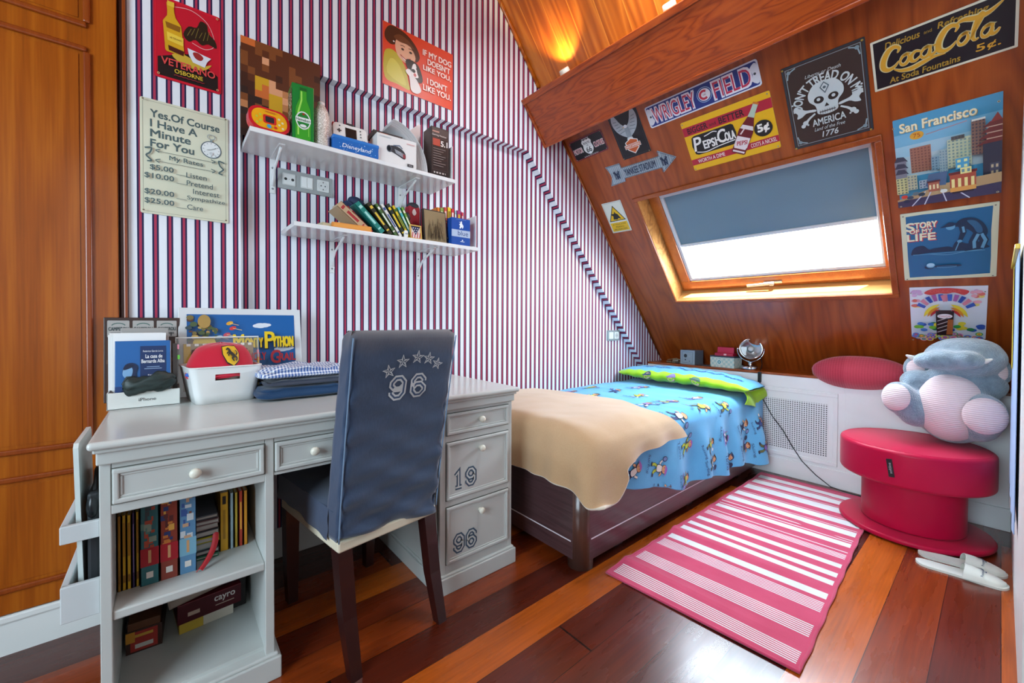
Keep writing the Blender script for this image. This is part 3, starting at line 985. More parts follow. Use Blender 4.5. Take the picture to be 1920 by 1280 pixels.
for x in (.15, .28, .5, .72):
    d.stroke([(x, .0), (x + (.42 - x) * .55, .16)], .012, C('c4c8d8'))
block(.54, .78, .1, .3, 'a8503c', 'e8d890', 4, 1); d.rect(.53, .79, .3, .33, C('6a2a2a')); d.rect(.54, .78, .1, .15, C('d89a50')); d.rect(.56, .76, .08, .1, C('2a2430'))
block(.33, .44, .15, .26, 'a8604c', 'e0d0a0', 3, 1); d.rect(.32, .45, .26, .28, C('5a3034')); block(.6, .72, .36, .48, '4a9ac0', 'd8dc9c', 2, 2); block(.64, .74, .3, .37, 'e0d890', '6a8a90', 2, 1)
for x, y, c_ in ((.08, .14, 'c84030'), (.14, .12, '3a4a5c'), (.2, .16, '5a6a70'), (.26, .14, '2e3c48'), (.1, .08, '22304a'), (.48, .14, 'd8d8d0')):
    d.disc(x, y, .035, C(c_), .022)
d.warp = None
screws(d, w_, h_, .01, .004)
hang(d, 'tin_sign', 'tin city poster with a cable car and tall buildings under a blue sky', MSLOPE(-.162, -.263))

# golfer sign
d = MB(); w_, h_ = .314, .394
plate(d, w_, h_, C('d2d2b4'), .003)
d.poly([(-.138, .178), (-.08, .181), (.02, .177), (.139, .181), (.136, .06), (.138, -.08), (.137, -.176), (0, -.181), (-.06, -.178), (-.137, -.181), (-.139, -.05)], C('1d6590'))
fit(d, -w_ / 2, -h_ / 2, w_, h_)
BK, LT, MD = C('173650'), C('5f9cbe'), C('2a5f84')
def shad(t_, cx, cy, ww, hh):
    d.text(t_, cx + .012, cy - .012, ww, hh, C('b8404c'), .05); d.text(t_, cx, cy, ww, hh, C('e2e0c0'), .05)
shad('S', .105, .80, .09, .115); shad('TORY', .275, .815, .24, .08); shad('OF MY', .22, .735, .25, .05); shad('LIFE', .22, .65, .31, .095)
d.poly(spl([(.1, .42), (.14, .5), (.24, .52), (.3, .46), (.36, .47), (.5, .48), (.56, .46), (.62, .44), (.62, .41), (.3, .41), (.12, .39)], 3), BK)
d.poly(spl([(.55, .44), (.6, .55), (.7, .5), (.8, .52), (.9, .46), (.9, .42), (.6, .41)], 3), BK)
d.poly(spl([(.60, .80), (.66, .845), (.76, .84), (.85, .77), (.90, .66), (.88, .58), (.78, .57), (.76, .64), (.70, .70), (.62, .73)], 4), BK)
d.poly(spl([(.70, .81), (.78, .80), (.84, .72), (.85, .64), (.80, .64), (.76, .72)], 4), MD)
for pts, wd in (([(.83, .62), (.87, .53), (.84, .425)], .085), ([(.80, .62), (.76, .52), (.765, .42)], .085)):
    d.stroke(pts, wd, BK)
    d.stroke([(x + .012, y) for x, y in pts], wd * .4, LT)
for x, y in ((.82, .415), (.74, .41)):
    d.disc(x - .015, y, .05, BK, .018)
d.stroke([(.65, .77), (.665, .66), (.63, .55)], [.075, .06, .045], BK); d.stroke([(.66, .74), (.672, .66)], .025, LT)
d.stroke([(.63, .56), (.585, .42)], .012, LT); d.disc(.628, .545, .026, LT, .02)
d.disc(.535, .755, .048, LT, .042); d.poly(spl([(.58, .80), (.52, .815), (.47, .78), (.43, .755), (.49, .755), (.57, .765)], 4), BK); d.stroke([(.585, .775), (.62, .775)], .05, BK)
d.rect(.12, .88, .395, .402, LT); d.stroke(spl([(.3, .4), (.5, .37), (.7, .4), (.85, .41)], 4, False), .008, LT)
d.disc(.3, .2, .055, BK, .03); d.disc(.315, .225, .05, LT, .038); d.disc(.315, .232, .042, C('a4cbe0'), .028)
d.disc(.5, .205, .15, BK, .022); d.disc(.49, .196, .11, LT, .016); d.disc(.49, .2, .1, MD, .013)
d.warp = None
screws(d, w_, h_, .011, .004)
hang(d, 'tin_sign', 'blue tin sign of a golfer bending over a hole, with a cream border', MSLOPE(-.17, -.728, math.radians(-1)))

# rainbow soda poster
d = MB(); w_, h_ = .275, .343
plate(d, w_, h_, C('dcdce6'), .003)
fit(d, -w_ / 2, -h_ / 2, w_, h_)
rng = random.Random(5)
for x0, y0 in ((0, .68), (.88, .72), (.8, .86), (.02, .86)):
    for i in range(6):
        d.disc(min(.93, max(.07, x0 + rng.uniform(-.05, .14))), min(.93, y0 + rng.uniform(-.06, .1)), rng.uniform(.03, .06), C(rng.choice(['e0a0b0', 'e8d070', 'c8a0c8', 'd86a60'])), .03)
d.poly(spl([(.2, .9), (.3, .97), (.5, .985), (.68, .96), (.78, .92), (.72, .85), (.6, .9), (.5, .88), (.4, .89), (.3, .86)], 3), C('c43a3a'))
d.text('COCA-COLA', .48, .93, .4, .05, C('d86058'))
for sx in (-1, 1):
    for i in range(8):
        a = math.radians(30 + i * 15)
        p_ = lambda r, da: (.48 + sx * (.06 + r * math.cos(a + da)), .5 + r * math.sin(a + da) * 1.05)
        if sx * 0 == 0 and a < math.radians(120):
            d.poly([p_(.24, -.1), p_(.36, -.09), p_(.36, .09), p_(.24, .1)], C(['3a58b0', 'd07a90', '2c4aa0', 'a85a9a'][i % 4]))
    for r, c_ in ((.22, 'e8cc3a'), (.17, 'e08a2a'), (.13, 'c42a36')):
        d.disc(.48 + sx * .07, .44, r, C(c_), r * 1.1, a0=(0 if sx > 0 else PI / 2), a1=(PI / 2 if sx > 0 else PI), n=12)
for i in range(26):
    x = rng.uniform(.04, .96)
    d.disc(x, rng.uniform(.17, .34), .05, C(rng.choice(['3a9a4a', '7ab83a', 'e0c83a', '3456a8', '4a78c0', '2c7a4a'])), .032)
for i in range(30):
    x, y = rng.uniform(.06, .94), rng.uniform(.04, .14)
    c_ = rng.sample(['d04a6a', 'e8c84a', '5a9ad0', '8a5ab0', '4aa86a', 'e8a0b8', 'e07a3a'], 3)
    for r, cc in zip((.05, .034, .016), c_):
        d.disc(x, y, r, C(cc), r * .75, n=12)
d.poly([(.37, .14), (.58, .14), (.6, .62), (.36, .62)], C('2e1a1e')); d.disc(.48, .52, .1, C('e8d8dc'), .045); d.text('Coca-Cola', .48, .52, .15, .035, C('c43a3a'))
for i in range(4):
    d.stroke([(.38, .2 + i * .075), (.52, .27 + i * .075)], .014, C('b8a8a8'))
d.poly([(.5, .16), (.58, .16), (.59, .46), (.52, .46)], C('a85a2c')); d.rect(.4, .56, .6, .64, C('3a2024'))
d.warp = None
screws(d, w_, h_, .009, .0035)
hang(d, 'tin_sign', 'colourful white tin poster with rainbow arcs, flowers and a dark drink', MSLOPE(-.183, -1.146, math.radians(-1.5)))

# ---- on the striped wall
# brandy sign
d = MB(); w_, h_ = .20, .30
R_ = C('c0142c'); K_ = C('1c1618')
plate(d, w_, h_, R_, .009, edge=C('a01020'))
fit(d, -w_ / 2, -h_ / 2, w_, h_)
d.poly([(.05, .03), (.95, .03), (.95, .22), (.52, .4), (.05, .25)], K_)
d.frame(.012, .988, .008, .992, .02, C('d01830'))
d.stroke(spl([(.3, .92), (.55, .95), (.8, .85), (.9, .62), (.75, .52), (.55, .55)], 5, False), .008, C('e0a8a8'))
d.poly(spl([(.42, .62), (.5, .74), (.62, .76), (.68, .86), (.78, .84), (.8, .74), (.9, .68), (.93, .58), (.8, .6), (.7, .56), (.6, .6), (.5, .55)], 3), C('251c14'))
for i in range(6):
    d.stroke([(.48 + i * .06, .62 + .02 * (i % 2)), (.54 + i * .055, .72 + .02 * (i % 3))], .008, C('7a6a34'))
d.poly(spl([(.25, .32), (.45, .36), (.7, .3), (.85, .34), (.72, .24), (.5, .22), (.38, .24)], 3), C('c8a83a'))
bot = [(.05, .6), (.05, .5), (.06, .44), (.13, .36), (.14, 0.02), (.12, 0)]
q = [(.3 + x - y * .12, .34 + y) for x, y in bot] + [(.3 - x - y * .12, .34 + y) for x, y in bot[::-1]]
d.poly(q, C('d0a020')); d.poly([(.16, .7), (.38, .69), (.37, .62), (.18, .63)], C('8a5a18')); d.poly([(.18, .58), (.42, .56), (.42, .46), (.19, .48)], C('e4c444')); d.text('VETERANO', .31, .52, .18, .022, C('6a2a18'))
d.poly([(.2, .42), (.43, .4), (.42, .34), (.21, .36)], C('4a1a14')); d.rect(.19, .29, .9, .96, C('e0b83a'))
d.poly([(.48, .46), (.84, .42), (.78, .36), (.74, .28), (.56, .3), (.5, .38)], C('d8dce4')); d.poly(spl([(.56, .42), (.64, .44), (.72, .4), (.68, .35), (.6, .36)], 3), C('9a2a2a'))
d.text('VETERANO', .5, .215, .8, .085, C('d84a4a'), .03); d.text('OSBORNE', .5, .125, .42, .05, C('d8b83a'), .02); d.stroke([(.28 + i * .035, .07 + .008 * (i % 2)) for i in range(14)], .01, C('8a2a34'))
d.warp = None
screws(d, w_, h_, .012, .004, C('d8a070'))
hang(d, 'tin_sign', 'red and black tin brandy sign with a yellow bottle beside the wardrobe', MWALL(.0665, 2.092))

# rates sign
d = MB(); w_, h_ = .262, .416
plate(d, w_, h_, C('d2d2ba'), .006)
I_ = C('4c6062')
d.stroke(rr(w_ - .016, h_ - .016, .006, 3), .0012, C('8a8f80'), closed=True)
for t_, x0, y, ww in (('Yes.Of Course', .0, .158, .205), ('I Have A', -.035, .122, .135), ('Minute', -.045, .086, .115), ('For You', -.04, .05, .125)):
    d.text(t_, x0, y, ww, .027, I_, .03)
d.disc(.076, .07, .033, C('5a6870')); d.disc(.076, .07, .0295, C('e2e6e4'))
for i in range(12):
    a = i * PI / 6
    d.stroke([(.076 + .022 * math.cos(a), .07 + .022 * math.sin(a)), (.076 + .027 * math.cos(a), .07 + .027 * math.sin(a))], .0015, C('6a7478'))
d.stroke([(.076, .07), (.092, .08)], .0015, I_); d.stroke([(.076, .07), (.062, .066)], .0015, I_); d.disc(.076, .055, .006, C('c4caca'))
d.rect(.072, .08, .101, .11, C('8a9494')); d.stroke([(.076 + .012 * math.cos(i * PI / 8), .118 + .009 * math.sin(i * PI / 8)) for i in range(16)], .003, C('9aa2a0'), closed=True)
d.stroke([(-.085, .022), (.085, .022)], .0014, I_); d.stroke([(-.085, -.014), (.085, -.014)], .0014, I_); d.text('My Rates', 0, .003, .1, .022, I_, .01)
for sx in (-1, 1):
    d.stroke(spl([(sx * .118, .026), (sx * .1, .03), (sx * .104, .012), (sx * .114, .0), (sx * .1, -.016), (sx * .112, -.02)], 4, False), .005, I_)
    d.stroke(spl([(sx * .075, .03), (sx * .088, .024), (sx * .078, .018)], 4, False), .003, I_); d.stroke(spl([(sx * .075, -.006), (sx * .088, -.012), (sx * .078, -.02)], 4, False), .003, I_)
for a_, b_, y, y2 in (('$5.00', 'Listen', -.04, -.046), ('$10.00', 'Pretend', -.072, -.076), ('', 'Interest', 0, -.104), ('$20.00', 'Sympathize', -.13, -.133), ('$25.00', 'Care', -.163, -.166)):
    if a_:
        d.text(a_, -.078 if len(a_) > 5 else -.071, y, .082 if len(a_) > 5 else .066, .021, I_, .02); d.stroke([(-.03, y - .011), (.0, y - .012)], .0016, I_)
    d.text(b_, {'Listen': .03, 'Pretend': .04, 'Interest': .06, 'Sympathize': .06, 'Care': .025}[b_], y2, {'Listen': .062, 'Pretend': .08, 'Interest': .082, 'Sympathize': .118, 'Care': .048}[b_], .019, I_, .01)
screws(d, w_, h_, .009, .0035, C('9a8c70'))
hang(d, 'tin_sign', 'cream tin sign listing rates in dark green letters with a pocket watch', MWALL(.0575, 1.646))

# portrait poster under the ledge corner
d = MB(); w_, h_ = .302, .40
plate(d, w_, h_, C('4a2410'), .003, edge=C('4a2410'))
rng = random.Random(11)
zz = d.z + .0003
pal = {'h': '56280f', 'd': '3c1a0c', 'b': '7a431c', 'o': 'c8672c', 's': 'b87a4c', 'y': 'c89a1a', 'p': 'd89a70', 'k': '2a1610'}
rows = ['oobbbbhhhhhh', 'hhbhbhhhhhhh', 'bhhphhhbhhhd', 'bhhbhhhbbhhh', 'hbhhhdhbhhbh', 'dhyyphhhdhhd', 'ddyoppshhddh', 'kdooyypsbdkd', 'bkkbyyssdkkd', 'skbkyybkdkdd', 'kbkkdkkdkkdk', 'dkbkkddkkkdd', 'ddkddkkddkdd', 'kddkkddkkddk']
nr, nc = len(rows), 12
for j, row in enumerate(rows):
    for i, ch in enumerate(row):
        d.rect(-w_ / 2 + w_ * i / nc, -w_ / 2 + w_ * (i + 1) / nc, h_ / 2 - h_ * (j + 1) / nr, h_ / 2 - h_ * j / nr, C(pal[ch], .5), z=zz)
hang(d, 'portrait_poster', 'brown blurred portrait poster behind the toys at the left end of the upper shelf', MWALL(.3815, 2.005, 1.996, math.radians(-.3)), 'poster')

# woman and puppy sign
d = MB(); w_, h_ = .405, .312
plate(d, w_, h_, C('d8472c'), .004)
fit(d, -w_ / 2, -h_ / 2, w_, h_)
H_ = C('4a2a1c')
d.poly(spl([(.03, .12), (.02, .5), (.1, .6), (.2, .56), (.3, .4), (.34, .2), (.36, .06), (.2, .08)], 4), C('b8a830'))
d.poly(spl([(.06, .2), (.1, .45), (.2, .42), (.28, .25), (.3, .1)], 3), C('c8bc48'))
d.poly(spl([(.03, .86), (.1, .98), (.24, .98), (.36, .92), (.46, .8), (.5, .66), (.44, .56), (.4, .72), (.28, .8), (.18, .72), (.1, .68), (.03, .74)], 4), H_)
d.poly(spl([(.16, .7), (.19, .82), (.28, .84), (.38, .76), (.44, .62), (.38, .5), (.28, .48), (.19, .56)], 4), C('dba888'))
d.poly(spl([(.14, .82), (.22, .9), (.34, .86), (.42, .76), (.32, .79), (.22, .78)], 3), C('6a4028'))
for x, y in ((.26, .68), (.37, .68)):
    d.disc(x, y, .02, C('3a2a24'), .018); d.stroke([(x - .03, y + .05), (x, y + .06), (x + .03, y + .05)], .01, H_)
d.poly(spl([(.24, .57), (.3, .54), (.36, .57), (.31, .5)], 3), C('f0e8e4')); d.stroke([(.23, .575), (.3, .53), (.37, .575)], .012, C('b03030')); d.disc(.14, .74, .012, C('e8e0e0'))
d.poly(spl([(.3, .5), (.34, .56), (.46, .54), (.52, .42), (.54, .28), (.48, .24), (.4, .3), (.34, .38)], 4), C('1e1816'))
d.poly(spl([(.4, .5), (.44, .52), (.46, .4), (.48, .32), (.42, .3), (.38, .36)], 3), C('e8e4e0')); d.disc(.41, .4, .028, C('1a1414'), .03); d.disc(.43, .34, .02, C('c06060'), .03); d.disc(.455, .45, .012, C('1a1414'))
d.poly(spl([(.34, .34), (.36, .4), (.4, .32), (.46, .26), (.52, .12), (.46, .04), (.38, .06), (.36, .2)], 4), C('d8d4d2')); d.poly(spl([(.3, .34), (.34, .4), (.38, .34), (.36, .28)], 3), C('e4e0de'))
T_ = C('ecdcd2')
for t_, y, ww in (('IF MY DOG', .79, .43), ('DOESN’T', .66, .34), ('LIKE YOU,', .53, .42), ("I DON’T", .33, .3), ('LIKE YOU.', .2, .42)):
    d.text(t_, .755 if t_ != 'DOESN’T' else .78, y, ww, .095, T_, .03)
d.warp = None
hang(d, 'tin_sign', 'orange-red tin sign of a woman hugging a puppy high on the striped wall', MWALL(1.029, 2.39, 2.0, math.radians(-.4)))
# ------------------------------------------------------------------ desk
DK = thing('desk', 'off-white painted pedestal desk with open shelves, knobbed drawers and stencilled numbers', 'desk', (0.51, 1.67, 0))
Y0, Y1 = 1.365, 1.962
b = MB()
b.bx(-.145, 1.168, 1.334, 1.968, .747, .767, DESKTOP, .009, 4)
b.bx(-.136, 1.156, 1.344, 1.962, .738, .748, DESK, .003)
b.build('desktop', DK)
b = MB()
bv = .002
b.bx(-.131, 1.150, 1.352, 1.96, .708, .739, DESK, .003)                  # frieze
b.bx(-.105, .212, Y0 + .0005, Y1, .693, .7099, DESK)
b.bx(.237, .789, Y0 + .0005, 1.98, .693, .7099, DESK)
# left pedestal: posts, sides, back, rails
b.bx(-.127, -.106, Y0, Y1, .07, .71, DESK, bv)
b.bx(.213, .236, Y0, Y1, .07, .71, DESK, bv)
b.bx(-.107, .214, 1.95, Y1, .07, .71, DESK)
b.bx(-.107, .214, Y0 + .0005, 1.953, .583, .606, DESK, bv)
b.bx(-.107, .214, Y0 + .03, 1.953, .07, .084, DESK)
# middle
b.bx(.236, .79, Y0 + .002, Y0 + .02, .596, .606, DESK)
b.bx(.455, .57, Y0, Y0 + .02, .596, .7098, DESK, bv)
b.bx(.236, .79, 1.95, 1.965, .60, .71, DESK)
# right pedestal
b.bx(.79, 1.146, Y0 + .012, Y1, .07, .71, DESK)
b.bx(.79, .816, Y0, Y0 + .02, .07, .71, DESK, bv)
b.bx(1.125, 1.146, Y0, Y0 + .02, .07, .71, DESK, bv)
for z0, z1 in ((.694, .71), (.582, .608), (.331, .356), (.07, .108)):
    b.bx(.815, 1.126, Y0 + .0005, Y0 + .02, z0, z1, DESK, bv)
b.bx(.784, .792, Y0 + .05, Y1 - .05, .13, .66, DESK, .002)
b.build('frame', DK)
for x0, x1 in ((-.141, .252), (.777, 1.161)):
    b = MB()
    b.bx(x0, x1, 1.351, 1.966, 0, .064, DESK, .003)
    b.bx(x0 + .006, x1 - .006, 1.357, 1.963, .062, .074, DESK, .006, 3)
    b.build('plinth', DK)
b = MB()
b.bx(-.1065, .2135, Y0 + .004, 1.951, .322, .345, DESK, .004)
b.build('shelf', DK)

def college(d, ch, cx, cy, w_, h_, t, m, m2):
    """block numerals with cut corners, drawn as an outline"""
    c = .3
    D9 = [[(1, .62), (.7, .42), (.3, .42), (0, .62), (0, .78), (.3, 1), (.7, 1), (1, .78), (1, .22), (.7, 0), (.3, 0), (0, .2), (0, .3)]]
    D6 = [[(0, .38), (.3, .58), (.7, .58), (1, .38), (1, .22), (.7, 0), (.3, 0), (0, .22), (0, .78), (.3, 1), (.7, 1), (1, .8), (1, .7)]]
    D1 = [[(.1, .78), (.5, 1), (.5, 0)], [(.1, 0), (.9, 0)]]
    for col, tt in ((m, t), (m2, t * .34)):
        for st in {'9': D9, '6': D6, '1': D1}[ch]:
            d.stroke([(cx + (x - .5) * w_, cy + (y - .5) * h_) for x, y in st], tt, col)
NAVY = C('3c5266', .6)
def drawer(x0, x1, z0, z1, knob, num=None):
    b = MB()
    g = .0015
    x0, x1, z0, z1 = x0 + g, x1 - g, z0 + g, z1 - g
    b.bx(x0 - .0025, x1 + .0025, Y0 - .0006, Y0 + .001, z0 - .0025, z1 + .0025, C('56564f', .7))
    b.bx(x0, x1, Y0 - .001, Y0 + .018, z0, z1, DESK)
    t = .013
    for a in ((x0, x1, z1 - t, z1), (x0, x1, z0, z0 + t), (x0 + .0003, x0 + t, z0 + .001, z1 - .001), (x1 - t, x1 - .0003, z0 + .001, z1 - .001)):
        b.bx(a[0], a[1], Y0 - (.008 if a[0] == x0 and a[1] == x1 else .0077), Y0 + .002, a[2], a[3], DESK, .004, 3)
    t2 = .019
    for a in ((x0 + t, x1 - t, z1 - t2, z1 - t), (x0 + t, x1 - t, z0 + t, z0 + t2), (x0 + t, x0 + t2, z0 + t2, z1 - t2), (x1 - t2, x1 - t, z0 + t2, z1 - t2)):
        b.bx(a[0], a[1], Y0 - .0035, Y0, a[2], a[3], DESK, .002)
    if num:
        old = b.M
        b.M = MWALL(num[1], num[2], Y0 - .0012)
        b.z = 0
        for k, ch in enumerate(num[0]):
            college(b, ch, (k - .5) * .058, 0, .036, .06, .019, NAVY, DESK)
        b.M = old
    dr = b.build('drawer', DK)
    k = MB()
    k.lathe([(.0, .026), (.007, .0255), (.012, .022), (.0135, .017), (.012, .012), (.007, .008), (.0055, .004), (.007, 0)], KNOB, 20,
            Matrix.Translation((knob[0], Y0 - .001, knob[1])) @ Matrix.Rotation(PI / 2, 4, 'X'))
    k.build('knob', dr)
drawer(-.106, .213, .606, .694, (.053, .650))
drawer(.237, .455, .606, .694, (.344, .650))
drawer(.571, .789, .606, .694, (.68, .650))
drawer(.816, 1.125, .608, .694, (.977, .654))
drawer(.816, 1.125, .356, .582, (.977, .536), ('19', .902, .428))
drawer(.816, 1.125, .108, .331, (.976, .281), ('96', .905, .176))
RACKW = P('#c6cbcc', .4)
for z0, z1, bot in ((.530, .571, 0), (.345, .430, 1)):
    b = MB()
    b.bx(-.194, -.128, 1.383, 1.396, z0, z1, RACKW, .002)
    b.bx(-.194, -.181, 1.39, 1.70, z0, z1, RACKW, .002)
    b.bx(-.194, -.128, 1.69, 1.703, z0, z1, RACKW, .002)
    if bot:
        b.bx(-.19, -.128, 1.39, 1.70, z0, z0 + .01, RACKW)
    b.build('magazine_rack', DK)

# ------------------------------------------------------------------ chair with a fabric cover
def chair_cover():
    q = NT('chair_denim')
    f1 = q.noise(q.coord((3, 3, 3)), 1, 4)
    f2 = q.noise(q.coord((420, 420, 30)), 1, 2)
    f = q.val('ADD', q.val('MULTIPLY', f1, .6), q.val('MULTIPLY', f2, .4))
    q.bump(f2, .25, .001)
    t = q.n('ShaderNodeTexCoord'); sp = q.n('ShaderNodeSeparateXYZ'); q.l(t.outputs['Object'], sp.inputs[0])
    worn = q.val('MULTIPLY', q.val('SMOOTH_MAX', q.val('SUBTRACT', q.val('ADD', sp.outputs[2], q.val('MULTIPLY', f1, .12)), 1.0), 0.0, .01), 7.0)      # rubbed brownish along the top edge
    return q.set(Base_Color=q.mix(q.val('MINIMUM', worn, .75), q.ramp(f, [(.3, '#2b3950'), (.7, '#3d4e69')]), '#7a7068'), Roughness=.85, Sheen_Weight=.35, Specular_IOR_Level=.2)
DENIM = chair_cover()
LINING = P('#d8cdb4', .85)
CH = thing('dining_chair', 'high-backed chair in a worn dark blue cover stencilled 96, at the desk', 'chair', (.52, 1.42, 0))
MC = Matrix.Translation((.564, 1.283, 0)) @ Matrix.Rotation(math.radians(8), 4, 'Z')   # local: x right, y forward, rear bottom edge at y = 0
b = MB()
b.M = MC
HB0, HB1, LEAN, BW, BT = .385, 1.022, .105, .181, .095
def back_pt(sx, z, face):
    """sx -1..1 across, z height; face 0 = rear, 1 = front"""
    k = (z - HB0) / (HB1 - HB0)
    y = -LEAN * k ** 1.15 + (BT - .03 * k) * face
    return Vector((sx * (BW + .006 * k), y, z))
def wrinkle(x, z):
    k = (z - HB0) / (HB1 - HB0)
    a = math.exp(-k * 2.6) * .009
    v = a * (math.sin(60 * z + 14 * x + 2 * math.sin(9 * x)) + .6 * math.sin(95 * z - 22 * x))
    edge = .0035 * math.exp(-(1 - abs(x) / BW) * 9) * math.sin(55 * z + 40 * abs(x)) * (.3 + .7 * (k < .75))
    return v + edge * 1.6 + .006 * noise.noise((x * 7, z * 5, 3.1))
# closed section loop around the backrest, swept up, with a rounded top
def sec(t):
    """section loop, t 0..1 -> (across, face, wr)"""
    segs = []
    r = .06
    n1, n2 = 26, 8
    loop = []
    for i in range(n1 + 1):
        loop.append((-1 + 2 * i / n1, 0.0))
    for i in range(1, n2):
        loop.append((1.0, i / n2))
    for i in range(n1 + 1):
        loop.append((1 - 2 * i / n1, 1.0))
    for i in range(1, n2):
        loop.append((-1.0, 1 - i / n2))
    return loop
loop = sec(0)
NZ = 46
vs, fs = [], []
for j in range(NZ + 1):
    kk = j / NZ
    z = HB0 + (HB1 - HB0) * kk
    for (a, f) in loop:
        rnd = max(0.0, (z - (HB1 - .035)) / .035)             # rounded upper edge
        ins = .018 * (1 - math.sqrt(max(0, 1 - rnd * rnd)))
        p = back_pt(a, z, f)
        # rounded vertical corners
        ca = max(0, abs(a) - .93) / .07
        cf = max(0, abs(f - .5) - .38) / .12
        sh = min(1, ca) * min(1, cf)
        p.x -= math.copysign(.004 * sh + ins * .6, a) if abs(a) > .5 else 0
        p.y += (.006 * sh + ins) * (1 if f < .5 else -1) * (1 if abs(f - .5) > .3 else 0)
        if f == 0:
            p.y -= wrinkle(p.x, z)
            p.z -= (.018 * a + .004) * max(0, 1 - j / 5)
        elif abs(a) == 1:
            p.x += math.copysign(.002 * math.sin(30 * z + 3 * f), a)
        vs.append(p)
n = len(loop)
for j in range(NZ):
    for i in range(n):
        fs.append((j * n + i, j * n + (i + 1) % n, (j + 1) * n + (i + 1) % n, (j + 1) * n + i))
# top cap as strips front to rear
top = [NZ * n + i for i in range(n)]
fs.append(tuple(top))
fs.append(tuple(range(n))[::-1])
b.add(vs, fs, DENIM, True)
# seams along the side edges
for sx in (-1, 1):
    b.tube([back_pt(sx * .992, z, .0) + Vector((0, -.0005, 0)) for z in [HB0 + (HB1 - HB0 - .02) * i / 24 for i in range(25)]], .0022, P('#6f86a0', .85), 6)
# stencil on the rear face
def on_back(p):
    z = .842 + p.y
    q_ = back_pt(p.x / BW, z, 0)
    return Vector((q_.x, q_.y - wrinkle(q_.x, z) - .0012 - p.z, z))
b.warp = on_back
b.z = 0
STN = P('#b9bcbc', .85)
NAVY2 = P('#3a4c68', .9)
for k, ch in enumerate('96'):
    college(b, ch, .012 + (k - .5) * .074, 0, .042, .062, .0175, STN, NAVY2)
for (sx, sy, rr_, ss) in ((-.062, .055, .2, .021), (-.018, .082, .05, .022), (.032, .093, -.05, .022), (.072, .087, -.1, .021), (.104, .068, -.25, .020)):
    for i in range(5):
        a0 = PI / 2 + rr_ + i * 2 * PI / 5
        tip = (sx + ss * math.cos(a0), sy + ss * math.sin(a0))
        for sg, m in ((1, STN),):
            a1 = a0 + sg * PI / 5
            b.poly([(sx, sy), tip, (sx + ss * .4 * math.cos(a1), sy + ss * .4 * math.sin(a1))], m)
        b.stroke([(sx + ss * .4 * math.cos(a0 - PI / 5), sy + ss * .4 * math.sin(a0 - PI / 5)), tip], .0022, STN)
b.warp = None
b.build('backrest', CH)
b = MB()
b.M = MC
def seat(u, v):
    x = -1 + 2 * u
    y = .03 + .45 * v
    e = max(abs(x) ** 8, 0)
    return Vector((x * .184, y, .485 - .012 * e + .006 * math.sin(PI * v) + .003 * noise.noise((x * 4, y * 9, 1))))
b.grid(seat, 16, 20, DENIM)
def skirt(t0, p0, p1, nn, wob):
    def f(u, v):
        x = p0[0] + (p1[0] - p0[0]) * u
        y = p0[1] + (p1[1] - p0[1]) * u
        n_ = Vector((p1[1] - p0[1], -(p1[0] - p0[0]), 0)).normalized()
        zt = .477
        zb = .385 + wob(u)
        z = zt + (zb - zt) * v
        o = .004 * math.sin(v * 2.4) + .0035 * math.sin(18 * u + 9 * v) * v
        return Vector((x, y, z)) + n_ * o
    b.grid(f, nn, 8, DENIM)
skirt(0, (-.183, .48), (-.183, .06), 18, lambda u: .0 + .008 * math.sin(5 * u))
skirt(0, (.183, .06), (.183, .48), 18, lambda u: .006 * math.sin(5 * u))
skirt(0, (.183, .48), (-.183, .48), 14, lambda u: .005 * math.sin(7 * u))
b.build('seat', CH)
b = MB()
b.M = MC
b.bx(-.180, .180, .004, .465, .352, .385, LINING, .006)
b.build('seat_lining', CH)
for sx in (-1, 1):
    for rear in (1, 0):
        b = MB()
        b.M = MC
        yt, yb = (.03, -.052) if rear else (.44, .44)
        w0, w1 = .023, .0165
        xt_ = sx * .157
        vs = []
        for z, y, ww, xx in ((.356, yt, w0, xt_), (.16, yt + (yb - yt) * .42, .021, xt_), (0, yb, w1, xt_ * (1.0 if rear else .98))):
            vs += [(xx - ww, y - ww, z), (xx + ww, y - ww, z), (xx + ww, y + ww, z), (xx - ww, y + ww, z)]
        fs = [(3, 2, 1, 0), (8, 9, 10, 11)]
        for l in (0, 4):
            for i in range(4):
                fs.append((l + 4 + i, l + 4 + (i + 1) % 4, l + (i + 1) % 4, l + i)[::-1])
        b.add(vs, fs, CHAIRLEG)
        b.build('leg', CH)

# ------------------------------------------------------------------ bed
BD = thing('bed', 'single bed base in dark brown wood with a rounded corner post', 'bed', (2.27, 1.57, 0))
BX0, BX1, BY0, BY1 = 1.31, 3.236, 1.105, 2.045
b = MB()
b.bx(BX0 + .05, BX1, BY0, BY0 + .02, .04, .35, WENGE, .002)
b.build('side_panel', BD)
b = MB()
wf = grained('bed_wenge_end', '#3c2627', '#483032', '#52383a', 1, (30, 1.5), 6, .32, .2, .6)
b.bx(BX0, BX0 + .02, BY0 + .05, BY1, .04, .35, wf, .002)
b.build('foot_panel', BD)
b = MB()
b.bx(BX0 + .02, BX1, BY0 + .02, BY1, .30, .35, BLACK)
b.bx(BX1 - .02, BX1, BY0 + .02, BY1, .04, .3, BLACK)
b.build('platform', BD)
b = MB()
prof = [(0, 0), (.054, 0), (.054, .40), (0, .40)]
b.lathe([(0, 0.0), (.055, 0.0), (.055, .40), (0, .40)], grained('bed_post_wood', '#4c3026', '#553830', '#604238', 2, (14, 2), 3, .28, .3, .7), 40,
        Matrix.Translation((BX0 + .055, BY0 + .055, 0)))
b.build('corner_post', BD)
STRIP = P('#e2d8de', .35)
b = MB()
b.bx(BX0 + .06, BX1 - .02, BY0 - .002, BY0 + .002, .128, .1325, STRIP)
b.build('trim_strip', BD)
b = MB()
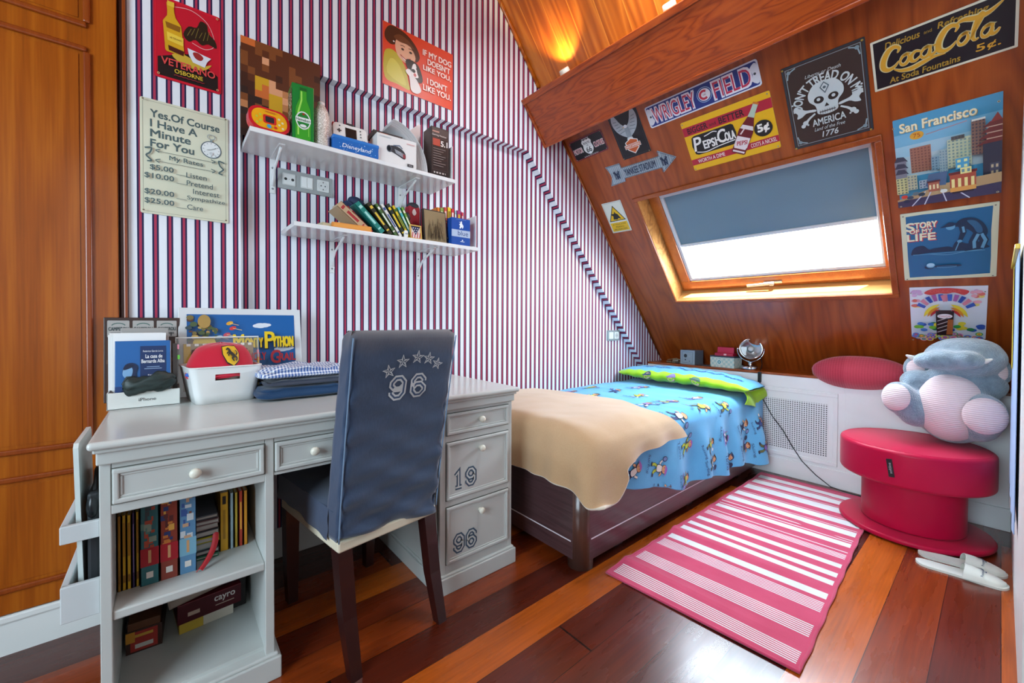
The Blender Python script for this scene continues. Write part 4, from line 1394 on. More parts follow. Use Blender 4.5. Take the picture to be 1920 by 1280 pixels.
b.bx(BX0 - .002, BX0 + .002, BY0 + .06, BY1, .114, .1185, STRIP)
b.build('trim_strip', BD)
for x, y in ((1.62, 1.17), (2.3, 1.17), (3.0, 1.17), (1.62, 1.95), (2.3, 1.95), (3.0, 1.95)):
    b = MB()
    b.bx(x - .03, x + .03, y - .03, y + .03, 0, .30, BLACK, .004)
    b.build('foot', BD)
b = MB()
b.bx(1.325, 3.225, 1.125, 2.045, .351, .535, P('#cfd0cc', .9), .05, 4, True)
tag(b.build('mattress'), 'white mattress lying on the dark brown bed base under the duvet', 'mattress')

# duvet
BLUE = fabric('duvet_cotton', '#4f9fd0', '#67b2dc', .85, 30, 2.5, .2, .15)
LIME = fabric('lime_cotton', '#8fc41c', '#a4d428', .85, 30, 2.5, .2, .15)
def duvet_hem(x):
    K = ((1.3, .37), (1.5, .34), (1.75, .255), (2.1, .185), (2.75, .15), (3.3, .10))
    for (a, p), (c, q_) in zip(K[:-1], K[1:]):
        if x <= c:
            break
    t = min(1, max(0, (x - a) / (c - a)))
    return .53 - (p + (q_ - p) * t) + .012 * math.sin(x * 13)
def duvet_pt(u, v):
    """u 0 foot .. 1 head, v 0 wall .. 1 hem on the room side"""
    x = 1.40 + u * 1.822
    y0, y1 = 2.035, 1.075
    Lt = y0 - y1
    hem = duvet_hem(x)
    L = Lt + hem
    d = v * L
    r = .07
    bulge = .014 * math.sin(PI * min(1, d / Lt)) + .010 * noise.noise((x * 2.2, d * 2.6, 0))
    if d < Lt - r:
        y, z = y0 - d, .560 + bulge
    elif d < Lt - r + r * PI / 2:
        a = (d - (Lt - r)) / r
        y, z = y1 + r - r * math.sin(a), .560 - r + r * math.cos(a) + bulge
    else:
        k = d - (Lt - r + r * PI / 2)
        y, z = y1 - .015 * k / .3 - .13 * u * u * k, .560 - r - k
        am = min(1, k / .2) * min(1, max(.15, (x - 1.55) / .4))
        y -= am * (.012 + .014 * u) * math.sin(x * 23 + 1.3 * math.sin(x * 5)) + am * .012 * math.sin(x * 11)
    z += .006 * noise.noise((x * 7, d * 6, 4)) + .004 * noise.noise((x * 15, d * 5, 9))
    if d > Lt - .25:
        z += .004 * math.sin(x * 40 + 6 * math.sin(d * 9)) * min(1, (d - Lt + .25) / .3) * (1 if d < Lt else .3)
    return Vector((x, y, z))
b = MB()
b.sheet(lambda u, v: duvet_pt(1 - u, v), 120, 80, .010, BLUE)
# printed children at their sports, conforming to the cloth
def duvet_xy(X_, d):
    u = min(.999, max(.001, (X_ - 1.40) / 1.822))
    hem = duvet_hem(X_)
    v = min(.999, max(.001, d / (.96 + hem)))
    p = duvet_pt(u, v)
    e = .004
    n_ = (duvet_pt(u + e if u < .99 else u, v) - duvet_pt(u - e if u > .01 else u, v)).cross(duvet_pt(u, min(1, v + e)) - duvet_pt(u, v - e if v > e else v))
    n_.normalize()
    if n_.z < -.2 or n_.y > .6:
        n_ = -n_
    return p, n_
def print_on(X_, d, rot, sc):
    """local print x runs towards the hem, y towards the head of the bed"""
    c, s_ = math.cos(rot), math.sin(rot)
    def f(p):
        x, y = (p.x * c - p.y * s_) * sc, (p.x * s_ + p.y * c) * sc
        q_, n_ = duvet_xy(X_ + y, d + x)
        return q_ + n_ * (.0022 + p.z)
    b.warp = f
    b.z = 0
pal = ['b8c83a', 'e8e4d8', '3a4a8a', '8a6ab0', 'c8d04a', 'e0d8e8']
def kid(X_, d, rot, sc, rng, word=None):
    print_on(X_, d, rot, sc)
    top, pants = C(rng.choice(pal), .8), C(rng.choice(['2c3a6a', '6a6a3a', 'b8c83a', 'e8e4e0']), .8)
    skin, hair, ink = C('d8a070', .8), C(rng.choice(['3a2a20', '2a3a5a', 'a86ab8', '6a3a20']), .8), C('2a3450', .8)
    sw = rng.choice([-1, 1])
    for pts, wd, m in (([(-.1, -.2), (-.22, -.5), (-.42, -.62)], .15, pants), ([(.1, -.2), (.2, -.5), (.14, -.82)], .15, pants), ([(0, .2), (.3, .1), (.46, .3)], .12, top), ([(0, .2), (-.28, .28), (-.42, .12)], .12, skin)):
        d2 = [(sw * x, y) for x, y in pts]
        b.stroke(d2, wd + .05, ink); b.stroke(d2, wd, m)
    b.disc(sw * -.46, -.64, .12, ink, .08); b.disc(sw * .16, -.88, .14, ink, .08)
    b.poly(spl([(-.17, .34), (.17, .34), (.2, -.24), (-.2, -.24)], 3), ink); b.poly(spl([(-.14, .3), (.14, .3), (.17, -.2), (-.17, -.2)], 3), top)
    b.disc(0, .58, .27, ink, n=16); b.disc(0, .58, .24, skin, n=16); b.disc(0, .62, .245, hair, n=12, a0=.1, a1=PI - .1)
    b.stroke([(sw * -.1, .8), (sw * -.36, .68)], .08, hair); b.disc(sw * .09, .56, .03, ink, n=8); b.disc(sw * -.09, .56, .03, ink, n=8)
    k = rng.random()
    if k < .4:
        b.disc(sw * .62, .48, .17, ink, .24, .5, 14); b.disc(sw * .62, .48, .12, C('7a8ab8', .8), .19, .5, 14)
    elif k < .75:
        b.stroke([(sw * .5, .5), (sw * .3, -.95)], .06, C('8a6ab0', .8)); b.stroke([(sw * -.7, -.78), (sw * .5, -.98)], .09, C('8a6ab0', .8))
    else:
        b.disc(sw * -.62, .3, .13, C('e8e4d8', .8), n=12)
    if word:
        b.text(word, -.08, -1.3, 1.1, .3, C('35507a', .8), .01)
rng = random.Random(7)
words_ = ['Tennis', 'Skating', 'Running', 'Surfing', 'Skiing']
i = 0
for X_ in (1.62, 1.86, 2.12, 2.36, 2.62, 2.84, 3.02, 3.14):
    for d in (.13, .34, .55, .76, .95, 1.14, 1.27):
        i += 1
        jx, jd = rng.uniform(-.04, .04), rng.uniform(-.04, .04)
        if X_ > 2.80 and d < 1.0:
            continue
        if (i % 2 and d < .9) and rng.random() < .35:
            continue
        kid(X_ + jx, min(1.27, d + jd), rng.uniform(-.35, .35), rng.uniform(.070, .082), rng, words_[i % 5])
b.warp = None
tag(b.build('duvet'), 'bright blue duvet printed with children playing sports, spread over the bed', 'duvet')

# pillow under its sham: blue above, lime band in front
def pillow_pt(u, v):
    a = 2 * PI * u
    cx, cy, cz = 3.005, 1.535, .640
    X_ = -math.cos(a)
    S_ = math.sin(a)
    t = -1 + 2 * v
    taper = (1 - abs(t) ** 3.2) ** .5 if abs(t) < 1 else 0
    ry = .495
    px = cx + X_ * .205 * (.72 + .28 * taper)
    pz = cz + S_ * (.062 if S_ > 0 else .05) * (taper * .92 + .08) - .03 * t * (t > 0) * abs(t) - .04 * (1 if S_ < 0 else .2) * 0
    pz += .006 * noise.noise((px * 8, t * 6, 2)) + .004 * math.sin(t * 30 + px * 20) * taper
    return Vector((px, cy - t * ry, pz))
b = MB()
nu, nv = 48, 60
vs = [pillow_pt(i / nu, j / nv) for j in range(nv + 1) for i in range(nu)]
top_, band = [], []
for j in range(nv):
    for i in range(nu):
        q = (j * nu + i, j * nu + (i + 1) % nu, (j + 1) * nu + (i + 1) % nu, (j + 1) * nu + i)
        a = (i + .5) / nu
        (band if (a < .10 or a > .70) else top_).append(q)
b.add(vs, top_, BLUE, True)
b.add(vs, band, LIME, True)
def on_pillow(cu, cv, su, sv):
    def f(p):
        u, v = cu + p.y * su, cv + p.x * sv
        q_ = pillow_pt(u % 1, min(.999, v))
        n_ = (pillow_pt((u + .01) % 1, v) - pillow_pt((u - .01) % 1, v)).cross(pillow_pt(u % 1, min(1, v + .01)) - pillow_pt(u % 1, v - .01)).normalized()
        c = Vector((3.005, q_.y, .62))
        if n_.dot(q_ - c) < 0:
            n_ = -n_
        return q_ + n_ * (.003 + p.z)
    b.warp = f
    b.z = 0
for cv, hc in ((.30, '3a5068'), (.50, '8a7ab0'), (.68, '4a6a5a')):
    on_pillow(.012, cv, .15, .085)
    b.disc(0, -.1, .38, C('2a3450', .8), .46, n=16); b.disc(0, -.1, .34, C('d8b080', .8), .42, n=16)
    b.disc(0, .08, .38, C(hc, .8), .4, n=14, a0=.0, a1=PI); b.stroke([(-.5, .08), (.38, .08)], .12, C(hc, .8))
    b.disc(.12, -.15, .04, C('2a3450', .8), n=8); b.disc(-.08, -.15, .04, C('2a3450', .8), n=8)
for cv in (.30, .58, .82):
    on_pillow(.20, cv, .07, .22)
    b.text('I love sports', 0, 0, 1.0, .62, C('2f5a94', .8), .02, .2)
b.warp = None
pl = b.build('pillow')
tag(pl, 'wide pillow with a pale blue top and a lime green band', 'pillow')
# loose lime and blue corner of the sham hanging over the side
b = MB()
def flap(u, v):
    x = 3.16 - .26 * u + .05 * v * (1 - 2 * u)
    k = v
    return Vector((x + .05 * k * math.sin(3 * u), 1.115 - .055 * math.sin(min(1, k * 1.4) * PI / 2) - .016 * math.sin(7 * u + 2 * k), .650 - .02 * u - .155 * k * (1 - .35 * abs(2 * u - 1)) - .01))
b.sheet(flap, 20, 14, .006, LIME, BLUE)
fl = b.build('pillow_flap', pl)

# blanket over the foot of the bed
TAN = fabric('tan_fleece', '#b48f68', '#c8a680', .95, 40, 3, .5, .3)
EDGE = fabric('fleece_lining', '#d8cdb8', '#e4dac6', .95, 50, 6, .5, .4)
def crs(p0, p1, p2, p3, t):
    return 0.5 * ((2 * p1) + (p2 - p0) * t + (2 * p0 - 5 * p1 + 4 * p2 - p3) * t * t + (3 * p1 - p0 - 3 * p2 + p3) * t ** 3)
def control_surface(G):
    G = [[Vector(p) for p in r] for r in G]
    nv_, nu_ = len(G) - 1, len(G[0]) - 1
    def row(r, u):
        k = min(nu_ - 1, int(u * nu_)); t = u * nu_ - k
        g = lambda i: r[i] if 0 <= i <= nu_ else (2 * r[0] - r[1] if i < 0 else 2 * r[nu_] - r[nu_ - 1])
        return crs(g(k - 1), g(k), g(k + 1), g(k + 2), t)
    def f(u, v):
        q_ = [row(r, u) for r in G]
        k = min(nv_ - 1, int(v * nv_)); t = v * nv_ - k
        g = lambda i: q_[i] if 0 <= i <= nv_ else (2 * q_[0] - q_[1] if i < 0 else 2 * q_[nv_] - q_[nv_ - 1])
        return crs(g(k - 1), g(k), g(k + 1), g(k + 2), t)
    return f
BLK = control_surface([
    [(1.90, 2.03, .604), (1.70, 2.03, .610), (1.45, 2.03, .610), (1.315, 2.03, .594), (1.272, 2.03, .50), (1.262, 2.03, .375)],
    [(1.95, 1.70, .608), (1.72, 1.70, .616), (1.46, 1.70, .616), (1.315, 1.70, .598), (1.268, 1.70, .50), (1.256, 1.70, .366)],
    [(1.95, 1.38, .610), (1.72, 1.38, .616), (1.46, 1.38, .616), (1.315, 1.38, .598), (1.266, 1.38, .49), (1.254, 1.38, .374)],
    [(1.88, 1.17, .606), (1.70, 1.16, .610), (1.46, 1.16, .608), (1.32, 1.165, .590), (1.268, 1.17, .48), (1.254, 1.17, .362)],
    [(1.93, 1.07, .575), (1.72, 1.06, .568), (1.48, 1.058, .562), (1.335, 1.07, .545), (1.275, 1.085, .45), (1.254, 1.09, .348)],
    [(1.98, 1.035, .525), (1.73, 1.026, .522), (1.50, 1.02, .50), (1.375, 1.025, .45), (1.305, 1.035, .40), (1.266, 1.04, .324)],
    [(2.02, 1.022, .472), (1.73, 1.016, .472), (1.50, 1.008, .445), (1.475, 1.0, .385), (1.41, .996, .318), (1.318, 1.004, .330)]])
def blanket_pt(u, v):
    p = BLK(u, v)
    k = max(0, u - .6) / .4
    p.x -= k * (.010 * math.sin(p.y * 21 + .6) + .006 * math.sin(p.y * 43))
    k2 = max(0, v - .75) / .25
    p.y -= k2 * .008 * math.sin(p.x * 26)
    p.z += .006 * noise.noise((p.x * 4, p.y * 4, 7)) + .0025 * noise.noise((p.x * 13, p.y * 13, 2)) + k * .008 * math.sin(p.y * 17)
    return p
b = MB()
b.sheet(lambda u, v: blanket_pt(u, v), 70, 80, .014, TAN, EDGE, EDGE)
tag(b.build('blanket'), 'tan fleece blanket with a pale edge thrown over the foot of the bed', 'blanket')

# ------------------------------------------------------------------ rug
NLc, NRc, FLc, FRc = Vector((1.397, 1.045, 0)), Vector((1.438, .373, 0)), Vector((3.155, 1.055, 0)), Vector((3.17, .46, 0))
RED = fabric('rug_red', '#b8395a', '#c64868', .95, 90, 8, .2, .5)
RWH = fabric('rug_white', '#c8c9ca', '#d8d9d9', .95, 90, 8, .2, .5)
bands = []
def thin(a, c, n):
    w_ = (c - a) / (2 * n - 1)
    for i in range(n):
        bands.append((a + 2 * i * w_, a + (2 * i + 1) * w_))
thin(.016, .055, 7); thin(.109, .152, 7); thin(.208, .249, 7)
bands += [(.265, .290), (.334, .358), (.379, .402), (.433, .455)]
thin(.488, .515, 4); bands += [(.530, .534), (.566, .590), (.598, .602), (.615, .619), (.646, .680), (.688, .691), (.716, .752), (.760, .763), (.798, .842), (.85, .853), (.874, .912), (.92, .923), (.936, .968)]
cuts = sorted(set([0, 1] + [round(x, 5) for p in bands for x in p] + [i / 90 for i in range(91)]))
def rug_pt(s_, t):
    p = (NLc.lerp(FLc, s_)).lerp(NRc.lerp(FRc, s_), t)
    h = .006 + .0045 * max(0, math.sin(s_ * 21 + 1.5 * t)) ** 3 * (1 - .5 * t)
    for s0, hh in ((.075, .012), (.315, .014), (.2, .005), (.62, .006)):
        h += hh * math.exp(-((s_ - s0) / .016) ** 2) * (1 - t) ** 1.3
    if p.x > 2.5 and p.y < .65:
        h = min(h, .006)
    e = .006 * math.sin(s_ * 60) * (.3 if t < .02 or t > .98 else 0)
    return Vector((p.x, p.y + e, h))
b = MB()
NT_ = 24
for s_a, s_b in zip(cuts[:-1], cuts[1:]):
    m_ = (s_a + s_b) / 2
    wh = any(a <= m_ <= c for a, c in bands)
    vs, fr, fw = [], [], []
    ts = [0, .022] + [.022 + .956 * i / NT_ for i in range(1, NT_ + 1)] + [1]
    for t in ts:
        vs += [rug_pt(s_a, t), rug_pt(s_b, t)]
    for i in range(len(ts) - 1):
        (fw if wh and 0 < i < len(ts) - 2 else fr).append((2 * i + 1, 2 * i + 3, 2 * i + 2, 2 * i)[::-1])
    if fr:
        b.add(vs, fr, RED, True)
    if fw:
        b.add(vs, fw, RWH, True)
edge = [rug_pt(i / 80, 0) for i in range(81)] + [rug_pt(1, i / 16) for i in range(1, 17)] + [rug_pt(1 - i / 80, 1) for i in range(1, 81)] + [rug_pt(0, 1 - i / 16) for i in range(1, 16)]
b.tube([p + Vector((0, 0, -.001)) for p in edge], .005, RED, 6, True, True)
tag(b.build('rug'), 'red and white striped woven rug lying on the floor beside the bed', 'rug')

# ------------------------------------------------------------------ red mushroom stool
RL_ = fabric('red_vinyl', '#b20636', '#ba0c3c', .36, 120, 2, .05, .06)
ST = thing('stool', 'large red spool-shaped stool with a round padded seat by the knee wall', 'stool', (2.93, .285, .007))
sx_, sy_ = 2.925, .285
M0 = Matrix.Translation((sx_, sy_, .007))
def rprof(r, z0, z1, e, n=6):
    out = [(0, z0), (r - e, z0)]
    for i in range(1, n + 1):
        a = -PI / 2 + PI / 2 * i / n
        out.append((r - e + e * math.cos(a), z0 + e + e * math.sin(a)))
    for i in range(n + 1):
        a = PI / 2 * i / n
        out.append((r - e + e * math.cos(a), z1 - e + e * math.sin(a)))
    return out + [(0, z1)]
b = MB(); b.lathe(rprof(.29, 0, .024, .010), RL_, 72, M0); b.build('base', ST)
b = MB(); b.lathe(rprof(.196, .024, .27, .012), RL_, 64, M0); b.build('column', ST)
b = MB()
b.lathe(rprof(.288, .262, .435, .018, 8), RL_, 72, M0)
b.lathe([(.272 + .003 * math.cos(a), .4335 + .003 * math.sin(a)) for a in [2 * PI * i / 8 for i in range(9)]], RL_, 72, M0)
st = b.build('seat', ST)
b = MB()
ang = math.radians(171)
b.M = M0 @ Matrix.Rotation(ang, 4, 'Z') @ Matrix.Translation((.2885, 0, .352)) @ Matrix.Rotation(math.radians(8), 4, 'X')
b.box((0.002, 0, 0), (.004, .022, .085), BLACK, .0015)
b.M = b.M @ Matrix(((0, 0, 1, 0.0042), (1, 0, 0, 0), (0, 1, 0, 0), (0, 0, 0, 1)))
b.z = 0
b.text('softline', 0, 0, .05, .010, C('b8b8bc'), 0, 0, PI / 2)
b.build('tag', st)
# ------------------------------------------------------------------ wall shelves
SHW = P('#dfe0e0', .16)
def shelf(label, x0, x1, yf, zt, brks, yb=2.053):
    S_ = thing('wall_shelf', label, 'shelf', ((x0 + x1) / 2, yb, zt - .018), 'white wall shelves on the striped wall')
    b = MB()
    b.bx(x0, x1, yf, yb, zt - .018, zt, SHW, .0015)
    b.build('board', S_)
    for bxx in brks:
        b = MB()
        z1 = zt - .018
        b.bx(bxx - .011, bxx + .011, yb - .004, yb, z1 - .15, z1, SHW, .001)
        b.bx(bxx - .011, bxx + .011, yf + .05, yb, z1 - .004, z1, SHW, .001)
        b.tube([(bxx, yf + .075, z1 - .006), (bxx, yf + .11, z1 - .022), (bxx, yb - .05, z1 - .055), (bxx, yb - .012, z1 - .095), (bxx, yb - .006, z1 - .12)], .005, SHW, 8)
        for zz in (.04, .13):
            b.lathe([(0, .003), (.004, .002), (.0045, 0)], C('8a8c8e'), 10, Matrix.Translation((bxx, yb - .004, z1 - zz)) @ Matrix.Rotation(PI / 2, 4, 'X'))
        b.build('bracket', S_)
    return S_
shelf('upper white wall shelf on two brackets carrying toys and boxes', .237, 1.127, 1.80, 1.773, (.353, .945))
shelf('lower white wall shelf on two brackets carrying leaning books', .386, 1.280, 1.806, 1.446, (.60, 1.05))
ZU, ZL = 1.774, 1.447
def simple(b, name, label, cat, group=None, **kw):
    return tag(b.build(name, **kw), label, cat, group)
def at(x, y, z, rz=0.0, rx=0.0, ry=0.0):
    return Matrix.Translation((x, y, z)) @ Matrix.Rotation(rz, 4, 'Z') @ Matrix.Rotation(rx, 4, 'X') @ Matrix.Rotation(ry, 4, 'Y')
FRONT = Matrix(((1, 0, 0, 0), (0, 0, -1, 0), (0, 1, 0, 0), (0, 0, 0, 1)))     # print plane facing -y
def face(b, M, x, y, z):
    """start printing on a face looking towards -y, centred on (x, y, z) in frame M"""
    b.M = M @ Matrix.Translation((x, y, z)) @ FRONT
    b.z = 0.0004

# red and yellow toy console
T = thing('toy_radio', 'red and yellow rounded toy with a small dark screen on the upper shelf', 'toy', (.306, 1.84, ZU))
M0 = at(.306, 1.84, ZU, math.radians(4), math.radians(-10))
b = MB(); b.M = M0
b.prism([(x, y + .05) for x, y in rr(.142, .095, .04, 8)], -.018, .018, C('c8202c', .25))
b.v = [M0 @ (Matrix.Rotation(PI / 2, 4, 'X') @ (M0.inverted() @ p)) for p in b.v]
b.build('case', T)
b = MB()
face(b, M0, 0, -.0185, .05)
b.poly(rr(.122, .078, .036, 8), C('e8a81c', .25))
b.poly(rr(.046, .036, .008), C('c82c24', .25)); b.poly(rr(.03, .024, .004), C('2c2e34', .15))
for i in range(4):
    for sx in (-1, 1):
        b.disc(sx * (.032 + .012 * (i % 2)), .012 - .012 * i, .0045, C('b8c43a' if sx < 0 else 'd8d2a0', .3), n=10)
b.disc(-.004, -.029, .008, C('3a9ac8', .3), n=12); b.disc(.018, -.028, .006, C('c83020', .3), n=12); b.rect(-.015, .02, .028, .033, C('c86a20'))
b.build('face_panel', T)

# green beer carton with patterned side
b = MB()
M0 = at(.425, 1.865, ZU, math.radians(-3))
b.M = M0
GRN = C('157a32', .3)
b.bx(-.04, .04, -.045, .045, 0, .225, GRN, .002)
face(b, M0, 0, -.0453, .1125)
bp = [(.0, .1), (.012, .1), (.012, .085), (.013, .055), (.026, .02), (.028, 0), (.028, -.1), (.024, -.106), (0, -.106)]
b.poly(bp + [(-x, y) for x, y in bp[::-1][1:-1]], C('3a9a28', .3))
b.stroke([(-.018, -.09), (-.018, 0), (-.006, .05), (-.006, .085)], .006, C('9ad85a', .3)); b.stroke([(.02, -.09), (.02, -.01)], .003, C('7ac848', .3))
b.rect(-.012, .012, .088, .1, C('1a5a24')); b.disc(0, -.03, .027, C('d8dcd8'), .036); b.disc(0, -.03, .023, C('1a7a30'), .031); b.rect(-.028, .028, -.037, -.019, C('e0e4e0'))
b.text('Heineken', 0, -.028, .05, .011, C('1a4a24'), .02); b.poly([(0, -.0), (.004, -.009), (-.005, -.004), (.005, -.004), (-.004, -.009)], C('c82020')); b.disc(0, -.052, .012, C('d8dcd8'), .006)
b.M = M0 @ Matrix.Translation((-.0403, 0, .1125)) @ Matrix(((0, 0, -1, 0), (-1, 0, 0, 0), (0, 1, 0, 0), (0, 0, 0, 1)))
b.z = .0003
b.rect(-.045, .045, -.11, .09, C('1c1c1a'))
rng = random.Random(3)
for i in range(110):
    b.disc(rng.uniform(-.042, .042), rng.uniform(-.107, .087), rng.uniform(.002, .005), C(rng.choice(['d8d2c0', 'e8e4d8', 'b8b2a0'])), rng.uniform(.002, .005), n=7, z=.0008 + i * 1e-6)
simple(b, 'beer_carton', 'tall green beer carton picturing a bottle, with a mottled black side', 'box')

# beaded clear bottle
BT_ = thing('beaded_bottle', 'clear bottle covered in glittering beads beside the green carton', 'bottle', (.502, 1.86, ZU))
b = MB()
q = NT('glitter_beads')
f = q.noise(q.coord((210, 210, 210)), 1, 1)
q.bump(f, .8, .002)
BEAD = q.set(Base_Color=q.ramp(f, [(.35, '#a89a8c'), (.65, '#e4dcd4')]), Roughness=.25, Specular_IOR_Level=.8)
b.lathe([(0, 0), (.03, 0), (.033, .005), (.034, .03), (.033, .06), (.034, .10), (.033, .135), (.027, .16), (.019, .176), (.015, .184), (0, .184)], BEAD, 28, Matrix.Translation((.502, 1.86, ZU)))
b.build('body', BT_)
b = MB()
b.lathe([(0, .198), (.012, .198), (.0145, .195), (.0145, .184), (.0, .184)], C('e4dcd8', .3), 20, Matrix.Translation((.502, 1.86, ZU)))
b.build('cap', BT_)

# blue tin and white handheld console on it
b = MB(); M0 = at(.636, 1.853, ZU, math.radians(-2)); b.M = M0
b.bx(-.098, .098, -.04, .04, 0, .064, C('1f62b0', .25), .008, 3)
b.bx(-.0995, .0995, -.0415, .0415, .048, .066, C('2a72c0', .25), .006, 3)
face(b, M0, 0, -.0405, .024)
b.text('Disneyland', .0, .0, .12, .022, C('d8e4f0'), .01, .2)
rng = random.Random(4)
for i in range(26):
    b.disc(rng.uniform(-.08, .08), rng.uniform(-.018, .022), rng.uniform(.0008, .0022), C('a8cce8'), n=6)
simple(b, 'tin_box', 'glossy blue tin box with white lettering under the handheld game on the upper shelf', 'tin')
GC = thing('game_console', 'white handheld game console with a dark screen lying on the blue tin', 'toy', (.625, 1.862, ZU + .0665))
M0 = at(.625, 1.868, ZU + .067, math.radians(-2), math.radians(-12))
b = MB(); b.M = M0
b.prism([(x, y) for x, y in rr(.145, .075, .018, 6)], -.012, .012, C('dcdad6', .35))
b.v = [M0 @ (Matrix.Translation((0, 0, .0378)) @ Matrix.Rotation(PI / 2, 4, 'X') @ (M0.inverted() @ p)) for p in b.v]
b.build('case', GC)
b = MB(); face(b, M0, 0, -.0125, .0378)
b.rect(-.022, .026, -.03, .022, C('1c1a1a', .15))
b.rect(-.051, -.045, -.008, .010, C('26262a')); b.rect(-.057, -.039, -.002, .004, C('26262a'))
for x, y in ((-.045, .024), (.044, .022), (.044, .006), (.044, -.008), (.05, -.026), (.058, -.026), (-.03, -.028), (.04, -.03)):
    b.disc(x, y, .0032, C('26262a'), n=10)
b.build('controls', GC)
b = MB(); b.M = M0
b.bx(-.016, .022, -.012, .010, .066, .089, C('2a2c30', .3), .008, 3)
b.build('camera_knob', GC)
b = MB(); b.M = M0
b.bx(-.0735, -.060, -.008, .008, .06, .078, C('b83038', .3), .004)
b.build('trigger_button', GC)
b = MB(); b.M = at(.722, 1.92, ZU, .1)
b.bx(-.035, .02, -.02, .03, 0, .105, C('b8b0a4', .7), .006)
simple(b, 'beige_pouch', 'small beige pouch standing between the blue tin and the camcorder box', 'pouch')

# camcorder box, black box lying on it
b = MB(); M0 = at(.828, 1.872, ZU, math.radians(-3)); b.M = M0
b.bx(-.095, .095, -.05, .05, 0, .133, C('d9d8d6', .35), .0015)
face(b, M0, 0, -.0503, .066)
K_ = C('2a2c32', .3)
b.poly(spl([(-.045, .012), (-.03, .022), (-.005, .024), (.02, .016), (.038, 0), (.04, -.022), (.03, -.028), (.0, -.016), (-.03, -.006), (-.044, -.002)], 4), K_)
b.disc(-.038, .006, .013, C('4a4e58', .2), .016); b.disc(-.04, .006, .008, C('14161a', .1), .011); b.poly([(-.014, .01), (.034, -.004), (.034, -.024), (-.008, -.008)], C('8a8e96', .3)); b.poly([(.026, -.004), (.039, -.008), (.039, -.024), (.028, -.024)], C('8a2a34'))
b.text('JVC', .01, -.0, .014, .005, C('d8d8dc')); b.stroke([(-.02, .024), (.01, .03), (.024, .018)], .005, C('5a6a80', .3))
b.rect(-.085, -.03, .053, .056, C('a8b0b8')); b.rect(.045, .085, .046, .05, C('d0a0a0')); b.rect(.048, .078, -.058, -.045, C('2a2a2e')); b.rect(.055, .072, -.054, -.05, C('8a8a90'))
simple(b, 'camcorder_box', 'white carton picturing a dark camcorder, standing on the upper shelf', 'box')
b = MB(); M0 = at(.80, 1.90, ZU + .1335, math.radians(-4)); b.M = M0
b.bx(-.07, .07, -.04, .045, 0, .024, C('2a201e', .35), .0015)
face(b, M0, 0, -.0402, .012); b.rect(-.04, .0, -.007, .005, C('c8582a')); b.rect(.01, .06, -.004, .0, C('5a4a44'))
simple(b, 'flat_black_box', 'flat black box lying on top of the white camcorder carton', 'box')

# leaning papers
b = MB()
for i in range(7):
    y0 = 1.835 + i * .016
    lean = .11 + .012 * i
    xb = .985 - .003 * i
    def pg(u, v, y0=y0, xb=xb, i=i):
        k = v
        ph = k * PI / 2 * .96
        return Vector((.800 - .001 * i + (.188 - .0032 * i) * math.cos(ph), 1.832 + .003 * i + .11 * u, ZU + .001 + (.218 - .0036 * i) * math.sin(ph)))
    b.sheet(pg, 3, 24, .0012, C('d9d6d6' if i % 2 else 'e4e0e0', .6))
simple(b, 'leaning_papers', 'sheaf of white papers leaning in a curve against the tall white folder', 'papers')
b = MB()
b.M = at(.972, 1.93, ZU, math.radians(12))
b.prism([(-.085, .0), (.03, .0), (.03, .285), (.02, .285), (-.085, .19)], -.002, .002, C('e2dada', .6))
b.v = [b.M @ (Matrix.Rotation(PI / 2, 4, 'X') @ (b.M.inverted() @ p)) for p in b.v]
simple(b, 'tall_folder', 'tall white paper folder with a slanted top behind the leaning papers', 'folder')
# headphone package
b = MB(); M0 = at(1.054, 1.862, ZU, math.radians(-3)); b.M = M0
b.bx(-.048, .048, -.04, .05, 0, .245, C('241a1a', .3), .001)
face(b, M0, 0, -.0403, .1225)
b.rect(-.044, .044, .085, .115, C('3a2c2a')); b.text('Gaming Headset', -.004, .082, .078, .011, C('d8d0cc')); b.rect(-.042, -.005, .096, .103, C('a87868'))
b.rect(-.04, .0, .03, .065, C('a83a24')); b.text('5.1', .022, .045, .036, .026, C('e8e4e0'), .03); b.frame(-.043, .043, -.09, .07, .0012, C('5a4a48'))
for i in range(8):
    b.rect(-.038, .03 - .012 * (i % 3), .014 - i * .012, .0165 - i * .012, C('8a7e7a'))
b.rect(-.036, .03, -.108, -.1, C('b0a8a4'))
for i in range(4):
    b.rect(-.028 + i * .016, -.022 + i * .016, -.11, -.098, C('241a1a'))
simple(b, 'headset_package', 'tall black package printed 5.1 at the right end of the upper shelf', 'box')

# white bookends
def bookend(x, z, label, h_=.165):
    b = MB()
    b.bx(x - .014, x + .014, 1.815, 1.95, z, z + .003, SHW)
    b.bx(x + .009, x + .0125, 1.815, 1.95, z, z + h_, SHW, .001)
    return simple(b, 'bookend', label, 'bookend', 'white bookends on the wall shelves')
e1 = bookend(1.11, ZU, 'white metal bookend at the right end of the upper shelf', .17)
e2 = e1.copy(); COL.objects.link(e2)
e2.location = (1.262, e1.location.y + .005, ZL); e2['label'] = 'white metal bookend at the right end of the lower shelf'

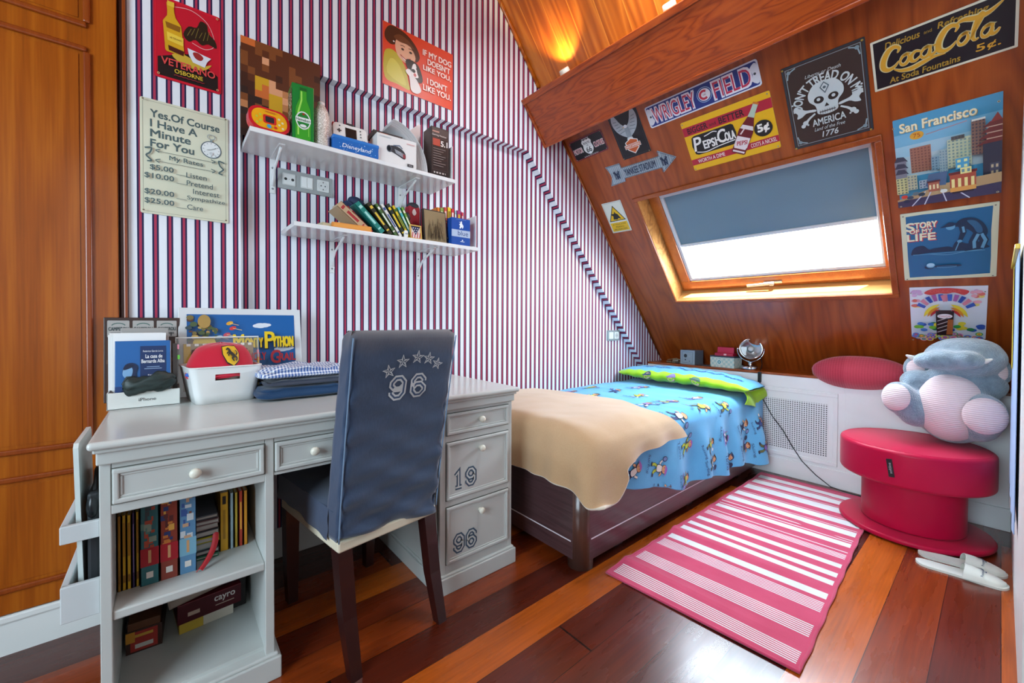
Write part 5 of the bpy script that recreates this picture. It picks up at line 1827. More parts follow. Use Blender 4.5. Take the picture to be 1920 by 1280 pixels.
# ------------------------------------------------------------------ books on the lower shelf
def book(b, w_, d_, h_, cover, spine_marks=(), page='d8d0bc'):
    """upright book: spine towards -y, w_ thick along x, d_ deep, h_ high; origin at the lower left front corner"""
    m = C(cover, .4)
    t = .0018
    b.bx(0, t, 0, d_, 0, h_, m); b.bx(w_ - t, w_, 0, d_, 0, h_, m); b.bx(0, w_, 0, t, 0, h_, m)
    b.bx(t, w_ - t, t, d_ - .003, .003, h_ - .003, C(page, .8))
    for z0, z1, c_, i0, i1 in spine_marks:
        b.bx(w_ * i0, w_ * i1, -.0004, .0006, h_ * z0, h_ * z1, C(c_, .4))
def lean_book(x, y, ang, w_, d_, h_, cover, label, marks=(), z=ZL, rz=0.0, grp='books leaning on the lower shelf'):
    b = MB()
    b.M = at(x, y, z, rz) @ Matrix.Rotation(math.radians(ang), 4, 'Y')
    book(b, w_, d_, h_, cover, marks)
    lo = min(p.z for p in b.v)
    b.v = [p + Vector((0, 0, z + .0005 - lo)) for p in b.v]
    return simple(b, 'book', label, 'book', grp)
MT = lambda c_: [(.12, .16, c_, .2, .8), (.3, .7, c_, .3, .7), (.82, .9, c_, .2, .8)]
b = MB(); b.M = at(.50, 1.84, ZL, math.radians(8)); b.bx(0, .10, 0, .14, 0, .019, C('b8ac8a'), .001); b.bx(.002, .0985, -.001, .1, .003, .016, C('c8c0a0'))
simple(b, 'book', 'thin beige book lying flat at the left of the lower shelf', 'book', 'books on the lower shelf')
b = MB(); b.M = at(.535, 1.822, ZL + .0, math.radians(-3)); b.bx(0, .165, 0, .02, 0, .023, C('d88a3a', .5), .001); b.bx(.006, .16, -.0006, .001, .004, .019, C('e09a4a'))
simple(b, 'flat_orange_box', 'flat orange carton lying at the front of the lower shelf', 'box')
# leaning to the left, tops towards the wardrobe
spec = [(.690, -52, .030, .150, 'b89a78', 'tan page block of a thick red-spined book leaning lowest at the left', 'a02c30', 'thick tan book with a dark red edge leaning furthest left'),
        (.712, -50, .012, .145, 'a83238', '', 'c8b8b0', 'slim dark red book leaning beside the tan one'),
        (.768, -46, .026, .165, '1a7a70', '', '9ad0c8', 'thick teal book leaning among the paperbacks'),
        (.806, -40, .022, .165, '2c2818', '', 'd8b83a', 'black book with yellow spine lettering leaning right of the teal one'),
        (.834, -37, .016, .165, '4a6a3a', '', 'e4e4dc', 'green and white slim book leaning right of the black one'),
        (.858, -35, .016, .165, 'dcdcd8', '', '2a4a8a', 'white book with a blue spine band leaning mid shelf'),
        (.884, -33, .020, .168, '1e2a24', '', 'e0c02a', 'dark book with bright yellow letters leaning mid shelf'),
        (.905, -31, .014, .165, 'd8b820', '', '2a6a3a', 'bright yellow book leaning beside the dark one'),
        (.924, -29, .014, .160, '4ab0b8', '', 'd8d4c0', 'turquoise book leaning right of the yellow one'),
        (.942, -27, .014, .162, '6a9a3a', '', 'e8e4d0', 'lime green book, last of the leaning row')]
for i, (xr, ang, w_, h_, col, _, mk, lab) in enumerate(spec):
    a = math.radians(-ang)
    lean_book(xr - w_ * math.cos(a), 1.822 + .003 * i, ang, w_, .125, h_, col, lab, MT(mk))
b = MB(); b.ell((.70, 2.005, ZL + .165), (.045, .04, .03), C('1e2a4a', .7), (0, .5, 0)); b.ell((.665, 1.995, ZL + .15), (.03, .035, .008), C('1e2a4a', .7), (0, .7, 0)); b.bx(.66, .72, 1.985, 2.035, ZL + .0005, ZL + .15, C('26345a', .7), .01)
simple(b, 'dark_blue_cap', 'dark blue cap tucked behind the leaning books', 'cap')
b = MB(); b.M = at(.866, 1.815, ZL); b.bx(-.009, .009, -.004, .008, 0, .032, C('e6e4e0'), .003); b.bx(-.006, .006, -.0048, -.0038, .014, .018, C('6a7a8a'))
simple(b, 'eraser', 'small white eraser standing at the front edge of the lower shelf', 'eraser')
b = MB(); M0 = at(.958, 1.93, ZL, .05); b.M = M0
b.bx(-.032, .032, -.02, .03, 0, .185, C('a01c2c', .5), .01); b.ell((0, 0, .185), (.032, .024, .02), C('2a2c34', .6)); b.ell((-.03, .0, .12), (.02, .02, .03), C('3a3c44', .6))
face(b, M0, -.004, -.0204, .15); b.poly(spl([(0, .02), (.012, .0), (0, -.016), (-.012, 0)], 3), C('e0d0d0'))
simple(b, 'red_pouch', 'shiny red pouch with a dark top standing behind the flag frame', 'pouch')
# flag frame
FF = thing('flag_frame', 'small wooden frame with a folded stars and stripes flag on the lower shelf', 'frame', (.925, 1.822, ZL))
M0 = at(.925, 1.828, ZL, math.radians(2), math.radians(-8))
b = MB(); b.M = M0
for a in ((-.031, .031, 0, .006), (-.031, .031, .064, .07), (-.031, -.025, .006, .064), (.025, .031, .006, .064)):
    b.bx(a[0], a[1], -.004, .006, a[2], a[3], C('c8a050'), .001)
b.bx(-.026, .026, .002, .006, .005, .065, C('2a2428'))
b.build('frame', FF)
b = MB(); face(b, M0, 0, .0018, .035); b.rect(-.025, .025, -.029, .029, C('e0d8d4'))
for i in range(4):
    b.stroke([(-.02 + i * .013, -.029), (-.014 + i * .013, .0)], .005, C('b8344a'))
b.poly([(-.025, .029), (.025, .029), (0, -.014)], C('1e2a4e'))
for x, y in ((-.012, .02), (0, .02), (.012, .02), (-.006, .009), (.006, .009), (0, -.002)):
    b.disc(x, y, .0026, C('e8e8ec'), n=5)
b.build('flag_picture', FF)
# dark photo frame
PF = thing('picture_frame', 'dark-edged standing frame with a brown grassy picture on the lower shelf', 'frame', (1.037, 1.826, ZL))
M0 = at(1.037, 1.833, ZL, math.radians(1), math.radians(-6))
b = MB(); b.M = M0
b.bx(-.066, .066, 0, .018, 0, .165, C('2a2220', .4), .002)
for x, z in ((-.067, .03), (.067, .03), (-.067, .14), (.067, .12)):
    b.bx(x - .004, x + .004, -.003, .004, z - .003, z + .003, C('1a1816'))
b.build('frame', PF)
b = MB(); face(b, M0, 0, -.0004, .0825); b.rect(-.06, .06, -.078, .076, C('8a7858'))
rng = random.Random(8)
for i in range(46):
    x = rng.uniform(-.05, .05); y = -.076 + rng.uniform(0, .02)
    b.stroke([(x, y), (x * .8 + rng.uniform(-.01, .01), y + rng.uniform(.03, .1))], rng.uniform(.001, .003), C(rng.choice(['4a3c28', '5c4c34', '3a2e20', 'a8946c'])))
b.build('picture', PF)
# upright books behind the blue tin
for i, (w_, h_, c_, mk, lab) in enumerate(((.018, .178, 'd87a2a', 'f0d0a0', 'orange paperback upright behind the picture frame'), (.022, .180, '8a9a4a', 'e0e0c8', 'olive green paperback upright on the lower shelf'),
        (.020, .186, 'c84a3a', 'e8c8b8', 'brick red paperback upright behind the picture frame'), (.022, .19, 'e0c02a', '8a6a1a', 'yellow paperback upright above the blue carton'),
        (.020, .186, 'c8303a', 'f0d8d0', 'red paperback upright above the blue carton'), (.014, .18, '9ab0b8', 'e8ecec', 'grey-blue slim paperback upright above the blue carton'),
        (.028, .183, '9a2a6a', 'd8b03a', 'purple paperback with a small picture near the bookend'), (.014, .178, 'c8364a', 'e8d0d0', 'thin crimson paperback next to the bookend'))):
    h_ += .012
    x = 1.065 + sum((.018, .022, .020, .022, .020, .014, .028, .014)[:i]) + .0008 * i
    b = MB(); b.M = at(x, 1.875, ZL + .0005)
    book(b, w_, .12, h_, c_, [(.72, .9, mk, .25, .75), (.5, .66, mk, .35, .65)])
    simple(b, 'book', lab, 'book', 'upright books at the right of the lower shelf')
# blue carton
b = MB(); M0 = at(1.172, 1.836, ZL, math.radians(-2)); b.M = M0
b.bx(-.056, .056, -.024, .024, 0, .138, C('16489c', .3), .0015)
face(b, M0, 0, -.0243, .069)
b.rect(-.0555, .0555, -.028, .008, C('a8b8d0')); b.text('blue', .012, -.008, .062, .024, C('1a3a7a'), .0)
b.poly(spl([(-.004, .05), (.004, .054), (.006, .042), (.014, .03), (.008, .016), (.004, .024), (-.004, .016), (-.01, .018), (-.006, .03), (-.012, .036), (-.004, .042)], 3), C('e8ecf4')); b.stroke([(-.012, .05), (.014, .022)], .0016, C('e8ecf4'))
b.disc(.008, -.045, .004, C('d8e0f0')); b.rect(-.004, .02, -.053, -.050, C('d8e0f0')); b.rect(-.03, .03, .061, .0625, C('7a9ad0'))
simple(b, 'perfume_carton', 'blue perfume carton with a pale band reading blue on the lower shelf', 'box')

# ------------------------------------------------------------------ switch plates
PL = thing('socket_plate', 'long grey plate with two sockets and a switch under the upper shelf', 'socket', (.487, 2.0545, 1.634))
b = MB(); b.M = MWALL(.487, 1.678, 2.0545)
b.prism(rr(.228, .086, .003), 0, .009, C('9a9e9e', .4)); b.build('plate', PL)
for cx, kind in ((-.07, 0), (.003, 1), (.072, 2)):
    b = MB(); b.M = MWALL(.487 + cx, 1.678, 2.0545)
    b.prism(rr(.052, .052, .003), .0085, .0115, C('d4d6d4', .35)); b.z = .0117
    if kind == 0:
        b.disc(-.014, 0, .006, C('2c2e30')); b.disc(.014, 0, .006, C('2c2e30')); b.disc(0, 0, .0014, C('6a6c6e')); b.frame(-.024, .024, -.024, .024, .0012, C('a8aaaa'))
        b.build('aerial_socket', PL)
    elif kind == 1:
        for sx in (-1, 1):
            b.bx(sx * .0115 - .0105, sx * .0115 + .0105, -.022, .022, .011, .0145, C('e0e2e0', .3), .001)
        b.build('light_switch', PL)
    else:
        b.disc(0, 0, .021, C('c0c2c0')); b.disc(0, 0, .019, C('d0d2d0')); b.disc(-.009, 0, .003, C('2c2e30')); b.disc(.009, 0, .003, C('2c2e30')); b.rect(-.002, .002, .013, .019, C('5a5c5e')); b.rect(-.002, .002, -.019, -.013, C('5a5c5e'))
        b.build('power_socket', PL)
PL = thing('switch_plate', 'small square switch plate on the striped wall above the pillow', 'switch', (2.808, 2.0545, .898))
b = MB(); b.M = MWALL(2.808, .94, 2.0545); b.prism(rr(.16, .085, .003), 0, .009, C('8a9494', .4)); b.build('plate', PL)
for cx in (-.034, .038):
    b = MB(); b.M = MWALL(2.808 + cx, .94, 2.0545); b.prism(rr(.056, .056, .003), .0085, .012, C('dcded8', .35)); b.z = .0122
    if cx > 0:
        b.disc(0, 0, .02, C('bcbeb8')); b.disc(-.008, 0, .003, C('3a3c3e')); b.disc(.008, 0, .003, C('3a3c3e'))
    b.build('switch' if cx < 0 else 'power_socket', PL)
PL = thing('wall_socket', 'white socket low on the right wall behind the red stool', 'socket', (3.0, -.045, .2))
b = MB(); b.M = Matrix.Translation((3.0, -.0448, .24)) @ Matrix(((-1, 0, 0, 0), (0, 0, 1, 0), (0, 1, 0, 0), (0, 0, 0, 1)))
b.prism(rr(.08, .08, .006), 0, .01, C('dcdedc', .35)); b.z = .0102; b.disc(0, 0, .022, C('b8bab8')); b.build('plate', PL)
# ------------------------------------------------------------------ on the desk
ZD = .7675
# white tray box
TB = thing('carton_tray', 'low white carton tray at the left of the desk holding papers', 'box', (-.058, 1.84, ZD))
M0 = at(-.058, 1.848, ZD, 0)
b = MB(); b.M = M0
CW = C('dadcd6', .45)
w2, d2, h2, t = .089, .072, .054, .003
b.bx(-w2, w2, -d2, d2, 0, t, CW); b.bx(-w2, w2, -d2, -d2 + t, 0, h2, CW, .001); b.bx(-w2, w2, d2 - t, d2, 0, h2, CW, .001); b.bx(-w2, -w2 + t, -d2, d2, 0, h2, CW, .001); b.bx(w2 - t, w2, -d2, d2, 0, h2, CW, .001)
b.build('tray', TB)
b = MB(); face(b, M0, .006, -d2 - .0003, .027); b.text('iPhone', 0, 0, .042, .010, C('3a3c40')); b.build('lettering', TB)
# blue book
b = MB(); M0 = at(-.062, 1.793, ZD + .004, 0, math.radians(-7)); b.M = M0
b.bx(-.068, .068, 0, .012, 0, .212, C('1f5fa0', .35), .001); b.bx(-.066, .0695, .002, .010, .002, .210, C('d8d2c4', .8))
face(b, M0, 0, -.0004, .106)
b.rect(-.068, .068, -.106, -.04, C('1a3f78')); b.rect(-.008, .056, -.02, .088, C('14305f'))
W_ = C('e4e6ea', .5)
b.text('Federico García Lorca', .024, .071, .05, .006, W_); b.text('La casa de', .026, .054, .042, .012, W_, .02); b.text('Bernarda Alba', .024, .038, .058, .012, W_, .02)
for y, hw in ((.018, .016), (.012, .022)):
    b.rect(.024 - hw, .024 + hw, y, y + .0022, C('8aa4c8'))
b.text('Espasa', .024, -.008, .026, .005, W_)
b.poly(spl([(-.05, .0), (-.044, .028), (-.026, .034), (-.014, .02), (-.018, -.004), (-.006, -.03), (.02, -.05), (.04, -.036), (.056, -.05), (.06, -.1), (-.058, -.1), (-.05, -.05), (-.034, -.03)], 4), C('16294c'))
b.poly(spl([(-.05, -.002), (-.046, .02), (-.034, .026), (-.026, .012), (-.03, -.01), (-.042, -.014)], 4), C('7aa8d0')); b.poly(spl([(-.048, .012), (-.04, .03), (-.022, .026), (-.03, .018)], 3), C('14203c'))
simple(b, 'book', 'blue paperback with a dark title panel and a portrait, standing in the white tray', 'book')
# papers and a grey folder behind
b = MB()
for i in range(5):
    b.M = at(-.072 - .003 * i, 1.838 + .007 * i, ZD + .004, .02 * (i - 2), math.radians(-5))
    b.bx(-.066, .066, 0, .0035, 0, .236 - .006 * (i % 3), C('e0e0de' if i % 2 else 'e8e8e6', .6), .0006)
simple(b, 'paper_stack', 'stack of white papers standing behind the blue book', 'papers')
b = MB(); b.M = at(-.06, 1.885, ZD + .004, 0, math.radians(-4)); b.bx(-.062, .062, 0, .008, 0, .252, C('9a9894', .6), .003)
simple(b, 'grey_folder', 'grey folder standing behind the white papers', 'folder')
b = MB(); b.M = at(.012, 1.80, ZD + .004, 0, math.radians(-6)); b.bx(0, .012, 0, .008, 0, .2, C('3a3430', .6)); b.bx(.004, .017, .001, .004, .18, .196, C('e08aa0', .6)); b.bx(.008, .019, .001, .004, .145, .16, C('6ac84a', .6))
simple(b, 'tabbed_notebook', 'thin dark notebook with pink and green tabs beside the blue book', 'notebook')
# dark folded glasses case
b = MB()
def gl(u, v):
    a = 2 * PI * u
    t_ = -1 + 2 * v
    r = max(0, 1 - abs(t_) ** 4) ** .5
    return Vector((-.045 + t_ * .062 + .004 * math.sin(a * 2), 1.770 + .016 * math.cos(a) * (r + .02) - .0, ZD + .078 + .008 * t_ + (.026 + .004 * math.sin(t_ * 5)) * math.sin(a) * (r + .02) + .006 * math.sin(5 * t_ + 3 * a) + .006 * noise.noise((t_ * 3, math.cos(a) * 2, math.sin(a) * 5))))
q = NT('dark_nylon'); f = q.noise(q.coord((30, 30, 90)), 1, 3); q.bump(f, .5, .003)
NYL = q.set(Base_Color=q.ramp(f, [(.3, '#14201f'), (.7, '#2c3c3a')]), Roughness=.5)
b.grid(gl, 24, 30, NYL)
b.tube([(-.1, 1.779, ZD + .06), (-.11, 1.780, ZD + .08), (-.1, 1.780, ZD + .1), (-.08, 1.779, ZD + .1)], .004, NYL, 6)
simple(b, 'glasses_pouch', 'crumpled dark green pouch lying in the white tray in front of the blue book', 'pouch')
# dark frame with three licence plates
LF = thing('collage_frame', 'dark wooden frame with three small number plates, standing against the wall', 'frame', (-.067, 1.955, ZD))
M0 = at(-.067, 1.945, ZD, 0, math.radians(-4))
b = MB(); b.M = M0
b.bx(-.101, .101, 0, .016, 0, .292, C('3c2a26', .4), .002); b.build('backing', LF)
for i in (-1, 0, 1):
    b = MB(); face(b, M0, i * .064, -.0006, .252)
    b.prism(rr(.056, .058, .003), 0, .001, C('a8a6a2', .4)); b.z = .0012
    b.stroke([(.018 * math.cos(math.radians(a)), .008 + .012 * math.sin(math.radians(a))) for a in range(20, 161, 20)], .003, C('4a6a64')); b.text('CAMPEROLI', 0, .0, .05, .012, C('3a4a4c'), .03)
    b.rect(-.02, .02, -.02, -.012, C('6a6a68')); b.text('21', .004, -.02, .018, .012, C('2a2a2c'), .03)
    b.build('number_plate', LF)
b = MB(); face(b, M0, 0, -.0005, .112); b.rect(-.094, .094, -.1, .1, C('4c3020')); b.rect(-.094, .094, .02, .034, C('6a4830')); b.rect(-.08, .06, -.08, .0, C('3a241c')); b.build('picture', LF)

# white plastic basket with a slot handle
PB = thing('storage_basket', 'white plastic storage basket with a slot handle, holding a red cap on the desk', 'basket', (.148, 1.80, ZD))
MB0 = at(.146, 1.806, ZD, math.radians(7))
PLW = C('e0e2e0', .25)
def ring(k, n=12):
    """rounded rectangle at relative height k"""
    hw, hd, r = .086 + .020 * k, .088 + .012 * k, .024
    return [Vector((x, y, .122 * k)) for x, y in rr(2 * hw, 2 * hd, r, 6)]
b = MB(); b.M = MB0
R_ = [ring(i / 6) for i in range(7)]
n = len(R_[0])
vs = [p for r in R_ for p in r]
fs = []
for j in range(6):
    for i in range(n):
        q_ = (j * n + i, j * n + (i + 1) % n, (j + 1) * n + (i + 1) % n, (j + 1) * n + i)
        c = sum((vs[k] for k in q_), Vector()) / 4
        if j == 4 and c.y < -.09 and abs(c.x) < .04:
            continue
        fs.append(q_)
fs.append(tuple(range(n))[::-1])
# split the front wall so that the slot can be left open
def wall_loop(inner):
    o = .0028 if inner else 0
    HH = [0, .03, .06, .078, .099, .112, .122]
    xs = [-.036, -.03, -.02, 0, .02, .03, .036]
    base = []
    for h in HH:
        k = h / .122
        hw, hd, r = .086 + .020 * k - o, .088 + .012 * k - o, .024 - o
        pts = []
        for x, y in rr(2 * hw, 2 * hd, r, 6):
            pts.append(Vector((x, y, max(h, o))))
        i0 = max(range(len(pts)), key=lambda i: -abs(pts[i].y + hd) * 1e3 - pts[i].x)         # front left end
        pts = pts[i0:] + pts[:i0]
        front = [Vector((x, -hd, max(h, o))) for x in xs]
        base.append([pts[0]] + front + pts[1:])
    return base, HH
for inner in (0, 1):
    base, HH = wall_loop(inner)
    n = len(base[0])
    vs = [p for r in base for p in r]
    fs = []
    for j in range(len(HH) - 1):
        for i in range(n):
            if j == 3 and 1 <= i <= 6:
                continue
            q_ = (j * n + i, j * n + (i + 1) % n, (j + 1) * n + (i + 1) % n, (j + 1) * n + i)
            fs.append(q_[::-1] if inner else q_)
    fs.append(tuple(range(n)) if inner else tuple(range(n))[::-1])
    b.add(vs, fs, PLW, True)
    if not inner:
        outer_top = base[-1]
        o_front = base
    else:
        for A, B in ((outer_top, base[-1]),):
            m = len(A)
            b.add(A + B, [(i, (i + 1) % m, m + (i + 1) % m, m + i) for i in range(m)], PLW)
        # slot lips
        lip = [(o_front[3][i], base[3][i]) for i in range(1, 8)] + [(o_front[4][i], base[4][i]) for i in range(7, 0, -1)]
        m = len(lip)
        b.add([p for a in lip for p in a], [(2 * i, 2 * ((i + 1) % m), 2 * ((i + 1) % m) + 1, 2 * i + 1) for i in range(m)], PLW)
b.tube([p + Vector((0, 0, .001)) for p in outer_top], .0028, PLW, 8, True, True)
b.build('tub', PB)
# red cap in the basket
RC = thing('baseball_hat', 'red baseball cap with a yellow shield emblem lying in the white basket', 'cap', (.146, 1.80, ZD + .09))
REDC = fabric('cap_red', '#b8152c', '#c8203a', .8, 90, 4, .3, .2)
M0 = MB0 @ Matrix.Translation((-.002, -.006, .098))
b = MB(); b.M = M0
def crown(u, v):
    a = 2 * PI * u
    h_ = v * PI / 2
    r = .100 * math.cos(h_) ** .6
    return Vector((r * math.cos(a) * 1.02 + .004 * math.sin(3 * a) * (1 - v), r * math.sin(a) * .88 + .002 * math.sin(5 * a), .104 * math.sin(h_) ** 1.1 - .016 * (1 - v) * math.cos(a + 2.2) + .004 * noise.noise((3 * math.cos(a), 3 * math.sin(a), v * 4))))
b.grid(crown, 40, 16, REDC, True)
cr = b.build('crown', RC)
b = MB(); b.M = M0
def brim(u, v):
    x = -1 + 2 * u
    return Vector((x * .088 - .004, -.064 - .026 * v * (1 - x * x) ** .5, .022 - .022 * v - .014 * x * x - .008))
b.sheet(brim, 20, 8, .003, REDC)
b.build('brim', RC)
b = MB(); b.M = M0
b.ell((0, 0, .104), (.006, .006, .003), REDC)
b.build('button', RC)
b = MB(); b.M = M0
def on_crown(p):
    a = -PI / 2 + .18 + p.x / .075
    v = .50 + p.y / .105
    u = (a / (2 * PI)) % 1
    q_ = crown(u, v)
    n_ = Vector((q_.x, q_.y, .055)).normalized()
    return q_ + n_ * (.0022 + p.z * 2)
b.warp = on_crown; b.z = 0
shd = [(-.026, .026), (0, .030), (.026, .026), (.025, .0), (.016, -.02), (0, -.032), (-.016, -.02), (-.025, 0)]
def dens(pts, n=5):
    return [tuple(Vector(pts[i]).lerp(Vector(pts[(i + 1) % len(pts)]), k / n)) for i in range(len(pts)) for k in range(n)]
def fan(pts, m):
    z = b.lay()
    cx = sum(p[0] for p in pts) / len(pts); cy = sum(p[1] for p in pts) / len(pts)
    mid = [((p[0] + cx) / 2, (p[1] + cy) / 2) for p in pts]
    k = len(pts)
    b.add([(x, y, z) for x, y in pts] + [(x, y, z) for x, y in mid] + [(cx, cy, z)], [(i, (i + 1) % k, k + (i + 1) % k, k + i) for i in range(k)] + [(k + i, k + (i + 1) % k, 2 * k) for i in range(k)], m)
fan(dens(shd), C('1c1a18', .6)); fan(dens([(x * .9, y * .9) for x, y in shd]), C('e0b41a', .6))
HK = C('1c1a18', .6)
b.z += .0006
def limb(pts, w0, w1):
    q_ = spl(pts, 4, False)
    b.stroke(q_, [w0 + (w1 - w0) * i / (len(q_) - 1) for i in range(len(q_))], HK)
limb([(-.004, .006), (.001, -.001), (.005, -.008)], .010, .009)        # trunk, rearing
limb([(-.004, .006), (-.004, .013), (-.007, .018)], .009, .005)        # neck
limb([(-.006, .018), (-.010, .016), (-.013, .013)], .005, .003)        # head
limb([(-.005, .004), (-.011, .005), (-.013, .0)], .004, .002)          # forelegs
limb([(-.004, .001), (-.010, -.002), (-.009, -.007)], .004, .002)
limb([(.004, -.008), (-.002, -.013), (.001, -.02)], .006, .0025)       # hind legs
limb([(.006, -.008), (.009, -.014), (.006, -.02)], .006, .0025)
limb([(.008, -.006), (.014, .0), (.012, .008)], .003, .004)            # tail
b.warp = None
b.build('emblem', cr)
b = MB(); b.M = M0
b.box((-.084, -.052, -.002), (.05, .02, .012), C('2a5ab0', .7), .005, (0, .2, -.5)); b.box((-.07, -.06, .0), (.03, .012, .014), C('dcdcdc', .7), .005, (0, .2, -.4))
simple(b, 'folded_scarf', 'small blue and white cloth peeking out of the basket left of the red cap', 'cloth')
# glass-fronted frame behind the basket
GF = thing('glass_frame', 'clear-edged glass frame with a tan picture behind the basket and red cap', 'frame', (.148, 1.915, ZD))
M0 = at(.150, 1.912, ZD, math.radians(0), math.radians(-4))
b = MB(); b.M = M0
b.bx(-.128, .128, 0, .004, .001, .218, GLASS); b.bx(-.130, .130, -.002, .010, .216, .221, C('d8dad6', .3), .001); b.bx(-.130, -.127, -.001, .008, 0, .218, C('b8c4c2', .3)); b.bx(.127, .130, -.001, .008, 0, .218, C('b8c4c2', .3))
b.build('glass', GF)
b = MB(); b.M = M0; b.bx(-.108, .112, .005, .010, .02, .196, C('9c8460', .6)); face(b, M0, .002, .0046, .108)
b.rect(-.085, .09, -.07, .066, C('5a4434')); b.rect(-.108, -.088, .0, .086, C('c8a83a')); b.rect(-.06, .05, -.05, .04, C('8a6a4c'))
for i in range(9):
    b.rect(-.1 + i * .024, -.088 + i * .024, .078, .087, C('e8e6e0'))
b.build('picture', GF)

# comedy film poster in a white frame
MP = thing('framed_poster', 'white-framed blue film poster with yellow lettering standing on the desk', 'poster', (.235, 1.92, ZD))
M0 = at(.236, 1.922, ZD, math.radians(0), math.radians(-9))
b = MB(); b.M = M0
FWH = C('d2d6d8', .35)
b.bx(-.207, .207, 0, .018, 0, .334, FWH, .002)
b.build('frame', MP)
b = MB(); face(b, M0, 0, -.0006, .167)
b.rect(-.182, .182, -.142, .142, C('185c9e', .3))
b.rect(-.182, .182, -.142, -.02, C('225a90', .3))
for cx, cy, s_ in ((.062, .098, .03), (.14, .0, .034)):
    for dx, r in ((-.6, .5), (-.2, .7), (.3, .6), (.7, .4)):
        b.disc(cx + dx * s_, cy + .003 * dx, r * s_, C('d4dce4', .3), r * s_ * .5)
rng = random.Random(12)
for i in range(60):
    x = rng.uniform(-.18, -.09); y = rng.uniform(.0, .135) * (1 - (x + .18) * 4)
    b.disc(x, y, rng.uniform(.005, .012), C(rng.choice(['7a6a3a', '4a5a3a', 'a8884a', '3a4a50', 'c8a860', '5a3a2a']), .4), rng.uniform(.004, .012), n=8)
b.disc(-.13, .112, .02, C('a8884a'), .026); b.disc(-.13, .03, .035, C('c8a82a'), .024); b.disc(-.105, -.005, .05, C('8a7a3a'), .022)
for x, y, c_ in ((-.05, .105, 'd8a02a'), (-.04, .085, 'c83a3a'), (-.06, .06, 'b84a5a'), (-.085, .05, '8aa4b4')):
    b.disc(x, y, .012, C(c_, .4), .007, .4); b.stroke([(x, y), (x + .03, y - .008)], .002, C('e0c08a'))
K_, Y_ = C('1c1a18', .4), C('e0c01c', .4)
for t_, cx, cy, ww, hh in (('M', -.022, .03, .034, .058), ('ONTY', .03, .026, .06, .038), ('P', .085, .036, .034, .066), ('YTHON', .133, .028, .076, .042)):
    b.text(t_, cx + .003, cy - .004, ww, hh, K_, .06); b.text(t_, cx, cy, ww, hh, Y_, .05)
R2 = C('a82a34', .4)
b.text('and the', -.03, -.028, .06, .016, R2, .02); b.text('HOLY', .04, -.03, .06, .03, R2, .03); b.text('G', .104, -.034, .034, .052, R2, .05); b.text('RAIL', .148, -.036, .06, .03, R2, .04)
b.text('makes ben hur look like an epic', .07, -.115, .2, .011, C('b8b83a', .4))
b.build('print', MP)
# pencil standing in front of the poster
b = MB(); M0 = at(.262, 1.80, ZD, 0, math.radians(-6))
b.M = M0
b.lathe([(0, 0), (.0015, .004), (.0038, .02), (.0038, .075)], C('d8c08a', .5), 6, None, False)
b.lathe([(.0039, .02), (.0039, .145)], C('c8a860', .35), 6, None, False); b.lathe([(.0041, .145), (.0041, .158)], C('b0b4b8', .3), 10); b.lathe([(.0039, .158), (.0039, .172), (0, .174)], C('d89aa0', .6), 10)
simple(b, 'pencil', 'pencil leaning upright against the glass frame by the basket', 'pencil')

# folded clothes
def folded(x0, x1, y0, y1, z0, z1, m, seed, amp=.7):
    b = MB()
    def f(u, v):
        a = 2 * PI * u
        e = .34
        cs, sn = math.cos(a), math.sin(a)
        px = math.copysign(abs(cs) ** e, cs)
        py = math.copysign(abs(sn) ** e, sn)
        s_ = math.sin(PI * v)
        k = max(0.0, s_) ** .35
        z = -math.cos(PI * v)
        zz = math.copysign(abs(z) ** .55, z)
        X_ = (x0 + x1) / 2 + (x1 - x0) / 2 * px * k * (1 - .03 * zz)
        Y_ = (y0 + y1) / 2 + (y1 - y0) / 2 * py * k
        Z_ = (z0 + z1) / 2 + (z1 - z0) / 2 * zz
        if zz > .4:
            Z_ += (.014 * noise.noise((X_ * 14, Y_ * 14, seed)) + .008 * noise.noise((X_ * 30, Y_ * 30, seed))) * k * amp - .010 * amp * k * max(0, (.32 - X_) / .08) * .5
        X_ += .010 * noise.noise((px * 2, py * 2, zz * 3 + seed))
        Y_ += .008 * math.sin(zz * 4.5) * (py < 0) * k + .005 * noise.noise((X_ * 20, zz * 2, seed))
        return Vector((X_, Y_, max(z0, Z_)))
    b.grid(f, 56, 24, m, True)
    return b
NVY = fabric('navy_cotton', '#16314f', '#1f3f62', .9, 60, 4)
GRY = fabric('charcoal_cotton', '#2c3240', '#3a4150', .9, 60, 4)
CHK = m_check('gingham', '#e4e8ee', '#3a5c9c', 95)
simple(folded(.235, .56, 1.62, 1.86, ZD, ZD + .046, NVY, 1), 'folded_trousers', 'folded navy trousers at the bottom of the pile of clothes', 'trousers', 'folded clothes on the desk')
simple(folded(.262, .56, 1.63, 1.85, ZD + .0465, ZD + .070, GRY, 2), 'folded_jumper', 'folded charcoal jumper in the middle of the pile of clothes', 'jumper', 'folded clothes on the desk')
simple(folded(.240, .55, 1.645, 1.85, ZD + .0705, ZD + .112, CHK, 3, 1.5), 'folded_shirt', 'folded blue and white checked shirt on top of the clothes pile', 'shirt', 'folded clothes on the desk')
# small things behind the chair
b = MB(); b.M = at(1.085, 1.90, ZD, .2); b.bx(-.05, .05, -.04, .04, 0, .016, C('c8c8c4'), .003); b.bx(-.03, .03, -.02, .03, .016, .03, BLACK, .008)
simple(b, 'charger_box', 'small pale box with a black charger at the back right of the desk', 'charger')

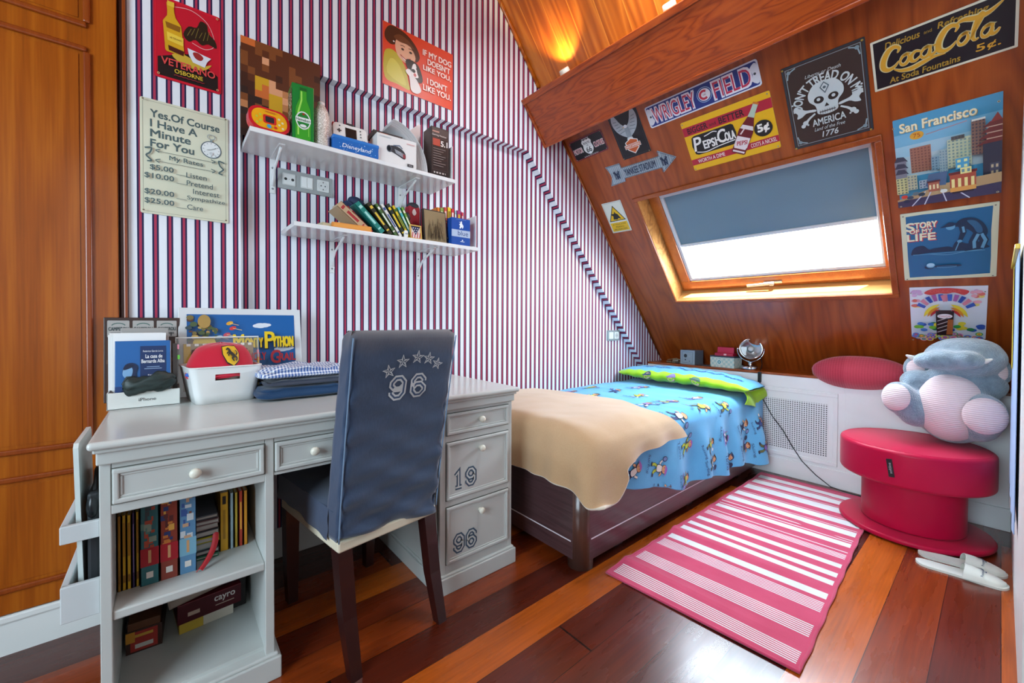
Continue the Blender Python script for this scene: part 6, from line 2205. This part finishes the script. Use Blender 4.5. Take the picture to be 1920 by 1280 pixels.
# ------------------------------------------------------------------ in the desk shelves
ZS = .3455
def sbook(x, w_, h_, col, lab, marks=(), y=1.46, d_=.17):
    b = MB(); b.M = at(x, y, ZS)
    book(b, w_, d_, h_, col, marks)
    return simple(b, 'book', lab, 'book', 'books on the middle shelf of the desk')
Yk = [(.1, .2, '8a5a10', .25, .75), (.45, .9, 'a87418', .3, .7)]
x = -.104
for w_, h_, col, lab, mk in ((.0085, .196, '9a6a14', 'brownish yellow paperback at the far left of the desk shelf', Yk), (.0088, .196, 'c89a1c', 'first yellow paperback after the brownish one on the desk shelf', Yk), (.0092, .194, 'd0a41c', 'second yellow paperback, right of the first on the desk shelf', Yk),
        (.0068, .198, '3a2458', 'slim purple paperback between the yellow ones on the desk shelf', [(.2, .85, '8a78a8', .35, .65)]), (.0078, .198, 'c8a024', 'yellow paperback right of the purple one on the desk shelf', Yk)):
    sbook(x, w_, h_, col, lab, mk); x += w_ + .0005
rng = random.Random(21)
for w_, h_, col, cols, lab in ((.038, .215, '2a6a70', ('5a8a80', 'b0503a', '8aa090', '3a4a50'), 'thick teal comic volume with a red lower spine'), (.038, .225, '8a3a2c', ('c87a3a', '2a3a6a', 'd8a04a', '5a2a2a'), 'thick orange and red comic volume in the middle of three'), (.038, .228, '5a8ab0', ('c8d0d4', '3a5a9a', 'c8a080', '7a4a3a'), 'thick blue and white comic volume, right one of three')):
    b = MB(); b.M = at(x + .001, 1.45, ZS); book(b, w_, .17, h_, col)
    for i in range(26):
        zz = rng.uniform(.25, .93) * h_; ww = rng.uniform(.004, .015); x_c = rng.uniform(.008, w_ - .012)
        b.bx(max(.0005, x_c - ww / 2), min(w_ - .0005, x_c + ww / 2), -.0004 - i * 1e-5, .001, zz, min(h_ - .004, zz + rng.uniform(.006, .02)), C(rng.choice(cols), .4))
    b.bx(.0005, w_ - .0005, -.0009, .001, .05, .098, C('a8202c' if col != '5a8ab0' else '7ab0c8', .4)); b.bx(.012, w_ - .012, -.0012, .001, .018, .034, C('dcd8d0', .4)); b.bx(.016, w_ - .016, -.0012, .001, .058, .092, C('d0a070', .4))
    simple(b, 'book', lab, 'book', 'books on the middle shelf of the desk'); x += w_ + .002
# lying pile
z = ZS
for i, (h_, col, w_, lab) in enumerate(((.010, '2a6a4a', .066, 'thin green booklet at the bottom of the lying pile'), (.014, '3a3a44', .070, 'dark magazine second from the bottom of the lying pile'), (.020, '8a9c98', .062, 'grey-green book in the middle of the lying pile'), (.016, 'b8a818', .072, 'yellow magazine in the lying pile'), (.018, '2c2a30', .070, 'black book above the yellow magazine in the pile'), (.016, 'a89088', .066, 'pale pink-brown book near the top of the pile'), (.014, '6a4848', .070, 'maroon booklet on top of the lying pile'), (.012, '5c5c62', .064, 'grey booklet at the very top of the lying pile'))):
    w_ *= .84
    b = MB(); b.M = at(.0845, 1.50 + .004 * (i % 3), z + .0003, .06 * ((i % 3) - 1)); b.bx(-w_ / 2, w_ / 2, 0, .15, 0, h_, C(col, .5), .0015); b.bx(-w_ / 2 + .002, w_ / 2 - .002, -.0006, .02, .0035, h_ - .0035, C('b8b0a8', .7)); b.bx(-w_ / 2 - .0003, w_ / 2 + .0003, .0, .15, 0, .0025, C(col, .5))
    simple(b, 'book', lab, 'book', 'pile of books lying on the desk shelf'); z += h_ + .001
b = MB()
b.sheet(lambda u, v: Vector((.098 + .013 * u - .04 * v * v, 1.478 - .045 * v, ZS + .075 - .0735 * v + .006 * math.sin(3 * u))), 4, 12, .002, C('a8141e', .6))
simple(b, 'red_ribbon', 'red ribbon bookmark hanging off the lying pile of books', 'ribbon')
for x, w_, h_, col, lab, mk in ((.118, .022, .178, 'd09a20', 'yellow book with a black mark right of the lying pile', [(.8, .94, '1c1a18', .3, .7), (.2, .7, 'a87a1a', .35, .65)]), (.143, .010, .172, '9ab0b8', 'pale blue-grey slim book on the right of the desk shelf', []), (.155, .009, .17, 'c8a83a', 'thin mustard book on the right of the desk shelf', []), (.166, .011, .172, 'b83a24', 'thin brick red book second from the right on the desk shelf', [(.3, .8, 'e0a03a', .3, .7)]), (.1785, .011, .17, 'd08a20', 'orange-yellow book at the far right of the desk shelf', [])):
    sbook(x, w_, h_, col, lab, mk, 1.52)
# board games on the lowest shelf
ZB = .0845
GR = 'board games in the bottom of the desk'
b = MB(); M0 = at(.132, 1.68, ZB, math.radians(4)); b.M = M0; b.bx(-.075, .065, -.04, .21, 0, .14, C('1c1616', .5), .002)
simple(b, 'game_box', 'black game box at the back of the bottom shelf', 'box', GR)
b = MB(); M0 = at(.062, 1.60, ZB, math.radians(5)); b.M = M0; b.bx(-.045, .12, 0, .02, .035, .095, C('6e1424', .4), .001); b.bx(-.045, .12, 0, .22, .035, .094, C('5a1420', .4), .001)
face(b, M0, .03, -.0004, .065); b.text('cayro', .045, .006, .055, .02, C('d8ccc8'), .02); b.rect(-.05, -.02, -.012, .0, C('b89a8a')); b.rect(.02, .07, -.012, -.009, C('b89a8a'))
old = b.M; b.M = M0; b.bx(-.04, .02, .01, .2, 0, .034, C('c8a83a', .5), .001); b.bx(.02, .1, .01, .2, 0, .034, C('d0c8b8', .5), .001)
simple(b, 'game_box', 'dark red game box with white lettering on the bottom shelf', 'box', GR)
b = MB(); M0 = at(.055, 1.57, ZB + .0958, math.radians(3)) @ Matrix.Rotation(math.radians(-9), 4, 'Y'); b.M = M0; b.bx(-.055, .13, .03, .22, 0.005, .032, C('8a7c70', .6), .001); b.bx(-.05, .12, .029, .05, .01, .026, C('9a8c80', .6))
simple(b, 'game_box', 'flat beige game box lying tilted on the dark red one', 'box', GR)
b = MB(); M0 = at(-.058, 1.60, ZB, math.radians(-3)); b.M = M0; b.bx(-.04, .04, 0, .2, 0, .065, C('3c2016', .5), .001); b.bx(-.036, .036, 0.0, .18, .066, .088, C('5c3418', .5), .001)
face(b, M0, 0, -.0004, .033); b.rect(-.03, .03, -.028, .028, C('a83028')); b.rect(-.02, .02, -.02, -.008, C('c8c4bc')); b.rect(-.04, -.02, .0, .03, C('c88a2a')); b.rect(-.02, .02, .012, .02, C('c89a3a'))
simple(b, 'game_box', 'small red and yellow game box at the left of the bottom shelf', 'box', GR)

# in the side racks
b = MB(); b.M = at(-.164, 1.53, .357, 0, 0, math.radians(-1)); b.prism([(-.10, 0), (.10, 0), (.112, .385), (.10, .395), (-.10, .395), (-.112, .385)], -.0045, .0045, C('d2dcda', .3)); b.v = [b.M @ (Matrix.Rotation(PI / 2, 4, 'Z') @ Matrix.Rotation(PI / 2, 4, 'X') @ (b.M.inverted() @ p)) for p in b.v]
simple(b, 'ring_binder', 'pale mint file standing in the rack on the left side of the desk', 'file')
b = MB(); b.M = at(-.142, 1.54, .357); b.bx(-.011, .011, -.12, .14, 0, .27, C('1c2024', .6), .006); b.ell((-.002, -.11, .235), (.012, .02, .03), C('14181c', .3)); b.tube([(-.0, -.1, .27), (0, -.05, .31), (0, .06, .31), (0, .12, .27)], .004, BLACK, 6)
simple(b, 'laptop_bag', 'black bag standing in the side rack against the desk', 'bag')

# ------------------------------------------------------------------ on the wooden ledge
ZK = .7035
SF = thing('toy_safe', 'small grey money box shaped like a safe on the wooden ledge', 'money box', (3.33, 1.64, ZK))
b = MB(); b.M = at(3.327, 1.643, ZK, math.radians(-10)); b.bx(-.055, .055, -.068, .068, 0, .118, C('5a6068', .35, ), .003); b.build('case', SF)
b = MB(); b.M = at(3.327, 1.643, ZK, math.radians(-10)) @ Matrix.Translation((-.0552, 0, .059)) @ Matrix(((0, 0, -1, 0), (-1, 0, 0, 0), (0, 1, 0, 0), (0, 0, 0, 1)))
b.prism(rr(.134, .116, .003), 0, .002, C('8e9aa2', .35)); b.z = .0022
b.frame(-.05, .05, -.046, .046, .002, C('4a5560')); b.disc(-.018, .012, .015, C('1c2228', .3)); b.disc(.018, .01, .005, C('b8c0c4')); b.disc(.018, .01, .0025, C('3a4248')); b.disc(-.018, -.02, .007, C('3c464e')); b.disc(.02, -.03, .005, C('5a646c'))
b.build('door', SF)
GB = thing('gift_box', 'pale patterned cardboard box with a dark lid on the wooden ledge', 'box', (3.33, 1.37, ZK))
M0 = at(3.325, 1.372, ZK, math.radians(-8))
def m_pattern():
    q = NT('patterned_card')
    t = q.n('ShaderNodeTexChecker'); t.inputs['Scale'].default_value = 55
    t.inputs['Color1'].default_value = lin('#cfd0c0'); t.inputs['Color2'].default_value = lin('#a8c0b8')
    q.l(q.coord(), t.inputs['Vector'])
    return q.set(Base_Color=t.outputs[0], Roughness=.6)
b = MB(); b.M = M0; b.bx(-.055, .055, -.095, .095, 0, .078, m_pattern(), .002)
b.M = M0 @ Matrix.Translation((-.0554, .02, .04)) @ Matrix(((0, 0, -1, 0), (-1, 0, 0, 0), (0, 1, 0, 0), (0, 0, 0, 1))); b.z = 0; b.disc(0, 0, .019, C('d8dcd4')); b.disc(0, 0, .014, C('3a8a90')); b.disc(0, 0, .006, C('d8dcd4'))
b.build('body', GB)
b = MB(); b.M = M0; b.bx(-.057, .057, -.097, .097, .078, .088, C('3a4450', .5), .002); b.build('lid', GB)
b = MB(); M1 = M0 @ Matrix.Translation((-.02, -.01, .0884)) @ Matrix.Rotation(math.radians(4), 4, 'Z'); b.M = M1; b.bx(-.03, .03, -.07, .07, 0, .022, C('a80f34', .4), .003); b.bx(.012, .03, -.055, .072, .0, .066, C('b81440', .4), .004); b.bx(-.031, -.026, -.02, .0, .006, .018, C('d8b8b8'))
simple(b, 'crimson_case', 'crimson open case standing on the patterned box', 'case')
# toy parts lying left of the safe
b = MB()
rng = random.Random(2)
for i in range(7):
    b.box((3.33 + rng.uniform(-.03, .03), 1.79 + rng.uniform(-.06, .06), ZK + .008), (.05, .016, .012), C(rng.choice(['5a4a38', '7a6a50', '4a4844'])), .003, (0, 0, rng.uniform(0, 3)))
b.box((3.32, 1.78, ZK + .022), (.06, .05, .018), C('6a5a44'), .005, (0, 0, .4)); b.tube([(3.30, 1.73, ZK + .03), (3.33, 1.78, ZK + .038), (3.33, 1.86, ZK + .02)], .004, C('8a7a5c'), 6)
simple(b, 'model_parts', 'little heap of brown model parts on the ledge left of the safe', 'toy')
b = MB(); b.M = at(3.30, 1.51, ZK, .1); b.bx(-.03, .03, -.04, .04, 0, .006, C('3a4048'), .002)
simple(b, 'pocket_notebook', 'thin dark pocket notebook on the ledge between the safe and the box', 'notebook')
# chrome searchlight lamp
LP = thing('desk_lamp', 'chrome searchlight lamp on a round base with a long black cord, on the ledge', 'lamp', (3.325, 1.185, ZK))
M0 = at(3.315, 1.192, ZK)
b = MB(); b.M = M0; b.lathe([(0, 0), (.062, 0), (.064, .004), (.064, .020), (.060, .024), (.03, .027), (.016, .032), (.013, .045), (.02, .052), (.013, .058), (.0, .06)], CHROME, 40); b.build('base', LP)
b = MB(); b.M = M0; ya = math.radians(205)
yk = M0 @ Matrix.Rotation(math.radians(24), 4, 'Z')
b.M = yk
b.tube([(0, .086 * math.sin(math.radians(a)), .148 - .09 * math.cos(math.radians(a))) for a in range(-98, 99, 7)], .0045, CHROME, 8); b.build('yoke', LP)
b = MB(); hd = yk @ Matrix.Translation((0, 0, .150)) @ Matrix.Rotation(math.radians(-90 + 8), 4, 'Y')      # local +z towards the room
b.M = hd
b.lathe([(0, -.062), (.03, -.058), (.058, -.044), (.07, -.02), (.072, .02), (.077, .022), (.078, .034), (.072, .038), (.066, .034), (.066, .028)], CHROME, 44)
for s_ in (-1, 1):
    b.lathe([(0, .016), (.008, .014), (.009, .0), (0, 0)], CHROME, 14, Matrix.Translation((0, s_ * .075, 0)) @ Matrix.Rotation(-s_ * PI / 2, 4, 'X'))
hh = b.build('head', LP)
b = MB(); b.M = hd; b.lathe([(0, -.005), (.03, .004), (.055, .016), (.066, .028)], P('#a8b0b4', .25, .9), 40); b.ell((0, 0, .012), (.018, .018, .014), C('d8d8d4', .2)); b.build('reflector', hh)
b = MB(); b.M = hd; b.lathe([(0, .034), (.04, .033), (.066, .029)], GLASS, 36); b.build('lens', hh)
b = MB()
b.tube([(3.335, 1.13, ZK + .10), (3.31, 1.112, ZK + .04), (3.262, 1.105, ZK + .008), (3.234, 1.103, ZK - .02), (3.234, 1.10, .60), (3.232, 1.085, .52), (3.232, 1.02, .40), (3.230, .95, .31), (3.231, .90, .22), (3.230, .84, .13), (3.222, .76, .06), (3.212, .68, .012), (3.20, .60, .006), (3.19, .50, .0055)], .0028, BLACK, 7)
cd_ = b.build('cord', LP)
b = MB(); b.bx(3.224, 3.243, 1.091, 1.113, .625, .70, BLACK, .005); b.build('cord_switch', cd_)

# red cushion leaning on the ledge
b = MB()
q = NT('red_knit')
t = q.n('ShaderNodeTexCoord'); sp = q.n('ShaderNodeSeparateXYZ'); q.l(t.outputs['Object'], sp.inputs[0])
f = q.val('ABSOLUTE', q.val('SUBTRACT', q.val('FRACT', q.val('MULTIPLY', sp.outputs[1], 75)), .5))
f2 = q.val('ABSOLUTE', q.val('SUBTRACT', q.val('FRACT', q.val('MULTIPLY', sp.outputs[2], 90)), .5))
q.bump(q.val('ADD', f, f2), .5, .004)
KNIT = q.set(Base_Color=q.ramp(q.val('ADD', q.val('MULTIPLY', q.val('LESS_THAN', sp.outputs[1], .06), .5), q.val('MULTIPLY', f, .6)), [(0, '#b42f44'), (.5, '#d04a5c'), (1, '#be384c')]), Roughness=.95, Sheen_Weight=.3)
MC_ = at(3.275, .555, .738, 0, 0, math.radians(30))
b.M = MC_
def cush(u, v):
    a = 2 * PI * u
    t_ = -1 + 2 * v
    k = max(0, 1 - abs(t_) ** 2.4) ** .6
    e = .75
    cs, sn = math.cos(a), math.sin(a)
    return Vector((.115 * math.copysign(abs(cs) ** e, cs) * (.18 + .82 * k), -t_ * .245, .098 * math.copysign(abs(sn) ** .9, sn) * k + .008 * t_ + .012 * cs * t_))
b.grid(cush, 40, 40, KNIT)
simple(b, 'cushion', 'red knitted cushion lying on the wooden ledge above the radiator grille', 'cushion')
# ------------------------------------------------------------------ plush elephant on the stool
def plush_mat(name, a, b_):
    q = NT(name)
    f = q.noise(q.coord((22, 22, 22)), 1, 4, .6)
    g_ = q.noise(q.coord((160, 160, 160)), 1, 2)
    q.bump(g_, .9, .006)
    return q.set(Base_Color=q.ramp(f, [(.3, a), (.7, b_)]), Roughness=.95, Sheen_Weight=.8, Specular_IOR_Level=.15)
FUR = plush_mat('grey_blue_plush', '#71828f', '#93a6b4')
q = NT('ribbed_pink_plush')
t = q.n('ShaderNodeTexCoord'); sp = q.n('ShaderNodeSeparateXYZ'); q.l(t.outputs['Object'], sp.inputs[0])
f = q.val('ABSOLUTE', q.val('SUBTRACT', q.val('FRACT', q.val('MULTIPLY', sp.outputs[2], 105)), .5))
q.bump(f, .7, .004)
RIB = q.set(Base_Color=q.ramp(f, [(0, '#d8bcc0'), (.5, '#e8d6d6')]), Roughness=.95, Sheen_Weight=.5)
EL = thing('plush_elephant', 'grey-blue plush elephant with a pink ribbed belly and soles, sitting on the red stool', 'toy', (3.06, .15, .443))
def blobs(parts, vox=.009):
    b = MB()
    for c, r, rot in parts:
        b.ell(c, r, FUR, rot, 24, 16)
    return b
def remesh(o, vox, it=6):
    m = o.modifiers.new('join', 'REMESH'); m.mode = 'VOXEL'; m.voxel_size = vox; m.use_smooth_shade = True
    s_ = o.modifiers.new('soften', 'SMOOTH'); s_.iterations = it; s_.factor = .5
    return o
E0 = Vector((3.06, .15, .443))
def ep(x, y, z):        # x towards the room(-x world), y to the right (-y world), z up
    return E0 + Vector((-x, -y, z))
EM = Matrix.Translation(E0) @ Matrix.Diagonal((1.1, 1.04, 1.2, 1)) @ Matrix.Translation(-E0)
MB_PLAIN = MB
class MB(MB_PLAIN):
    def __init__(s):
        super().__init__()
        s.M = EM
body = [(ep(0, 0, .15), (.12, .148, .15), None), (ep(-.02, 0, .23), (.10, .125, .10), None),
        (ep(.05, .085, .115), (.09, .075, .085), (0, .1, .4)), (ep(.10, .10, .145), (.07, .076, .083), None),
        (ep(.05, -.12, .13), (.09, .075, .075), (0, 0, -.6)), (ep(.10, -.185, .18), (.065, .066, .070), None), (ep(.07, -.155, .155), (.07, .07, .07), None),
        (ep(-.02, .115, .25), (.06, .06, .055), None), (ep(.0, -.125, .25), (.07, .07, .05), None),
        (ep(-.01, .03, .36), (.12, .142, .085), None), (ep(-.02, .035, .39), (.105, .122, .058), None),
        (ep(.095, -.03, .355), (.058, .085, .042), None), (ep(.115, -.075, .35), (.05, .06, .036), None), (ep(.115, .045, .36), (.045, .06, .036), None)]
remesh(blobs(body).build('body', EL), .010, 5)
b = MB(); b.ell(ep(.045, -.008, .155), (.106, .122, .14), RIB, None, 32, 20)
b.build('belly', EL)
for (c, r, dr) in ((ep(.160, .104, .150), .070, (-1, -.06, .12)), (ep(.155, -.192, .187), .058, (-1, .28, .14))):
    b = MB()
    d_ = Vector(dr).normalized()
    b.lathe([(0, .018), (r * .5, .015), (r * .85, .007), (r, -.010)], RIB, 32, Matrix.Translation(c) @ d_.to_track_quat('Z', 'Y').to_matrix().to_4x4())
    b.build('sole', EL)
for s_, c, rot in ((-1, ep(-.03, -.135, .305), (0.2, 0.3, .2)), (1, ep(-.03, .145, .32), (-.3, .2, -.3))):
    b = MB(); b.ell(c, (.03, .05 if s_ < 0 else .036, .06), FUR, rot)
    er = b.build('ear', EL)
    b = MB(); b.ell(c + Vector((-.014, 0, 0)), (.02, .038 if s_ < 0 else .026, .046), RIB, rot); b.build('ear_lining', er)
b = MB(); b.ell(ep(-.015, .03, .444), (.014, .026, .006), BLACK); b.build('eye_patch', EL)
for y in (-.135, .10):
    b = MB(); b.lathe([(0, .03), (.004, .026), (.010, .006), (.011, 0)], C('dcdad4', .5), 12, Matrix.Translation(ep(.11, y, .357)) @ Vector((-.5, -1 if y > 0 else 1, .5)).to_track_quat('Z', 'Y').to_matrix().to_4x4())
    b.build('tusk', EL)

MB = MB_PLAIN
# ------------------------------------------------------------------ slippers
SW = fabric('slipper_towelling', '#cfd2c8', '#dfe2d8', .95, 80, 8, .3, .3)
SL = thing('slipper', 'white towelling slipper nearer the camera, on the floor by the stool', 'slipper', (0, 0, 0), 'pair of white slippers')
ORI[SL] = Vector((0, 0, 0))
sole = [(-.13, 0), (-.125, .028), (-.09, .036), (-.03, .036), (.03, .042), (.08, .046), (.115, .036), (.135, .0), (.115, -.04), (.07, -.046), (.0, -.036), (-.06, -.034), (-.11, -.03)]
b = MB(); b.prism(spl(sole, 4), 0, .009, SW); b.z = .0092; b.poly([(x * .94, y * .9) for x, y in spl(sole, 4)], SW); b.build('sole', SL)
b = MB()
def upper(u, v):
    x = .005 + .122 * u
    t_ = -1 + 2 * v
    wd = .047 * (1 - max(0, (u - .55) / .45) ** 3 * .75)
    h_ = .042 * (1 - .75 * u ** 1.7)
    return Vector((x + .01 * (1 - t_ * t_) * (u < .5), t_ * wd, .008 + h_ * max(0, 1 - t_ ** 2) ** .55))
b.sheet(upper, 16, 18, .003, SW, SW); b.build('upper', SL)
b = MB()
def on_up(p):
    q_ = upper(.4 + p.x / .122, .5 + p.y / .094)
    return q_ + Vector((0, 0, .0022 + p.z))
b.warp = on_up; b.z = 0
NB = C('4a5a72', .8)
for pts in ([(-.02, .0), (0, .014), (.004, .004)], [(-.006, -.002), (.014, .012), (.014, -.002)], [(.004, -.012), (.022, .002), (.02, -.012)]):
    b.poly(pts, NB)
b.text('hotel', .0, -.022, .03, .007, NB, .02, 0, PI / 2)
b.warp = None
b.build('emblem', SL)
SL.location = (2.535, .098, .0)
SL.rotation_euler = (0, 0, math.radians(-83))
r = SL.copy(); COL.objects.link(r)
r.location = (2.642, .100, .0); r.rotation_euler = (0, 0, math.radians(-79)); r['label'] = 'white towelling slipper farther from the camera, half behind the other one'
for ch in list(SL.children):
    c = ch.copy(); COL.objects.link(c); c.parent = r

# ------------------------------------------------------------------ uplights on the beam
LG = m_glow('halogen_glow', '#ffd9a0', 30)
UP = thing('uplight', 'small halogen uplight on the beam nearest the striped wall, washing the boards', 'lamp', (0, 0, 0), 'halogen uplights on top of the beam')
b = MB(); b.lathe([(0, 0), (.03, 0), (.032, .004), (.03, .03), (.024, .034), (.022, .026)], C('c8c0b0', .3), 24); b.build('housing', UP)
b = MB(); b.lathe([(0, .030), (.015, .029), (.021, .026)], LG, 20); b.build('bulb', UP)
for i, u in enumerate((-1.70, -1.03, -.36)):
    o = UP
    if i:
        o = UP.copy(); COL.objects.link(o)
        o['label'] = ['', 'small halogen uplight in the middle of the beam', 'small halogen uplight on the beam at the right end'][i]
        for ch in list(UP.children):
            c = ch.copy(); COL.objects.link(c); c.parent = o
    o.matrix_world = MS @ Matrix.Translation((u, BV + .316, .09)) @ Matrix.Rotation(-PI / 2, 4, 'X') @ Matrix.Rotation(math.radians(0), 4, 'Y')
    light('uplight_beam', 'SPOT', SP(u, BV + .355, .09), SV * 1.0 - SN * .55, 14, (1.0, .72, .36), spot_size=math.radians(105), spot_blend=.7, shadow_soft_size=.015)

# ------------------------------------------------------------------ banner hanging on the right wall
b = MB()
def ban(u, v):
    return Vector((2.15 + .75 * u, -.036 + .004 * math.sin(u * 22) * v, 1.30 - .95 * v))
b.sheet(ban, 40, 20, .002, fabric('pale_blue_cloth', '#7f9cc8', '#93aed6', .9), None)
b.bx(2.13, 2.92, -.038, -.026, 1.295, 1.312, C('d8c040'), .003)
b.bx(2.70, 2.86, -.0335, -.0325, .86, 1.29, C('d0b83a', .8))
simple(b, 'wall_hanging', 'pale blue cloth with a yellow band hanging on the right wall', 'hanging')
